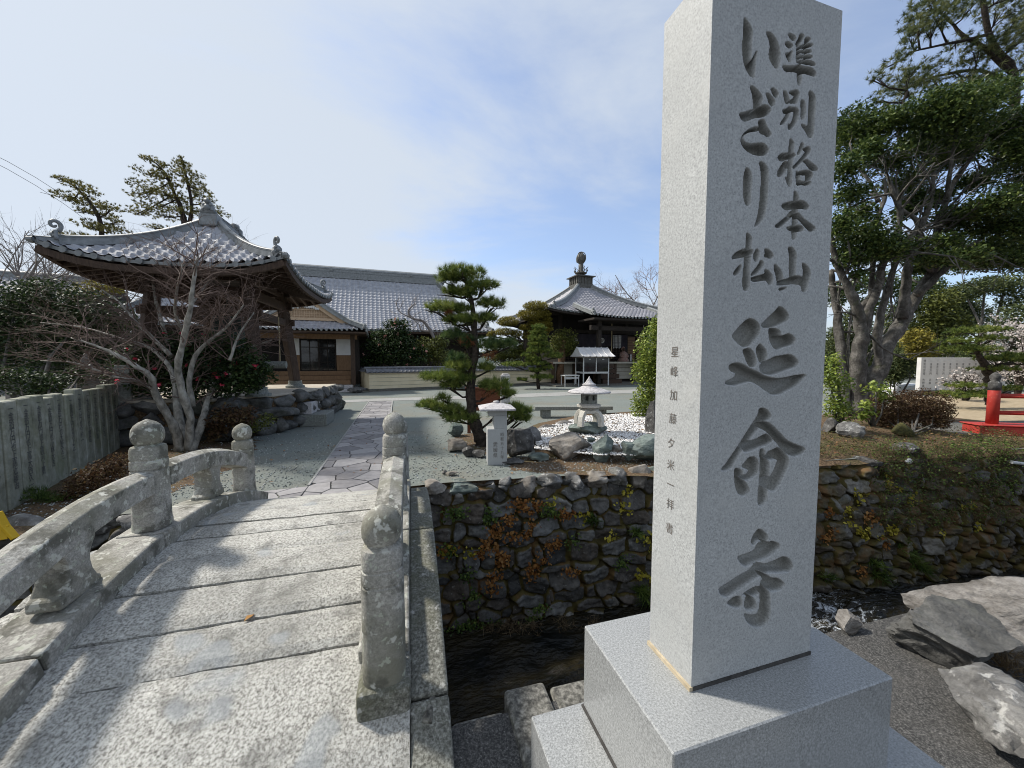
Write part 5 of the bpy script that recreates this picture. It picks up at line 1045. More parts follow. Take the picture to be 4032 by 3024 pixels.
# statue, papers, rope
def mk_pav_things():
    m_cloth = M('red_patterned_cloth', [(.3, (.20, .03, .03)), (.5, (.32, .22, .18)), (.7, (.10, .09, .09))], scale=14, rough=.9)
    p = PW(1.15, -4.2, 1.5); s = thing('seated_statue', 'seated wooden statue in a cloth hood and robe on the pavilion veranda', 'statue', p, PA); b = MB()
    b.add(*lathe([(.38, 0), (.40, .12), (.34, .2), (.26, .34), (.27, .5), (.24, .66), (.12, .76), (.08, .8)], (0, 0, 0), 18, 2.3)); b.build('robe', m_cloth, s, smooth=True)
    v, f = ico(3); q = v * np.array([.115, .125, .15]); nose = np.exp(-((v[:, 0] / .22) ** 2 + ((v[:, 2] + .1) / .3) ** 2)) * (v[:, 1] < 0); q[:, 1] -= .03 * nose; b = MB(); b.add(q + np.array([0, -.02, .92]), f); hd = b.build('head', m_wood, s, smooth=True)
    b = MB(); b.add(v * np.array([.15, .14, .17]) * np.where((v[:, 1] < -.35)[:, None] & (v[:, 2] < .45)[:, None], .75, 1.0) + np.array([0, .02, .95]), f); b.build('hood', m_cloth, s, smooth=True)
    b = MB()
    for sx in (-1, 1): b.add(*tube([(sx * .24, 0, .62), (sx * .33, -.1, .42), (sx * .15, -.27, .33)], [.085, .075, .05], 8))
    b.build('arm', m_cloth, s, smooth=True)
    b = MB(); b.add(*tube([PW(-.15, -4.6, 4.3), PW(-.15, -4.6, 3.0), PW(-.15, -4.6, 1.95)], .035, 8)); b.add(*tube([PW(-.15, -4.6, 2.0), PW(-.15, -4.6, 1.75)], [.07, .06], 8))
    tag(b.build('bell_rope', m_straw, loc=PW(-.15, -4.6, 1.7)), 'thick pale bell rope hanging before the dark pavilion doors', 'rope')
    t = thing('votive_papers', 'sheet of hanging white written prayer strips beside the pavilion curtain', 'paper strips', PW(.95, -3.72, 2.5), PA); b = MB()
    for i in range(6): b.add(*box(-.35 + i * .12, -.35 + i * .12 + .075, -.02, -.012, 0 + .05 * (i % 2), .95))
    b.build('strip', m_white, t); b = MB(); r = np.random.default_rng(3)
    for i in range(6):
        vtext(b, '南無大師遍照金剛', .085, (-.35 + i * .12 + .037, -.021, .93), (1, 0, 0), (0, 0, 1), .105)
    b.build('strip_writing', m_ink2, t)
    t = thing('small_notice_board', 'small upright dark board with a pale written strip standing on the veranda beside the statue', 'notice board', PW(1.72, -4.2, 1.5), PA); b = MB(); b.add(*box(-.16, .16, -.02, .02, 0, .6)); b.build('board', m_wood4, t); b = MB(); b.add(*box(.02, .13, -.03, -.021, .06, .55)); b.build('written_strip', m_white, t)
    b = MB(); vtext(b, '御本尊', .1, (.075, -.031, .53), (1, 0, 0), (0, 0, 1), .14); b.build('strip_writing', m_ink2, t)
mk_pav_things()
def mk_case():
    p = at(2330, 1500, 24.0); p[2] = .05; t = thing('candle_case', 'glazed metal candle case on thin legs under a pale curved sheet roof', 'candle case', p, R(-2)); W, D = .84, .6
    b = MB()
    for sx in (-1, 1):
        for sy in (-1, 1): b.add(*box(sx * W - .03, sx * W + .03, sy * D - .03, sy * D + .03, 0, 1.75))
    for z in (.75, .8, 1.72): 
        for sy in (-1, 1): b.add(*box(-W, W, sy * D - .035, sy * D + .035, z, z + .06))
        for sx in (-1, 1): b.add(*box(sx * W - .035, sx * W + .035, -D, D, z, z + .06))
    b.add(*box(-.03, .03, -D - .035, -D + .02, .8, 1.75)); b.build('frame', m_metal, t)
    b = MB(); b.add(*box(-W + .03, W - .03, -D - .004, -D + .004, .84, 1.74)); b.add(*box(-W - .004, -W + .004, -D, D, .84, 1.74)); b.add(*box(W - .004, W + .004, -D, D, .84, 1.74)); b.build('pane', m_glass, t)
    b = MB(); b.add(*box(-W + .05, W - .05, -D + .1, D, .8, .9)); b.add(*box(-W, W, D - .02, D, .8, 1.74)); b.build('tray', m_bench, t)
    for x in (-.45, .45): b = MB(); b.add(*box(x - .07, x + .07, -D - .05, -D - .036, 1.60, 1.66)); b.build('latch', m_metal, t)
    prof = [(-1.05, 1.80), (-.85, 1.86), (-.5, 2.02), (-.2, 2.25), (0, 2.38), (.2, 2.25), (.5, 2.02), (.85, 1.86), (1.05, 1.80)]; hw = 1.04; b = MB(); n = len(prof)
    b.add([(-hw, y, z) for y, z in prof] + [(hw, y, z) for y, z in prof], [(i, i + 1, n + i + 1, n + i) for i in range(n - 1)] + [tuple(range(n)), tuple(range(2 * n - 1, n - 1, -1))]); rf = b.build('sheet_roof', m_greyroof, t)
    b = MB()
    for x in np.linspace(-hw, hw, 6): b.add(*tube([(x, y, z + .02) for y, z in prof], .035, 6))
    b.build('roof_rib', m_greyroof, rf, smooth=True); b = MB(); b.add(*box(-.98, .98, -1.0, 1.0, 1.74, 1.79)); b.build('roof_frame', m_wood, t)
    p = at(2244, 1520, 23.2); p[2] = 0; t = thing('metal_table', 'small plain metal table standing left of the candle case', 'table', p, R(3)); b = MB(); b.add(*box(-.5, .5, -.3, .3, .66, .72)); b.build('top', m_metal, t)
    for sx in (-1, 1):
        for sy in (-1, 1): b = MB(); b.add(*box(sx * .46 - .02, sx * .46 + .02, sy * .26 - .02, sy * .26 + .02, 0, .66)); b.build('leg', m_metal, t)
    b = MB(); b.add(*box(-.46, .46, -.28, -.25, .5, .58)); b.build('apron', m_metal, t)
mk_case()
# neighbouring house far left
def mk_house():
    p = at(-60, 1200, 19); t = thing('neighbour_house', 'grey house with a tiled gable roof behind the bare trees at far left', 'house', (p[0], p[1], 0), R(10)); b = MB(); b.add(*box(-4, 3.2, 0, 6, 0, 4.3)); b.build('wall', M('grey_house_wall', [(.3, (.10, .10, .11)), (.7, (.16, .16, .17))], scale=2, rough=.9), t)
    fr = [roof_face((-4.6, -.7), (3.9, -.7), (0, 1), lambda q: 0, lambda q: 8.5, 3.7, 4.3, 6.3, .27, 14, .034, .03, 0, 1), roof_face((3.9, 6.7), (-4.6, 6.7), (0, -1), lambda q: 0, lambda q: 8.5, 3.7, 4.3, 6.3, .27, 14, .034, .03, 0, 1)]
    tiles('roof', m_tile, t, fr); b = MB(); b.add(*sweep([(-4.7, 3, 6.3), (0, 3, 6.3), (4, 3, 6.3)], RIDGE(.3, .35))); b.build('ridge', m_ridge, t)
    b = MB(); b.add(*box(-4.55, 3.85, -.6, 6.6, 4.16, 4.24)); b.build('eaves', m_wood4, t)
    for x in (-2.2, .6): b = MB(); b.add(*box(x, x + 1.3, -.05, -.02, 1.6, 2.8)); b.build('window', m_glass, t)
mk_house()
# ================================================================== foliage builders
DM = 3.4
def px2(lst, ox, oy, s): return [(ox + a * s, oy + c * s, rx * s, ry * s) for a, c, rx, ry in lst]
def blobs(lst, D, dens, seed, depth=.8, shell=.5, flat=None, jd=.0):
    """leaf positions for crown clumps given as photo ellipses at distance D"""
    r = np.random.default_rng(seed); out = []
    for i, (a, c, rx, ry) in enumerate(lst):
        d = D + (r.uniform(-jd, jd) if jd else 0); p = at(a, c, d); k = d / F; X, Z = rx * k, ry * k; Y = max(X, Z) * depth
        n = max(12, int(dens * DM * (X * Z + .5 * Z * Y))); q = blob((0, 0, 0), (X, Y, Z), n, seed * 31 + i, shell, flat)
        out.append(rot(q, -R(YAW)) + p + r.normal(size=q.shape) * min(X, Z) * .10)
    return np.vstack(out)
def stems(b, paths, D, jd=0, n=9, seed=0):
    """trunk tubes through photo points: [(x, y, r), ...]"""
    r = np.random.default_rng(seed); res = []
    for k, pth in enumerate(paths):
        dd = r.uniform(-jd, jd) if jd else 0; m_ = len(pth); P = np.array([at(q[0], q[1], D + dd * min(1, i / max(1, m_ - 1) * 1.4)) for i, q in enumerate(pth)]); rad = np.array([q[2] for q in pth])
        t = np.linspace(0, m_ - 1, m_ * 4 - 3); P2 = np.column_stack([smooth(P[:, i], t) for i in range(3)]); r2 = np.interp(t, np.arange(m_), rad)
        P2 += r.normal(size=P2.shape) * r2[:, None] * .10; r2 = r2 * (1 + .08 * r.normal(size=len(r2))); b.add(*tube(P2, r2, n)); res.append((P2, r2))
    return res
def smooth(y, t):
    n = len(y); y = np.concatenate([[2 * y[0] - y[1]], y, [2 * y[-1] - y[-2]]]); i = np.clip(np.floor(t).astype(int), 0, n - 2); f = t - i; p0, p1, p2, p3 = y[i], y[i + 1], y[i + 2], y[i + 3]
    return .5 * (2 * p1 + (p2 - p0) * f + (2 * p0 - 5 * p1 + 4 * p2 - p3) * f ** 2 + (3 * p1 - p0 - 3 * p2 + p3) * f ** 3)
def leafpart(name, P, size, m, t, seed, up=.5, aspect=.5):
    v, f, q = leaves(P, size, seed, up, aspect); return npmesh(name, v, f, m, t, t, rnd=q)
def ground_under(p): return (p[0], p[1], 0)

# ---------------------------------------------------------------- shrubs
def shrub(name, label, lst, D, m, size, dens, seed, base, trunk=True, depth=.8, shell=.5, flat=None, cat='shrub', up=.5, extra=(), aspect=.5, group=None, z=0.0, stemm=None, jd=0):
    t = thing(name, label, cat, (base[0], base[1], z), group=group); P = blobs(lst, D, dens, seed, depth, shell, flat, jd); P = P[P[:, 2] > z + .01]
    leafpart('foliage', P, size, m, t, seed, up, aspect)
    if trunk:
        b = MB(); r = np.random.default_rng(seed)
        for a, c, rx, ry in lst:
            q = at(a, c, D); mid = (np.array([base[0], base[1], z]) * .5 + q * .5) + r.normal(size=3) * .05 * np.linalg.norm(q - np.array([base[0], base[1], z])) ; mid[2] = max(mid[2], z + .02)
            h = np.linalg.norm(q[2] - z); b.add(*tube([np.array([base[0], base[1], z]) + r.normal(size=3) * np.array([.04, .04, 0]), mid, q], np.array([.03, .02, .01]) * (.5 + h * .5), 6))
        b.build('stem', stemm or m_bark, t, t, smooth=True)
    for nm, mm, sz, n in extra:
        r = np.random.default_rng(seed + 5); k = r.choice(len(P), min(n, len(P)), replace=False); c = np.array([base[0], base[1], P[:, 2].mean()]); Q = P[k] + np.array([-.06, -.10, .05]) * r.uniform(.5, 1.6, (len(k), 1))
        Q = np.repeat(Q, 5, 0) + r.normal(size=(len(Q) * 5, 3)) * sz * .28; leafpart(nm, Q, sz, mm, t, seed + 9, .2, .9)
    return t
def pine_pads(t, lst, D, dens, m, L, wd, k, seed, name='needles', depth=.85, up=.9, jd=0, spread=1.0, flat=.25):
    P = blobs(lst, D, dens * .62, seed, depth, .35, flat, jd); v, f, q = needles(P, L, wd * 1.7, k, seed, up, spread); return npmesh(name, v, f, m, t, t, rnd=q)
def pad_branches(b, trunk, lst, D, r0, seed, drop=.5):
    r = np.random.default_rng(seed)
    P = np.vstack([p for p, _ in trunk])
    for a, c, rx, ry in lst:
        q = at(a, c + ry * drop, D); d = np.linalg.norm(P - q + np.array([0, 0, .15]), axis=1); s = P[np.argmin(d)]; mid = s * .5 + q * .5 + np.array([0, 0, -.06]) + r.normal(size=3) * .03
        b.add(*tube([s, mid, q], [r0, r0 * .7, r0 * .4], 6))
        k = rx * D / F
        for _ in range(4): e = q + np.array([*(r.normal(size=2) * k * .5), .02]); b.add(*tube([mid, q * .5 + e * .5, e], [r0 * .5, r0 * .35, r0 * .2], 5))

# ================================================================== trained pine in the middle
def mk_niwaki():
    s, ox, oy = .5877, 900, 900; D = 7.0
    pads = px2([(1565, 310, 165, 62), (1480, 345, 80, 50), (1700, 390, 110, 45), (1500, 430, 70, 40), (1600, 440, 100, 48), (1440, 540, 120, 52), (1560, 545, 60, 40), (1760, 510, 100, 48), (1560, 620, 135, 50), (1720, 610, 90, 40), (1500, 720, 85, 45), (1590, 770, 75, 55), (1750, 790, 95, 65), (1860, 780, 75, 45), (1530, 870, 75, 38), (1560, 930, 110, 45), (1430, 1000, 150, 50), (1570, 1010, 90, 45), (1730, 940, 60, 38), (1490, 1055, 85, 38), (1785, 1060, 110, 55), (1870, 1110, 60, 38), (1350, 1190, 100, 40), (1440, 1140, 45, 28), (1490, 1215, 115, 38), (1560, 1270, 140, 48), (1930, 1230, 105, 60), (1955, 1275, 75, 45), (1800, 1240, 60, 40)], ox, oy, s)
    base = gp(1885, 1750, .05); t = thing('trained_pine', 'tall trained black pine with layered needle pads beside the little roofed marker stone', 'pine tree', base); b = MB()
    tr = stems(b, [[(1905, 1765, .13), (1888, 1715, .115), (1862, 1640, .10), (1853, 1560, .09), (1860, 1470, .075), (1872, 1390, .062), (1868, 1300, .055), (1862, 1215, .045), (1846, 1150, .035), (1828, 1090, .03)]], D, n=14, seed=2)
    b.build('trunk', m_pbark, t, t, smooth=True); b = MB(); pad_branches(b, tr, pads, D, .028, 3); b.build('branch', m_pbark, t, t, smooth=True)
    pads = [(a_, c_, x_ * 1.0, y_ * .86) for a_, c_, x_, y_ in pads]; pine_pads(t, pads[0:10], D, 1000, l_pine, .13, .0036, 34, 5); pine_pads(t, pads[10:15], D, 900, l_pine2, .13, .0036, 34, 6); pine_pads(t, pads[15:], D, 1000, l_pine, .135, .0036, 34, 7)
    rp = px2([(1590, 765, 55, 30), (1765, 850, 60, 30), (1750, 1110, 60, 25), (1480, 560, 30, 20)], ox, oy, s); pine_pads(t, rp, D - .1, 260, l_rust, .10, .0045, 20, 8, 'withered_needles', up=-.3)
mk_niwaki()

# ================================================================== shrubs and trees round the halls
def mk_mid():
    s, ox, oy = .5877, 900, 900
    L = px2([(1128, 640, 105, 38), (1060, 705, 120, 40), (1010, 790, 130, 55), (1170, 770, 130, 60), (960, 885, 90, 50), (1110, 860, 150, 65), (1240, 850, 120, 75), (1160, 700, 70, 40)], ox, oy, s)
    shrub('sasanqua_bush', 'dark clipped camellia bush with a few faded pink flowers behind the cream wall', L, 22.6, l_camellia, .17, 360, 11, at(1520, 1500, 22.6), extra=(('blossom', l_flowerp, .13, 26),))
    L = px2([(1330, 800, 110, 75), (1400, 850, 90, 80), (1420, 760, 60, 50)], ox, oy, s); shrub('grey_green_bush', 'loose grey green bush right of the clipped camellia behind the cream wall', L, 23.2, l_olive, .15, 330, 12, at(1690, 1500, 23.2))
    # gnarled bare plum against the roof
    t = thing('bare_plum', 'gnarled bare plum tree with crooked stem against the main hall roof', 'tree', at(1730, 1480, 23.5) * np.array([1, 1, 0])); b = MB()
    f = lambda l: [(ox + a * s, oy + c * s, r) for a, c, r in l]
    tr = stems(b, [f([(1420, 980, .12), (1400, 800, .11), (1350, 680, .09), (1300, 620, .08), (1230, 600, .07), (1205, 550, .06), (1250, 500, .03)]), f([(1350, 690, .07), (1290, 680, .05), (1280, 640, .03)]), f([(1230, 600, .05), (1150, 560, .03), (1120, 500, .02)])], 23.5, n=8, seed=4); b.build('trunk', m_twig2, t, t, smooth=True)
    out = []; r = np.random.default_rng(6)
    for P, rad in tr:
        for i in range(3, len(P), 2): grow(P[i], r.normal(size=3) + np.array([0, 0, .6]), .9, .022, 2, r, out, .3, .1, (2, 4))
    tubes_mesh('twigs', out, m_twig2, 4, t, t)
    # golden clipped tree
    s3, o3 = .36166, (1900, 900)
    gl = px2([(580, 850, 128, 52), (530, 950, 140, 62), (650, 930, 90, 50), (275, 1020, 108, 55), (240, 1130, 108, 42), (430, 920, 38, 28), (690, 945, 42, 30), (700, 990, 55, 27), (455, 1085, 58, 37), (590, 1045, 95, 42), (690, 1045, 65, 37), (100, 1155, 48, 37), (370, 1150, 58, 42), (470, 1175, 44, 37), (700, 1095, 62, 37), (515, 1130, 44, 32), (320, 1230, 90, 45), (560, 1190, 70, 45), (160, 1260, 80, 45), (300, 1370, 110, 60), (420, 1330, 80, 60), (180, 1400, 70, 50), (640, 1140, 70, 45)], *o3, s3)
    gl = [(a_, c_, x_ * 1.13, y_ * 1.15) for a_, c_, x_, y_ in gl]
    t = thing('golden_clipped_tree', 'golden brown cloud pruned tree of many rounded pads before the pavilion', 'tree', at(2050, 1500, 24.6) * np.array([1, 1, 0])); b = MB()
    tr = stems(b, [[(2060, 1530, .16), (2065, 1400, .14), (2075, 1300, .1), (2090, 1220, .07)]], 24.6, n=8, seed=3); pad_branches(b, tr, gl, 24.6, .05, 4); b.build('trunk', m_pbark, t, t, smooth=True)
    leafpart('foliage', blobs(gl[:16] + gl[-1:], 24.6, 2600, 13, .85, .28, .7), .075, l_gold, t, 3, .9, .6); leafpart('foliage', blobs(gl[16:-1], 24.8, 1500, 14, .85, .3, .7), .09, l_olive, t, 4, .9, .6)
    sp = px2([(610, 1085, 82, 38), (600, 1140, 92, 38), (600, 1200, 118, 45), (610, 1260, 128, 42), (620, 1330, 145, 48), (780, 1390, 115, 36), (560, 1420, 98, 38), (350, 1482, 155, 26), (600, 1470, 135, 36), (580, 1545, 105, 28), (700, 1515, 68, 24), (640, 1620, 135, 32), (430, 1645, 68, 18), (480, 1380, 60, 25)], *o3, s3)
    t = thing('small_layered_pine', 'small conical green pine in flat layers in front of the cream wall', 'pine tree', gp(2121, 1532)); b = MB()
    tr = stems(b, [[(2121, 1532, .11), (2117, 1480, .1), (2122, 1420, .08), (2120, 1340, .06), (2120, 1290, .03)]], 21.3, n=8, seed=5); pad_branches(b, tr, sp, 21.3, .03, 5); b.build('trunk', m_pbark, t, t, smooth=True)
    pine_pads(t, sp, 21.3, 460, l_pine, .15, .013, 22, 15, up=.7, flat=.4)
    L = px2([(890, 1200, 150, 120), (900, 1310, 145, 90), (840, 1260, 110, 100), (960, 1250, 90, 90)], *o3, s3); shrub('round_olive_tree', 'round olive green tree with an ivy brown trunk left of the candle case', L, 25.2, l_olive, .12, 420, 16, gp(2207, 1518), trunk=False, cat='tree', shell=.3)
    t = bpy.data.objects['round_olive_tree']; b = MB(); stems(b, [[(2207, 1522, .26), (2207, 1470, .25), (2212, 1400, .2), (2222, 1340, .15)]], 25.0, n=12); b.build('trunk', M('ivy_trunk', [(.3, (.06, .03, .016)), (.7, (.15, .09, .05))], scale=7, rough=.95, bump=.8, bscale=9, bdist=.1), t, t, smooth=True)
    L = px2([(130, 1230, 120, 70), (330, 1260, 130, 80), (480, 1290, 100, 80), (220, 1340, 150, 90), (430, 1400, 140, 80), (80, 1360, 110, 90), (560, 1380, 90, 80), (320, 1450, 200, 60)], *o3, s3); shrub('clipped_wall_hedge', 'rounded olive green clipped bushes just behind the cream wall, below the golden pads', L, 25.4, l_olive, .12, 420, 18, gp(2000, 1518), shell=.3)
    # bright bush by the pillar
    L = [(2560, 1570, 70, 62), (2590, 1480, 95, 90), (2580, 1370, 75, 90), (2620, 1290, 70, 60), (2660, 1440, 90, 120), (2530, 1610, 50, 40), (2545, 1450, 55, 60)]; shrub('bright_evergreen_bush', 'bright yellow green evergreen bush beside a dark standing rock and the pillar edge', L, 9.8, l_bright, .075, 1500, 17, gp(2590, 1650), shell=.4, z=.1)
    # bare tree behind the pavilion
    t = thing('bare_cherry', 'tall bare tree with fine reddish twigs behind the pavilion roof', 'tree', cw(15.6, 44)); out = []; r = np.random.default_rng(12)
    for dx_ in (-1, .2, 1.2): grow(cw(15.6 + dx_, 44, 0), (dx_ * .12, 0, 1), 8.4, .22, 5, r, out, .22, .10, (3, 5), .66, 5, .8)
    tubes_mesh('trunk', [o for o in out if o[0] >= 3], m_twig2, 5, t, t); tubes_mesh('twigs', [(a, p_, q * 2.4) for a, p_, q in out if a < 3], M('reddish_twig', [(.3, (.20, .15, .15)), (.7, (.32, .26, .25))], scale=2), 3, t, t)
mk_mid()

# ================================================================== maple, camellias and fence on the left
def mk_maple():
    D = 6.6; t = thing('bare_maple', 'bare grey barked maple with several stems and a haze of fine reddish twigs', 'maple tree', gp(735, 1775)); b = MB()
    paths = [[(712, 1775, .085), (690, 1690, .07), (650, 1620, .06), (608, 1540, .05), (590, 1480, .045), (500, 1420, .03), (400, 1370, .02), (280, 1330, .012)],
             [(728, 1775, .08), (702, 1640, .065), (690, 1520, .055), (672, 1400, .045), (640, 1280, .035), (610, 1170, .024), (600, 1080, .015), (610, 1010, .008)],
             [(745, 1775, .08), (748, 1650, .06), (722, 1560, .055), (700, 1450, .05), (725, 1320, .042), (752, 1200, .034), (765, 1090, .024), (780, 1010, .014)],
             [(755, 1778, .07), (800, 1650, .055), (815, 1580, .05), (860, 1500, .042), (905, 1420, .035), (980, 1370, .022), (1070, 1340, .01)],
             [(672, 1400, .035), (600, 1330, .028), (530, 1260, .022), (470, 1190, .016), (400, 1140, .01)],
             [(760, 1600, .045), (745, 1500, .04), (770, 1400, .034), (840, 1330, .026), (900, 1280, .018), (960, 1200, .011)],
             [(690, 1500, .04), (650, 1420, .034), (590, 1370, .028), (500, 1340, .02), (330, 1290, .014), (160, 1270, .008)],
             [(725, 1320, .03), (690, 1230, .022), (700, 1130, .016), (720, 1040, .01)], [(752, 1200, .024), (810, 1120, .016), (850, 1050, .01)],
             [(905, 1420, .025), (940, 1320, .018), (1000, 1230, .01)], [(608, 1540, .035), (540, 1500, .028), (440, 1480, .02), (300, 1430, .012), (160, 1420, .007)]]
    tr = stems(b, paths, D, jd=.9, n=9, seed=3); b.build('trunk', m_bark2, t, t, smooth=True); out = []; r = np.random.default_rng(5)
    for P, rad in tr:
        for i in range(len(P)):
            if rad[i] > .05: continue
            for _ in range(1 if rad[i] > .03 else 2):
                d = P[min(i + 1, len(P) - 1)] - P[max(i - 1, 0)]; d /= np.linalg.norm(d) + 1e-9; o_ = r.normal(size=3); o_[2] *= .5
                grow(P[i], d * .8 + o_ * .8 + np.array([0, 0, .25]), r.uniform(.35, .8), min(.010, rad[i] * .55), 2, r, out, .35, .12, (3, 4), .62, 4, .8, .3)
    tubes_mesh('twigs', out, m_twig, lambda l: 4 if l else 3, t, t)
mk_maple()
def mk_left():
    s, o1 = .5877, (0, 500)
    # camellia with pink flowers
    L = px2([(1180, 1480, 240, 110), (1450, 1480, 240, 110), (950, 1560, 230, 120), (1250, 1600, 300, 130), (1560, 1590, 240, 120), (1700, 1660, 160, 100), (900, 1700, 260, 110), (1300, 1740, 350, 90), (1600, 1730, 180, 70)], *o1, s)
    shrub('pink_camellia', 'dense dark camellia bush dotted with small pink flowers behind the bare maple', L, 7.15, l_camellia, .075, 1700, 21, gp(760, 1720), extra=(('blossom', l_flower, .06, 34),), shell=.4, depth=.35)
    # dark evergreens left of the tower
    L = px2([(100, 1220, 260, 180), (330, 1150, 230, 140), (140, 1480, 300, 170), (430, 1350, 260, 170), (600, 1250, 220, 150), (480, 1550, 260, 130), (760, 1330, 190, 150), (-150, 1350, 260, 280), (700, 1500, 160, 120)], *o1, s)
    shrub('dark_hedge', 'tall dark glossy evergreen hedge behind the inscribed stone fence', L, 9.6, l_camellia, .085, 1150, 22, gp(120, 1690), shell=.35, cat='hedge', depth=.6)
    L = px2([(650, 1070, 120, 40), (560, 1130, 130, 45), (760, 1090, 70, 35)], *o1, s); shrub('yellow_leaved_tree', 'yellow leaved shrub top showing above the dark hedge under the tower eaves', L, 14.5, l_gold, .1, 700, 23, cw(-15.2, 14.5))
    L = [(60, 1490, 140, 50), (210, 1500, 130, 45), (320, 1470, 60, 40), (-80, 1500, 120, 70), (150, 1540, 130, 35)]; shrub('glossy_laurel', 'low glossy leaved shrub growing just over the top of the inscribed stone fence', L, 6.6, l_camellia, .06, 1500, 24, gp(120, 1830), shell=.5, depth=.4)
    # grey natural stele and slim square post behind the fence
    p = at(355, 1600, 6.9); b = MB(); b.add(*rockv((p[0], p[1], .85), (.17, .12, .92), 61, 3, .3, cuts=8, amp=.10)); tag(b.build('standing_stone', m_rockp, loc=(p[0], p[1], 0), smooth=True), 'upright lichen spotted natural stone rising behind the inscribed fence', 'standing stone')
    p = at(500, 1700, 7.0); b = MB(); b.add(rot(box(p[0] - .10, p[0] + .10, p[1] - .10, p[1] + .10, 0, 1.52)[0], .4, p[:2]), BF); tag(b.build('slim_stone_post', m_bench, loc=(p[0], p[1], 0), bevel=.012), 'plain pale square stone post taller than the fence slabs beside it', 'stone post')
    # inscribed stone fence
    a, c = gp(40, 2010)[:2], gp(470, 1765)[:2]; d = (c - a) / np.linalg.norm(c - a); ang = math.atan2(d[1], d[0]); t = thing('inscribed_stone_fence', 'row of mossy inscribed granite slabs standing side by side as a fence', 'stone fence', (*a, 0)); r = np.random.default_rng(9)
    txt = ['一金拾万円也上高近藤治', '一金拾万円也上高大西久一', '一金拾万円也上高河上勇', '一金拾万円也小林大吉', '一金拾万円也大野文三', '一金拾万円也河上正', '一金拾万円也今村一', '一金拾万円也上野昭', '一金五万円也三好清', '一金五万円也山内茂', '一金五万円也木村実', '一金五万円也石川進']
    nrm = np.array([d[1], -d[0]])
    for i in range(-1, 13):
        w_ = .263; x = i * .285; h = 1.16 + r.uniform(-.03, .03); q = a + d * x; cor = [q, q + d * w_, q + d * w_ - nrm * .11, q - nrm * .11]; off = nrm * r.uniform(-.012, .012); bb = MB(); bb.add(*prism([k + off for k in cor], -.15, h)); o = bb.build('slab', m_slab, t, t, bevel=.012)
        bb = MB(); mid = q + d * w_ * .5 + off + nrm * .001; vtext(bb, txt[i % 12], .098, (mid[0], mid[1], h - .04), (d[0], d[1], 0), (0, 0, 1), .084, lift=.003); bb.build('inscription_lettering', m_ink2, o, t)
    # azalea and herbs at the fence foot
    L = [(330, 1900, 70, 45), (420, 1850, 80, 50), (480, 1820, 60, 45), (380, 1880, 90, 50), (280, 1945, 50, 30)]; shrub('fence_azalea', 'low brown leaved azalea at the foot of the inscribed stone fence', L, 4.25, l_brown, .035, 4200, 25, gp(390, 1925), shell=.5, up=.3)
    L = [(890, 1650, 70, 60), (960, 1640, 60, 45), (850, 1690, 50, 40)]; shrub('nandina_shrub', 'small loose reddish green shrub before the bell tower platform', L, 6.9, l_brown, .07, 1300, 26, gp(900, 1740), up=.3)
    L = [(2500 * 0 + 985, 1680, 60, 30), (1050, 1655, 40, 30)]; shrub('low_platform_shrub', 'low dark green shrub against the platform stones', L, 7.4, l_olive, .06, 1300, 27, gp(1000, 1720))
    L = [(150, 2010, 60, 22), (230, 1985, 50, 20), (60, 2060, 60, 20), (120, 2070, 50, 14)]; P = blobs(L, 4.2, 1200, 28, 1.0); P[:, 2] = np.abs(P[:, 2] - .02) * .3 + .01; v, f, q = needles(P, .09, .006, 7, 28); tag(npmesh('fence_foot_grass', v, f, l_fern, loc=gp(150, 2010), rnd=q), kind='stuff')
    # background pines and bare trees behind the tower
    A = px2([(420, 350, 60, 25), (520, 390, 90, 35), (470, 470, 105, 38), (600, 440, 70, 30), (600, 510, 125, 38), (740, 540, 95, 25), (680, 585, 95, 28), (640, 660, 125, 38), (740, 690, 115, 38), (770, 630, 55, 22), (560, 560, 60, 25), (560, 740, 140, 40)], *o1, s)
    t = thing('leaning_pine', 'leaning yellowish pine at the far side of the bell tower, apart and shorter', 'pine tree', cw(-24, 25)); b = MB(); f_ = lambda l: [(o1[0] + a * s, o1[1] + c * s, r_) for a, c, r_ in l]
    tr = stems(b, [f_([(720, 1700, .25), (710, 1000, .2), (690, 760, .15), (640, 560, .10), (500, 400, .06), (390, 335, .03)])], 25, n=8, seed=1); pad_branches(b, tr, A, 25, .05, 2); b.build('trunk', m_pbark, t, t, smooth=True)
    A = [(a_, c_, x_, y_ * .55) for a_, c_, x_, y_ in A]; pine_pads(t, A, 25, 170, l_pine3, .17, .017, 16, 31, depth=.9, up=.5, jd=.6, flat=.8)
    B = px2([(1000, 210, 50, 28), (1070, 260, 70, 30), (1000, 310, 105, 26), (1100, 330, 80, 36), (1220, 250, 55, 45), (1260, 310, 95, 40), (1000, 400, 125, 34), (930, 450, 95, 22), (1100, 440, 115, 38), (1290, 380, 85, 40), (1210, 500, 105, 42), (1050, 530, 125, 30), (1330, 430, 85, 36), (1380, 480, 75, 38), (1090, 580, 180, 32), (920, 575, 60, 18), (1420, 540, 70, 30), (1450, 575, 95, 22), (1290, 570, 105, 36), (1050, 670, 70, 22), (1215, 210, 25, 18), (1150, 390, 60, 30)], *o1, s)
    t = thing('twin_topped_pine', 'sparse twin topped pine with level sprays rising right behind the tower ridge', 'pine tree', cw(-19, 26)); b = MB()
    tr = stems(b, [f_([(1270, 1700, .3), (1250, 900, .22), (1230, 600, .15), (1170, 450, .10), (1100, 300, .07), (985, 195, .03)]), f_([(1250, 700, .15), (1285, 560, .11), (1262, 400, .08), (1218, 205, .03)])], 26, n=8, seed=2); pad_branches(b, tr, B, 26, .05, 3); b.build('trunk', m_pbark, t, t, smooth=True)
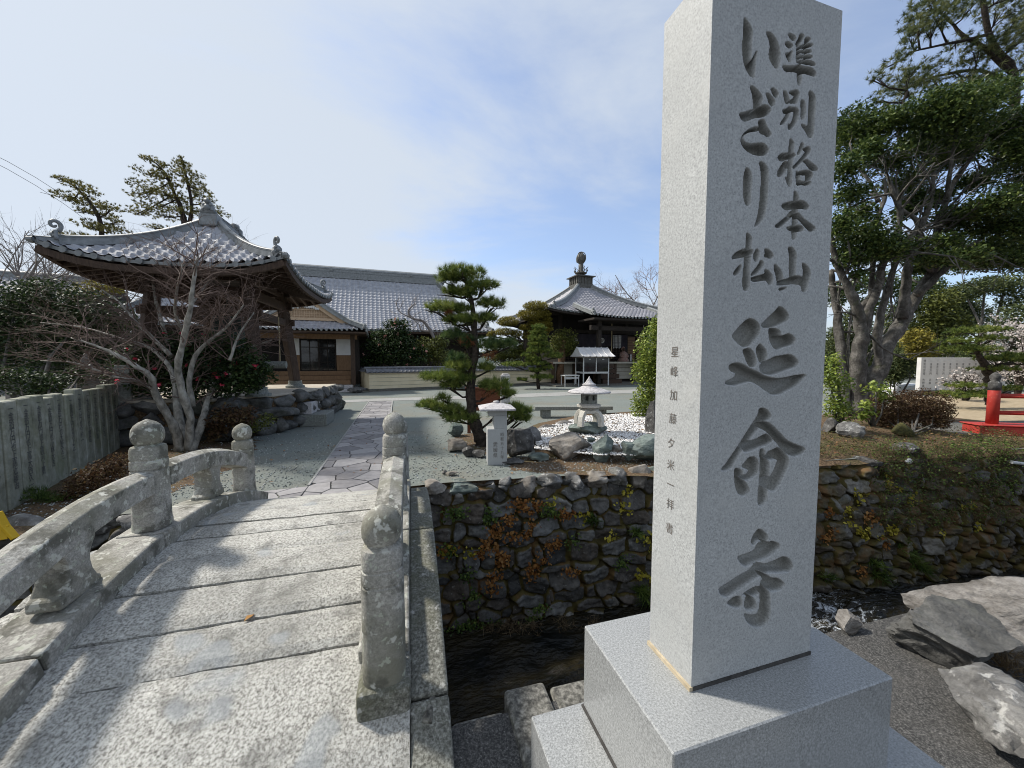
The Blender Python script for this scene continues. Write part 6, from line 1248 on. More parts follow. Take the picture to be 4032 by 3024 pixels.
    B = [(a_, c_, x_, y_ * .55) for a_, c_, x_, y_ in B]; pine_pads(t, B, 26, 170, l_pine3, .17, .017, 16, 32, depth=.9, up=.5, jd=.6, flat=.8)
    for i, (px_, D, h, lab) in enumerate([(60, 15, 4.3, 'bare greyish tree with upright fine branches in front of the neighbour house roof'), (260, 17, 4.0, 'smaller bare tree between the neighbour house and the tower roof'), (930, 21, 3.6, 'thin bare tree top showing behind the right slope of the tower roof')]):
        q = at(px_, 1500, D); t = thing('bare_tree', lab, 'tree', (q[0], q[1], 0)); out = []; r = np.random.default_rng(70 + i)
        for k in range(3): grow((q[0] + r.normal() * .2, q[1] + r.normal() * .2, 0), r.normal(size=3) * .22 + np.array([0, 0, 1]), h, .13, 4, r, out, .22, .22, (3, 5), .66, 5, .7)
        tubes_mesh('trunk', [o for o in out if o[0] >= 3], m_twig2, 6, t, t); tubes_mesh('twigs', [(a_, p_, q_ * 1.5) for a_, p_, q_ in out if a_ < 3], m_twig2, 3, t, t)
    for i, (y0_, y1_) in enumerate(((640, 812), (668, 845))):
        P = [at(-300 + k * 110, y0_ - 180 + (y1_ - y0_ + 180) * k / 6 + 4 * (k - 3) ** 2, 16 + k * 1.2) for k in range(7)]; b = MB(); b.add(*tube(P, .011, 5)); tag(b.build('overhead_wire', m_wood4, loc=P[0]), ['upper of two thin overhead wires before the bare trees', 'lower of two thin overhead wires before the bare trees'][i], 'wire', 'overhead wires')
    # yellow stand at the bank edge
    p = gp(28, 2120); t = thing('yellow_stand', 'short yellow painted metal stand with splayed feet on the bank edge', 'stand', p); b = MB(); b.add(*beam(p + np.array([-.07, .02, .24]), p + np.array([0, 0, .08]), .06, .04)); b.build('post', m_yel, t, t, bevel=.006)
    for dx_ in (-.045, .035): b = MB(); b.add(*beam(p + np.array([-.01, 0, .12]), p + np.array([dx_ + .04, -.02, 0]), .055, .03)); b.build('foot', m_yel, t, t, bevel=.004)
mk_left()
# ================================================================== soil, beds and litter
def patch(name, pts, z, m, seed=0, jag=.06, sub=14):
    r = np.random.default_rng(seed); P = []
    for a, c in zip(pts, pts[1:] + pts[:1]):
        for k in range(sub): q = a + (c - a) * k / sub; P.append(q[:2] + r.normal(size=2) * jag * min(1, np.linalg.norm(c - a)))
    n = len(P); b = MB(); b.add([(x, y, z) for x, y in P], [tuple(range(n))]); return tag(b.build(name, m), kind='structure')
patch('soil_bed', [gp(-300, 2150), gp(150, 2105), gp(560, 1985), gp(905, 1850), gp(1010, 1760), gp(1000, 1705), gp(700, 1650), gp(300, 1700), gp(-300, 1800)], .004, m_soil, 1, .05)
patch('pine_soil', [gp(2010, 1850), gp(2180, 1868), gp(2640, 1880), gp(2640, 1800), gp(2150, 1800), gp(2000, 1800)], .004, m_soil, 2, .03, 10)
patch('pine_root_soil', [gp(1770, 1760), gp(1900, 1790), gp(2000, 1790), gp(2050, 1740), gp(1900, 1700), gp(1800, 1715)], .005, m_soil, 3, .03, 10)
def garden():
    # slightly raised pebble garden behind the coping
    pts = [gp(2110, 1800), gp(2300, 1800), gp(2500, 1790), gp(2760, 1790), gp(2800, 1640), gp(2560, 1625), gp(2280, 1640), gp(2090, 1680)]
    n = 26; b = MB(); ce = np.mean([p[:2] for p in pts], 0); ring = []
    for a, c in zip(pts, pts[1:] + pts[:1]):
        for k in range(6): ring.append((a + (c - a) * k / 6)[:2])
    ring = np.array(ring); V = []; m_ = len(ring); st = [1, .9, .6, .3]; hs = [0.006, .10, .13, .13]
    for s_, h in zip(st, hs): V += [(*(ce + (q - ce) * s_), h + .012 * mn.noise(Vector((q[0] * 3 * s_, q[1] * 3, h * 9)))) for q in ring]
    V.append((*ce, .13)); Fq = [(k * m_ + i, k * m_ + (i + 1) % m_, (k + 1) * m_ + (i + 1) % m_, (k + 1) * m_ + i) for k in range(3) for i in range(m_)] + [(3 * m_ + i, 3 * m_ + (i + 1) % m_, 4 * m_) for i in range(m_)]
    b.add(V, Fq); tag(b.build('pebble_garden_ground', m_soil, smooth=True), kind='structure')
    r = np.random.default_rng(3); v0, f0 = ico(1); f0 = np.array(f0); N = 13500; V = np.empty((N, len(v0), 3)); q = r.uniform(0, 1, (N * 5, 2)); poly = [gp(2105, 1770, .13), gp(2350, 1795, .13), gp(2780, 1800, .13), gp(2820, 1650, .13), gp(2620, 1622, .13), gp(2300, 1640, .13), gp(2120, 1690, .13)]; lo = np.min(poly, 0); hi = np.max(poly, 0); pts_ = lo[:2] + q * (hi - lo)[:2]
    ins = np.zeros(len(pts_), bool)
    for a, c in zip(poly, poly[1:] + poly[:1]): ins ^= ((a[1] > pts_[:, 1]) != (c[1] > pts_[:, 1])) & (pts_[:, 0] < (c[0] - a[0]) * (pts_[:, 1] - a[1]) / (c[1] - a[1] + 1e-12) + a[0])
    den = np.array([mn.noise(Vector((x * 1.7, y * 1.7, 5))) for x, y in pts_]); pts_ = pts_[ins & (den > r.uniform(-1.7, -.05, len(den)))][:N]; N = len(pts_)
    S = r.uniform(.010, .026, (N, 1, 1)) * r.uniform(.6, 1.2, (N, 1, 3)) * np.array([1, 1, .7]); V = v0[None] * S + np.column_stack([pts_, np.full(N, .145)])[:, None]
    Fq = (f0[None] + (np.arange(N) * len(v0))[:, None, None]).reshape(-1, 3); tag(npmesh('white_pebbles', V.reshape(-1, 3), Fq, m_cream, loc=(*ce, .14), smooth=True, rnd=np.repeat(r.uniform(0, 1, N), len(v0))), kind='stuff')
    P = np.column_stack([pts_[r.choice(N, 260)] + r.normal(size=(260, 2)) * .1, np.full(260, .165)]); v, f, q = leaves(P, .05, 5, up=2.5, aspect=.6); tag(npmesh('pebble_garden_litter', v, f, l_fallen, loc=(*ce, .14), rnd=q), kind='stuff')
garden()
def mk_rocks():
    def rk(px_, py_, D, sz, seed, m, label, z0=0, rz=0, cuts=13, amp=.14, tilt=(0, 0), group=None, sub=4, kr=(.50, .86)):
        p = at(px_, py_, D); rock('garden_rock', label, (p[0], p[1], z0 + sz[2] * .82), sz, seed, m, sub, rz, 'rock', group, cuts, amp, tilt, kr)
    rk(2040, 1780, 6.1, (.26, .19, .31), 1, m_rockd, 'dark rounded upright rock with white lichen flecks beside the roofed marker stone')
    rk(2088, 1750, 6.75, (.27, .2, .24), 2, m_rock, 'grey rock standing just behind the dark upright rock')
    rk(2122, 1836, 5.95, (.17, .11, .07), 3, m_rockg, 'flat teal rock lying at the foot of the dark upright rock', rz=-.4, cuts=4)
    rk(2236, 1800, 6.1, (.50, .28, .25), 4, m_rockb, 'large blocky brown boulder edging the pebble garden', rz=.1, cuts=11)
    rk(2324, 1772, 6.15, (.09, .07, .05), 5, m_rockg, 'small pale teal stone on top of the boulder end', z0=.24)
    rk(2378, 1822, 5.9, (.18, .15, .27), 6, m_rockg, 'grey green rock standing on end beside the brown boulder', tilt=(0, .25))
    rk(2420, 1800, 5.95, (.13, .12, .14), 7, m_rockb, 'reddish brown rock between the green edging rocks')
    rk(2478, 1790, 5.85, (.15, .14, .22), 8, m_rockg, 'rounded green rock left of the flat teal edging boulder')
    rk(2555, 1780, 5.85, (.33, .22, .24), 9, m_rockg, 'wide flat topped teal boulder at the top of the stream wall', cuts=4)
    rk(2314, 1680, 7.55, (.40, .3, .15), 10, m_rockg, 'large flat green rock carrying the stone lantern', z0=.09, cuts=4)
    rk(2150, 1655, 8.2, (.26, .18, .11), 11, m_rock, 'low grey rock at the back edge of the pebbles, its left end', z0=.03)
    rk(2222, 1640, 8.7, (.24, .15, .10), 12, m_rockp, 'pale flat rock at the back edge of the pebbles under the bench', z0=.03)
    rk(2425, 1640, 8.6, (.20, .14, .09), 13, m_rockb, 'small reddish rock right of the lantern under the bench end', z0=.03)
    rk(2090, 1690, 7.4, (.18, .14, .10), 14, m_rockb, 'small brown rock behind the pine base and the marker stone')
    rk(2572, 1640, 7.6, (.14, .2, .45), 15, m_rockd, 'tall dark standing rock at the pillar edge before the bright bush')
    rk(1800, 1740, 6.6, (.24, .18, .15), 16, m_rockb, 'brown rock at the left side of the pine base')
    rk(1850, 1772, 6.2, (.15, .12, .09), 17, m_rockd, 'dark low stone in front of the pine base, the left of two')
    rk(1888, 1772, 6.15, (.13, .11, .08), 18, m_rockd, 'dark low stone in front of the pine base, the right of two')
    rk(1790, 1690, 7.9, (.19, .16, .17), 19, m_rockg, 'dark green upright stone under the left pads of the pine')
    rk(1775, 1888, 5.15, (.10, .06, .035), 20, m_rockb, 'flat brown stone lying on the gravel near the wall top')
    rk(1750, 1880, 5.2, (.045, .04, .035), 21, m_rockp, 'tiny pale stone lying on the gravel near the wall top')
    rk(2020, 1860, 5.75, (.18, .12, .05), 22, m_rockd, 'flat dark stone sunk in the soil below the upright rock')
    rk(1330, 1490, 19.0, (.45, .3, .22), 23, m_rock, 'grey rock beside the hall entrance step', sub=3); rk(1400, 1500, 18.6, (.5, .3, .2), 24, m_rockd, 'dark rock at the corner of the cream wall', sub=3)
    # right hand bank
    rk(3265, 1690, 7.4, (.17, .15, .22), 31, m_rockd, 'dark rock half hidden at the pillar edge under the leafy shrub', z0=.1)
    rk(3350, 1710, 7.1, (.29, .2, .2), 32, m_rock, 'grey squarish rock lying on the bank right of the pillar', z0=.1, cuts=10)
    rk(3555, 1710, 7.3, (.22, .18, .17), 33, m_moss, 'mossy dark rock in front of the brown azalea', z0=.08)
    rk(3570, 1785, 6.3, (.32, .2, .09), 34, m_rockd, 'flat dark rock on the slope above the stream wall', z0=.04)
    rk(3755, 2550, 1.98, (.38, .24, .20), 41, m_rockw, 'grey weathered boulder on the near bank beside the pillar base', z0=-.08, rz=-.5, cuts=9, tilt=(.1, .25), kr=(.34, .66), amp=.22, sub=5)
    rk(4000, 2480, 2.12, (.52, .32, .23), 42, m_rockp, 'large pale streaked boulder at the edge of the near bank', z0=-.05, rz=-.35, cuts=9, tilt=(0, -.12), kr=(.36, .68), amp=.22, sub=5)
    rk(3925, 2975, 1.52, (.30, .2, .16), 43, m_rock, 'pale chipped boulder lying on the asphalt in the near corner', z0=-.08, rz=.3, cuts=9, kr=(.36, .68), amp=.22, sub=5)
    rk(3335, 2515, 2.2, (.10, .07, .07), 44, m_rockp, 'small pale crusted stone at the bank edge just right of the plinth', z0=-.05)
mk_rocks()
def mk_lantern():
    p = at(2318, 1660, 7.5); x, y = p[0], p[1]; z = .345; t = thing('stone_lantern', 'snow viewing stone lantern with wide round roof on four curved legs', 'stone lantern', (x, y, z - .02))
    for k in range(4):
        a = k * math.pi / 2 + .55; c, s = math.cos(a), math.sin(a); P = [(x + c * r_, y + s * r_, z + h) for r_, h in ((.285, -.04), (.28, .06), (.265, .14), (.215, .215), (.13, .255), (.05, .26))]; b = MB(); b.add(*sweep(P, [(-.055, -.045), (.055, -.045), (.055, .045), (-.055, .045)], up=(c * .6, s * .6, .8))); b.build('leg', m_lant, t, t, bevel=.01, bseg=2)
    b = MB(); b.add(*lathe([(.10, .20), (.20, .22), (.205, .27), (.12, .285), (.12, .30), (.235, .335), (.24, .375), (.16, .40)], (x, y, z), 6 * 4, 2)); b.build('middle_platform', m_lant, t, t)
    # light chamber: six posts round square windows
    n = 6; b = MB(); R0, z0, z1 = .17, z + .40, z + .62
    for k in range(n):
        a0, a1 = k * math.pi / 3 + .26, (k + 1) * math.pi / 3 + .26; A, B_ = np.array([math.cos(a0), math.sin(a0)]), np.array([math.cos(a1), math.sin(a1)])
        def q(s, zz, rr=R0): w = A + (B_ - A) * s; return (x + w[0] * rr, y + w[1] * rr, zz)
        for rr in (R0, R0 - .035):
            g4 = [q(0, z0, rr), q(1, z0, rr), q(1, z1, rr), q(0, z1, rr)]; i4 = [q(.27, z0 + .07, rr), q(.73, z0 + .07, rr), q(.73, z1 - .05, rr), q(.27, z1 - .05, rr)]; b.add(g4 + i4, [(j, (j + 1) % 4, 4 + (j + 1) % 4, 4 + j) for j in range(4)])
        o_ = [q(.27, z0 + .07), q(.73, z0 + .07), q(.73, z1 - .05), q(.27, z1 - .05)]; i_ = [q(.27, z0 + .07, R0 - .035), q(.73, z0 + .07, R0 - .035), q(.73, z1 - .05, R0 - .035), q(.27, z1 - .05, R0 - .035)]; b.add(o_ + i_, [(j, (j + 1) % 4, 4 + (j + 1) % 4, 4 + j) for j in range(4)])
    b.build('light_chamber', m_rockd if False else m_bench, t, t)
    b = MB(); V, Fq = lathe([(.42, .615), (.425, .635), (.40, .655), (.30, .685), (.20, .715), (.13, .75), (.11, .765)], (x, y, z), 36, 2); b.add(V, Fq); rf = b.build('roof', m_lant2, t, t, smooth=False); rf.data.shade_smooth()
    b = MB(); b.add(*lathe([(.13, .76), (.135, .785), (.10, .80), (.07, .83), (.045, .87), (.02, .91), (.004, .945)], (x, y, z), 20)); b.build('finial', m_lant2, t, t, smooth=True)
mk_lantern()
def mk_marker():
    p = gp(1955, 1822); c, s = math.cos(.28), math.sin(.28); t = thing('roofed_marker_stone', 'small stepped granite marker stone with a little pyramid roof and carved date', 'marker stone', p, -.12); w = .15
    b = MB(); b.add(*box(-w, w, -w * .9, w * .9, 0, .56)); b.build('lower_block', m_gran, t, bevel=.006)
    b = MB(); b.add(*box(-w + .10, w - .001, -w * .9 + .001, w * .9 - .001, .56, .76)); b.build('neck_block', m_gran, t, bevel=.004); b = MB(); b.add(*box(-w + .02, w - .001, -w * .9 + .001, w * .9 - .001, .762, .85)); b.build('upper_block', m_gran, t, bevel=.004)
    b = MB(); q = .27; b.add([(-q, -q, .85), (q, -q, .85), (q, q, .85), (-q, q, .85), (-q, -q, .88), (q, -q, .88), (q, q, .88), (-q, q, .88), (-.05, -.05, .945), (.05, -.05, .945), (.05, .05, .945), (-.05, .05, .945)], [(3, 2, 1, 0), (0, 1, 5, 4), (1, 2, 6, 5), (2, 3, 7, 6), (3, 0, 4, 7), (4, 5, 9, 8), (5, 6, 10, 9), (6, 7, 11, 10), (7, 4, 8, 11), (8, 9, 10, 11)]); rf = b.build('roof', m_lant2, t, bevel=.006)
    b = MB(); b.add(*lathe([(.05, .945), (.052, .96), (.045, .975), (.01, .98)], (0, 0, 0), 12)); b.build('knob', m_lant2, rf, smooth=True)
    b = MB(); vtext(b, '昭和五十九年', .062, (.075, -w * .9 - .001, .52), (1, 0, 0), (0, 0, 1), .070, lift=.0015); vtext(b, '愛媛県', .075, (-.03, -w * .9 - .001, .38), (1, 0, 0), (0, 0, 1), .085, lift=.0015); vtext(b, '建之', .05, (-w - .001, 0, .45), (0, -1, 0), (0, 0, 1), .07, lift=.0015); b.build('date_lettering', m_ink, t)
    # bench, signboard, square post
    p = gp(2255, 1642); t = thing('stone_bench', 'long dark grey stone bench on two block legs behind the lantern', 'bench', p, R(-12)); b = MB(); b.add(*box(-1.1, 1.1, -.2, .2, .22, .32)); b.build('seat', m_bench, t, bevel=.012, bseg=2)
    for x in (-.78, .8): b = MB(); b.add(*box(x - .13, x + .13, -.15, .15, 0, .22)); b.build('leg', m_bench, t, bevel=.01)
    p = gp(1905, 1706); t = thing('wooden_signboard', 'low reddish brown wooden signboard half hidden behind the trained pine', 'signboard', p, R(-15)); b = MB(); b.add(*box(-.36, .36, -.02, .02, .5, .98)); b.build('board', m_redwood, t, bevel=.005); b = MB(); b.add(*box(-.40, .40, -.05, .05, .985, 1.02)); b.build('cap_board', m_redwood, t)
    for x in (-.33, .33): b = MB(); b.add(*box(x - .035, x + .035, .022, .08, 0, .984)); b.build('leg', m_redwood, t)
    p = gp(1990, 1610); b = MB(); b.add(rot(np.array(box(p[0] - .15, p[0] + .15, p[1] - .15, p[1] + .15, 0, 1.13)[0]), -.2, p[:2]), BF); b.add(*box(p[0] - .1, p[0] + .1, p[1] - .1, p[1] + .1, 1.13, 1.17)); tag(b.build('square_stone_post', m_lant2, loc=p, bevel=.012), 'short square pale stone post standing on the gravel behind the pine', 'stone post')
mk_marker()

# ================================================================== right hand side: bank, big tree, red bridge
def bank():
    us = np.linspace(4.9, 14.5, 60); k = np.linspace(0, 1, 14); V = []
    for j in k:
        for u in us:
            v = Wv(u) - .12 + j * 4.2; h = (-.05 if j == 0 else .03) + .24 * min(1, j * 2.2) * min(1, (u - 4.9) * .8) * (1 if j < .8 else (1 - j) / .2) * min(1, max(0, (11.6 - u) * .45)) + .025 * mn.fractal(Vector((u * 1.4, v * 1.4, 0)), .9, 2, 4) * min(1, (1 - j) * 5); V.append((u, v, h if j < .3 else max(h, .004)))
    n = len(us); tag(npmesh('garden_bank', V, [(j * n + i, j * n + i + 1, (j + 1) * n + i + 1, (j + 1) * n + i) for j in range(13) for i in range(n - 1)], m_soil, smooth=True), kind='structure')
    r = np.random.default_rng(2); P = np.array([(u, Wv(u) + .05 + abs(r.normal()) * .9, .0) for u in r.uniform(4.9, 11.5, 900)]); P[:, 2] = .06 + .24 * np.minimum(1, (P[:, 1] - Wv(P[:, 0])) / 4.2 * 2.2) + .02; v, f, q = leaves(P, .05, 6, up=2.5, aspect=.6); tag(npmesh('bank_leaf_litter', v, f, l_fallen, loc=P[0], rnd=q), kind='stuff')
    G = np.array([(u, Wv(u) + .02 + abs(r.normal()) * .55, 0) for u in r.uniform(5.0, 11.8, 700)]); G = np.repeat(G, 14, 0) + r.normal(size=(700 * 14, 3)) * np.array([.07, .07, 0]); G[:, 2] = .05 + .24 * np.clip((G[:, 1] - Wv(G[:, 0])) / 4.2 * 2.2, 0, 1) + np.abs(r.normal(size=len(G))) * .035
    v, f, q = leaves(G, .028, 16, up=1.2, aspect=.6); tag(npmesh('bank_ground_cover', v, f, leafmat('low_herb_leaf', (.03, .03, .012), (.06, .065, .02), (.11, .10, .035), rough=.7), loc=G[0], rnd=q), kind='stuff')
    m_sand = M('sandy_ground', [(.3, (.27, .21, .13)), (.7, (.42, .34, .23))], scale=6, rough=.95, detail=8)
    patch('sandy_ground', [gp(3500, 1690, .0), gp(4300, 1690), gp(4600, 1560), gp(3500, 1560)], .006, m_sand, 4, .1); 
    p = [gp(3600, 1715, .04), gp(3850, 1712, .04), gp(4200, 1690, .04), gp(4100, 1655, .04), gp(3600, 1668, .04)]; b = MB(); b.add(*prism([q[:2] for q in p], -.02, .05)); tag(b.build('bridge_approach', m_conc), kind='structure')
bank()
def mk_redbridge():
    p = gp(3905, 1668, .25); d = np.array([.88, -.47]); d /= np.linalg.norm(d); ang = math.atan2(d[1], d[0]); t = thing('red_bridge', 'red lacquered bridge railing with dark capped post on a concrete slab bridge', 'bridge', (p[0], p[1], .25), ang)
    b = MB(); b.add(*box(-.35, 7, -.30, 2.6, -.62, -.25)); b.build('slab', m_conc, t, bevel=.02)
    for side, y in enumerate((0, 2.3)):
        x0 = -.36 if side == 0 else 2.9
        b = MB(); b.add(*box(x0, 6.6, y - .20, y + .20, -.246, -.03)); b.add(*box(x0 - .03, 6.6, y - .24, y + .24, -.028, .0)); b.build('sill', m_red, t, bevel=.012)
        for x in ((0, 2.2, 4.4, 6.4) if side == 0 else (3.2, 4.8, 6.4)):
            b = MB(); b.add(*lathe([(.092, .0), (.092, .72), (.082, .74)], (x, y, 0), 24)); po = b.build('post', m_red, t, smooth=False); po.data.shade_smooth()
            b = MB(); b.add(*lathe([(.094, .72), (.094, .88), (.075, .90), (.06, .92), (.08, .97), (.085, 1.02), (.06, 1.06), (.02, 1.10)], (x, y, 0), 18)); b.build('finial', m_rockd, po, smooth=True)
        for z, r_ in ((.60, .05), (.24, .045)):
            b = MB(); b.add(*tube([(x0 + .40, y, z), (4, y, z + .02), (6.5, y, z)], r_, 12)); b.build('rail', m_red, t, smooth=True)
    p = wp(3955, 1818); b = MB(); b.add(*tube([p + np.array([-.1, -.12, .03]), p + np.array([.25, -.15, -.02])], .028, 10)); tag(b.build('white_pipe', m_metal, loc=p), 'short white pipe end sticking out under the red bridge', 'pipe')
    p = wp(3577, 1818, .14); v, f = rockv(p, (.09, .03, .06), 7, 2); b = MB(); b.add(v, f); tag(b.build('white_litter', m_white, loc=p), 'crumpled white plastic scrap caught in the creepers on the wall', 'litter')
mk_redbridge()
def mk_bigtree():
    D = 10.2; s, o2 = .5424, (3200, 900); f2 = lambda l: [(o2[0] + a * s, o2[1] + c * s, r_) for a, c, r_ in l]; s1, o1 = .663, (3200, 0); f1 = lambda l: [(o1[0] + a * s1, o1[1] + c * s1, r_) for a, c, r_ in l]
    t = thing('big_evergreen_tree', 'big evergreen tree with many pale grey stems fanning up beside the pillar', 'tree', at(3400, 1640, D) * np.array([1, 1, 0])); b = MB()
    P = [f2([(330, 1330, .27), (330, 1180, .2), (335, 1000, .18), (350, 800, .165), (335, 640, .13), (270, 450, .10), (180, 270, .08)]) + f1([(100, 1350, .05)]),
         f2([(390, 1330, .27), (410, 1180, .24), (480, 1000, .2), (570, 800, .18), (660, 640, .16), (760, 480, .13), (870, 310, .11), (920, 150, .10)]) + f1([(740, 1380, .09), (790, 1200, .07), (850, 1060, .05), (900, 980, .03)]),
         f2([(345, 800, .13), (400, 600, .11), (480, 420, .09), (500, 280, .08)]) + f1([(500, 1400, .07), (515, 1250, .06), (480, 1150, .05), (440, 1040, .03)]),
         f2([(650, 650, .13), (675, 450, .11), (700, 250, .10), (780, 90, .08)]) + f1([(640, 1350, .075), (700, 1200, .06), (720, 1020, .04)]),
         f2([(240, 1330, .14), (215, 1000, .12), (190, 750, .11), (160, 500, .09), (130, 300, .07)]), f2([(440, 1300, .14), (480, 1000, .11), (470, 750, .10), (530, 500, .08), (600, 260, .06)]) + f1([(620, 1340, .05), (520, 1240, .04)]),
         f2([(760, 480, .09), (900, 350, .08), (1030, 215, .07), (1080, 80, .06)]) + f1([(830, 1520, .05), (1000, 1420, .03)]), f2([(320, 600, .08), (420, 480, .07), (430, 300, .06)]) + f1([(390, 1300, .05), (430, 1170, .045), (430, 1060, .03)]), f1([(390, 1200, .05), (340, 1080, .04), (265, 985, .03), (220, 850, .02)]),
         f2([(870, 310, .07), (760, 200, .06), (700, 60, .05)]) + f1([(850, 1300, .04), (1000, 1220, .03), (1150, 1150, .02)]), f1([(790, 1200, .05), (820, 1000, .04), (850, 800, .03), (900, 650, .02)])]
    tr = stems(b, P, D, jd=.7, n=12, seed=8); b.build('trunk', m_bark, t, t, smooth=True); out = []; r_ = np.random.default_rng(14)
    for q_, w_ in tr:
        for i in range(len(q_) // 2, len(q_), 2): grow(q_[i], r_.normal(size=3) + np.array([0, 0, .5]), r_.uniform(.8, 1.5), min(.035, w_[i] * .6), 2, r_, out, .3, .12, (2, 4), .6, 4, .8)
    tubes_mesh('branch', out, m_bark, 5, t, t)
    cr = px2([(220, 780, 105, 130), (390, 760, 115, 100), (200, 1000, 90, 75), (480, 950, 155, 62), (560, 1080, 135, 62), (700, 650, 145, 90), (850, 700, 220, 140), (900, 850, 190, 95), (820, 930, 145, 55), (1000, 570, 150, 70), (1180, 740, 120, 85), (1190, 880, 90, 100), (230, 1150, 105, 62), (290, 1400, 155, 95), (420, 1480, 135, 75), (560, 1490, 85, 75), (620, 1180, 85, 62), (870, 1290, 150, 70), (1100, 1210, 165, 80), (1050, 1350, 180, 70), (1150, 1480, 150, 100), (950, 1560, 175, 52), (760, 1450, 110, 60), (170, 1330, 60, 85), (1230, 1340, 100, 100), (1330, 900, 120, 200), (1300, 1150, 120, 120), (1350, 700, 120, 120)], *o1, s1)
    cr = [(a_, c_, x_ * 1.06, y_ * 1.08) for a_, c_, x_, y_ in cr] + px2([(330, 900, 90, 80), (640, 830, 110, 70), (560, 1250, 80, 50), (300, 1260, 70, 60), (760, 1180, 70, 60), (960, 1080, 110, 60), (1010, 1480, 120, 60), (650, 1540, 90, 50), (240, 1540, 90, 60), (1240, 1560, 110, 60), (480, 700, 70, 60)], *o1, s1) + px2([(250, 190, 100, 60), (430, 150, 110, 55), (640, 170, 110, 55), (900, 220, 140, 60), (1100, 200, 140, 70), (1300, 220, 150, 70), (330, 330, 60, 40), (780, 300, 70, 45)], *o2, s); Pp = blobs(cr, D, 1850, 51, 1.0, .6, 1.0, .9); leafpart('foliage', Pp, .088, l_big, t, 51, .35, .5)
    # pine above it
    Dp = 12.6; pl = px2([(680, 30, 110, 50), (620, 110, 95, 50), (760, 80, 115, 58), (560, 310, 60, 36), (600, 210, 60, 34), (700, 150, 115, 50), (980, 300, 105, 52), (1100, 270, 145, 60), (1200, 220, 80, 52), (470, 370, 50, 36), (380, 450, 38, 42), (540, 480, 115, 70), (660, 450, 135, 80), (570, 560, 135, 52), (380, 590, 48, 30), (900, 470, 135, 52), (1000, 530, 135, 52), (1150, 520, 105, 52), (1100, 60, 125, 52), (930, 30, 95, 42), (1200, 120, 80, 60), (1000, 1030, 88, 36), (1330, 300, 120, 120), (1350, 80, 110, 90), (870, -60, 150, 60), (700, -70, 110, 50), (1150, -80, 160, 80), (800, 560, 120, 50), (850, 250, 70, 30)], *o1, s1)
    t = thing('tall_red_pine', 'tall open pine with tufted needles rising above the big evergreen tree', 'pine tree', at(4150, 1600, Dp) * np.array([1, 1, 0])); b = MB()
    tr = stems(b, [f1([(1500, 2450, .24), (1430, 1700, .2), (1330, 1100, .16), (1210, 740, .12), (1190, 430, .10), (1060, 250, .08), (1010, 0, .06), (960, -150, .04)]), f1([(1180, 430, .07), (1000, 270, .06), (900, 220, .055), (820, 130, .045), (740, 60, .03)]), f1([(1190, 500, .06), (1000, 420, .05), (850, 430, .04), (660, 470, .03)]), f1([(940, 900, .07), (560, 870, .06), (515, 780, .05), (530, 640, .04), (560, 540, .03)]), f1([(1060, 200, .05), (900, 240, .04), (700, 280, .03), (580, 310, .02)])], Dp, jd=.4, n=8, seed=9)
    pad_branches(b, tr, pl, Dp, .03, 10); b.build('trunk', m_pbark, t, t, smooth=True); pine_pads(t, pl, Dp, 120, l_pine4, .17, .007, 30, 52, depth=1.0, up=.35, jd=.8, spread=1.25, flat=.8)
mk_bigtree()
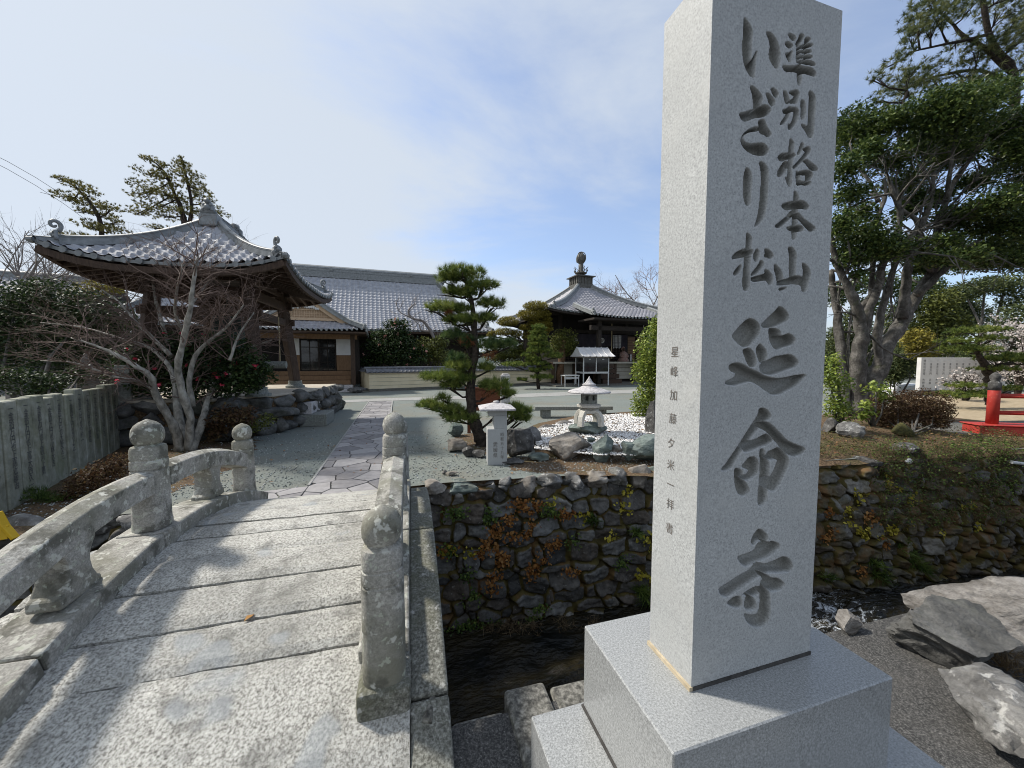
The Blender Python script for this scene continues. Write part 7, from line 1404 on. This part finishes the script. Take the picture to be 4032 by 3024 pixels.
def mk_right():
    s, o2 = .5424, (3200, 900); q2 = lambda l: px2(l, *o2, s)
    shrub('leafy_bank_shrub', 'upright green leafed shrub at the pillar edge on the bank', q2([(150, 980, 60, 90), (190, 1130, 90, 110), (150, 1280, 90, 110), (220, 1330, 80, 90), (120, 1100, 50, 100)]), 7.5, l_bright, .065, 1300, 61, gp(3300, 1690, .2), z=.18)
    shrub('yellow_green_aucuba', 'yellow green broad leaved shrub between the big tree and the azalea', q2([(460, 1160, 90, 60), (520, 1220, 60, 50), (390, 1280, 60, 45), (370, 1370, 55, 45), (430, 1340, 50, 40)]), 7.9, l_bright, .095, 650, 62, gp(3430, 1680, .2), z=.2)
    shrub('brown_azalea', 'wide round reddish brown azalea bush on the bank before the red bridge', q2([(620, 1290, 190, 110), (780, 1270, 190, 105), (880, 1330, 120, 90), (720, 1370, 230, 90), (520, 1370, 100, 80), (900, 1420, 80, 60)]), 8.0, l_brown, .042, 4200, 63, gp(3590, 1705, .2), z=.16, up=.3, shell=.3)
    # donor board
    p = at(3740, 1545, 17.6); t = thing('donor_board', 'long pale stone board covered with columns of written donor names', 'stone board', (p[0], p[1], .0), R(-9)); W = 2.25; b = MB(); b.add(*box(-W + .5, W + .6, -.09, .09, .22, 1.74)); b.build('panel', m_white, t, bevel=.01); b = MB(); b.add(*box(-W + .3, W + .8, -.2, .2, 0, .22)); b.build('plinth', m_conc, t)
    b = MB(); cols = ['特別功労者 大野喜子', '一金百万円 近藤 守', '一金百万円 大野 清子', '一金百万円 松山 一', '一金五十万円 上田', '一金五十万円 河上', '一金五十万円 石川', '一金三十万円 森', '一金三十万円 三好', '一金三十万円 西岡', '一金拾万円 山内', '一金拾万円 木村']
    for i, c in enumerate(cols): vtext(b, c, .135 if i == 0 else .12, (-W + .68 + i * .34, -.091, 1.68), (1, 0, 0), (0, 0, 1), .145, lift=.003)
    b.build('name_lettering', m_ink2, t)
    # layered pine at the red bridge
    pl = q2([(1200, 745, 185, 30), (1060, 820, 145, 26), (1120, 880, 185, 38), (1330, 945, 125, 42), (1450, 935, 90, 30), (1320, 1022, 140, 24), (1110, 1145, 125, 26), (1040, 1212, 170, 34), (1180, 1200, 120, 30), (1400, 1165, 100, 26), (1290, 800, 100, 26), (1560, 960, 120, 34)])
    t = thing('layered_bridge_pine', 'low spreading pine with flat green layers behind the red bridge post', 'pine tree', gp(3890, 1600, .15)); b = MB()
    tr = stems(b, [[(3905, 1600, .16), (3900, 1540, .15), (3895, 1480, .13), (3880, 1440, .11), (3850, 1390, .08), (3850, 1330, .05)], [(3890, 1470, .09), (3930, 1440, .07), (3990, 1430, .05)], [(3900, 1560, .07), (3840, 1545, .05), (3780, 1550, .03)]], 12.6, n=8, seed=4); pad_branches(b, tr, pl, 12.6, .03, 5); b.build('trunk', m_pbark, t, t, smooth=True)
    pine_pads(t, pl, 12.6, 480, l_pine, .11, .010, 20, 64, up=.9, flat=.3)
    # white plum in blossom
    def plum(name, lab, base, D, L, n, seed, h):
        t = thing(name, lab, 'plum tree', (base[0], base[1], 0)); out = []; r = np.random.default_rng(seed)
        for k in range(3): grow((base[0], base[1], 0), r.normal(size=3) * .3 + np.array([0, 0, 1]), h, .09, 4, r, out, .3, .1, (3, 5), .68, 5, .8)
        tubes_mesh('branches', out, m_pbark, 4, t, t); tips = np.vstack([P[1:] for a, P, _ in out if a <= 1]); k = r.choice(len(tips), min(n, len(tips) * 3)); Q = tips[k] + r.normal(size=(len(k), 3)) * .05
        leafpart('blossom', Q, .075, l_plum, t, seed, .1, .95)
    plum('white_plum', 'plum tree in full pale blossom at the edge behind the layered pine', at(4010, 1500, 16.5), 16.5, None, 5200, 5, 1.9); plum('small_white_plum', 'small plum with thin pale blossom in front of the donor board', at(3800, 1560, 15), 15, None, 700, 8, .72)
    # background greenery seen between the stems
    for i, (l, D, m, lab) in enumerate([
        ([(880, 600, 130, 110), (960, 520, 110, 80), (820, 700, 110, 90), (900, 830, 160, 110), (1000, 700, 120, 120)], 21, l_olive, 'olive green tree behind the donor board'),
        ([(1250, 420, 180, 70), (1400, 400, 150, 70), (1100, 460, 120, 60), (1480, 520, 120, 90)], 24, l_far, 'mid green tree crown behind the blossoming plum'),
        ([(600, 1000, 90, 110), (560, 1080, 80, 70), (700, 930, 80, 90)], 23, l_far, 'dark bush behind the grey stems and the white car'),
        ([(270, 650, 70, 60), (240, 750, 90, 70), (300, 860, 90, 90), (600, 600, 60, 50), (560, 700, 60, 90), (180, 900, 120, 110)], 26, l_far, 'dark evergreen seen between the pale grey stems'),
        ([(900, 480, 120, 90), (980, 620, 130, 110), (1080, 560, 120, 100), (1180, 640, 120, 90), (1050, 720, 140, 90), (720, 760, 90, 90), (680, 860, 80, 90)], 27, l_far, 'broad dark tree filling the gap behind the olive tree and blossoms'),
        ([(520, 860, 80, 120), (440, 900, 70, 120), (380, 760, 70, 90), (230, 950, 90, 120), (160, 800, 80, 90)], 30, l_far, 'deep green bush low behind the pale multi stemmed trunk'),
        ([(300, 420, 110, 70), (480, 370, 110, 70), (650, 430, 100, 80), (820, 400, 110, 70), (420, 560, 120, 70), (700, 560, 90, 70), (180, 480, 90, 90)], 22, l_big, 'dark leafy tree seen through the fork of the pale multi stemmed trunk'),
        ([(760, 810, 110, 90), (800, 900, 100, 60)], 19, l_gold, 'yellowish bush left of the donor board'),
        ([(1500, 700, 150, 160), (1560, 900, 120, 120), (1440, 1080, 100, 60)], 20, l_far, 'dark shrub mass behind the layered pine at the frame edge')]):
        L = q2(l); base = at(L[0][0], 1520, D); shrub('background_tree', lab, L, D, m, .16, 420, 80 + i, (base[0], base[1]), cat='tree', shell=.35, depth=.8, z=float(gz(base[0], base[1])))
    for i, (x0, D, lab) in enumerate([(3150, 60, 'distant dark tree line stretch behind the pillar'), (3700, 62, 'distant dark tree line stretch behind the donor board'), (4100, 60, 'distant dark tree line stretch at the edge behind the plum'), (2480, 58, 'distant low trees behind the pavilion base')]):
        L = [(x0 + dx_, 1430 + dy_, 150, 55) for dx_, dy_ in ((-120, 10), (0, -10), (140, 5), (240, 20))] if i < 3 else [(x0, 1450, 130, 40)]; base = at(x0, 1500, D); shrub('distant_tree', lab, L, D, l_far, .5, 55, 90 + i, (base[0], base[1]), cat='trees', shell=.4, trunk=True, z=float(gz(base[0], base[1])))
    # white car parked behind the bushes
    p = at(3528, 1540, 24); t = thing('white_car', 'white parked car, only its roof and window showing above the azalea', 'car', (p[0], p[1], float(gz(p[0], p[1]))), R(6)); m_cp = M('white_car_paint', [(.3, (.74, .74, .75)), (.7, (.8, .8, .8))], scale=2, rough=.25, spec=.6)
    pr = [(-1.9, .35), (-1.95, .75), (-1.2, .9), (-.75, 1.36), (-.3, 1.46), (.6, 1.46), (1.2, 1.36), (1.6, .98), (1.9, .9), (1.92, .35)]; b = MB(); n = len(pr)
    b.add([(x, -.8 + .12 * max(0, z - .9), z) for x, z in pr] + [(x, .8 - .12 * max(0, z - .9), z) for x, z in pr], [tuple(range(n)), tuple(range(2 * n - 1, n - 1, -1))] + [(i, n + i, n + (i + 1) % n, (i + 1) % n) for i in range(n)]); bd = b.build('body', m_cp, t, bevel=.05, bseg=2)
    b = MB(); wv_ = [(-1.05, .95), (-.68, 1.32), (.55, 1.38), (1.15, 1.30), (1.42, .97)]; b.add([(x, -.805 + .12 * max(0, z - .9), z) for x, z in wv_], [(0, 1, 2, 3, 4)]); b.build('side_window', m_glass, t)
    for x in (-1.2, 1.2):
        for y in (-.78, .78): b = MB(); b.add(*rotx(lathe([(.31, -.1), (.31, .1)], (0, 0, 0), 18), x, y, .31)); b.build('wheel', m_dark, t)
    # dry grass by the near rocks
    P = np.array([at(px_, py_, D_) for px_, py_, D_ in ((3960, 2640, 1.9), (4000, 2700, 1.85), (3940, 2660, 1.88), (4030, 2620, 1.95), (4060, 2700, 1.85))]); P[:, 2] = 0; r = np.random.default_rng(1); P = np.repeat(P, 14, 0) + r.normal(size=(70, 3)) * np.array([.05, .05, .004]); v, f, q = needles(P, .07, .004, 8, 5, up=.6); tag(npmesh('dry_grass_patch', v, f, l_straw, loc=P[0], rnd=q), kind='stuff')
mk_right()

# loose grit and small stones over the gravel by the bridge and the wall
def grit():
    r = np.random.default_rng(44); N = 9000; u = r.uniform(-4.2, 4.4, N); v = 4.85 + np.abs(r.normal(size=N)) * 2.1; k = v > Wv(u) + .1; u, v = u[k], v[k]; N = len(u)
    v0, f0 = ico(1); S = r.uniform(.004, .011, (N, 1, 1)) * r.uniform(.6, 1.3, (N, 1, 3)); V = v0[None] * S + np.column_stack([u, v, np.full(N, .006)])[:, None]; Fq = (np.array(f0)[None] + (np.arange(N) * len(v0))[:, None, None]).reshape(-1, 3)
    m = M('grit', [(.2, (.13, .14, .13)), (.5, (.24, .26, .24)), (.85, (.48, .48, .46))], scale=3, rnd=.9, rough=.9); tag(npmesh('gravel_grit', V.reshape(-1, 3), Fq, m, loc=(0, 6, 0), rnd=np.repeat(r.uniform(0, 1, N), len(v0))), kind='stuff')
    P = np.column_stack([r.uniform(-6, 4.5, 240), 4.95 + np.abs(r.normal(size=240)) * 3, np.full(240, .02)]); vv, f, q = leaves(P, .045, 5, up=2.5, aspect=.6); tag(npmesh('courtyard_leaf_litter', vv, f, l_fallen, loc=P[0], rnd=q), kind='stuff')
grit()
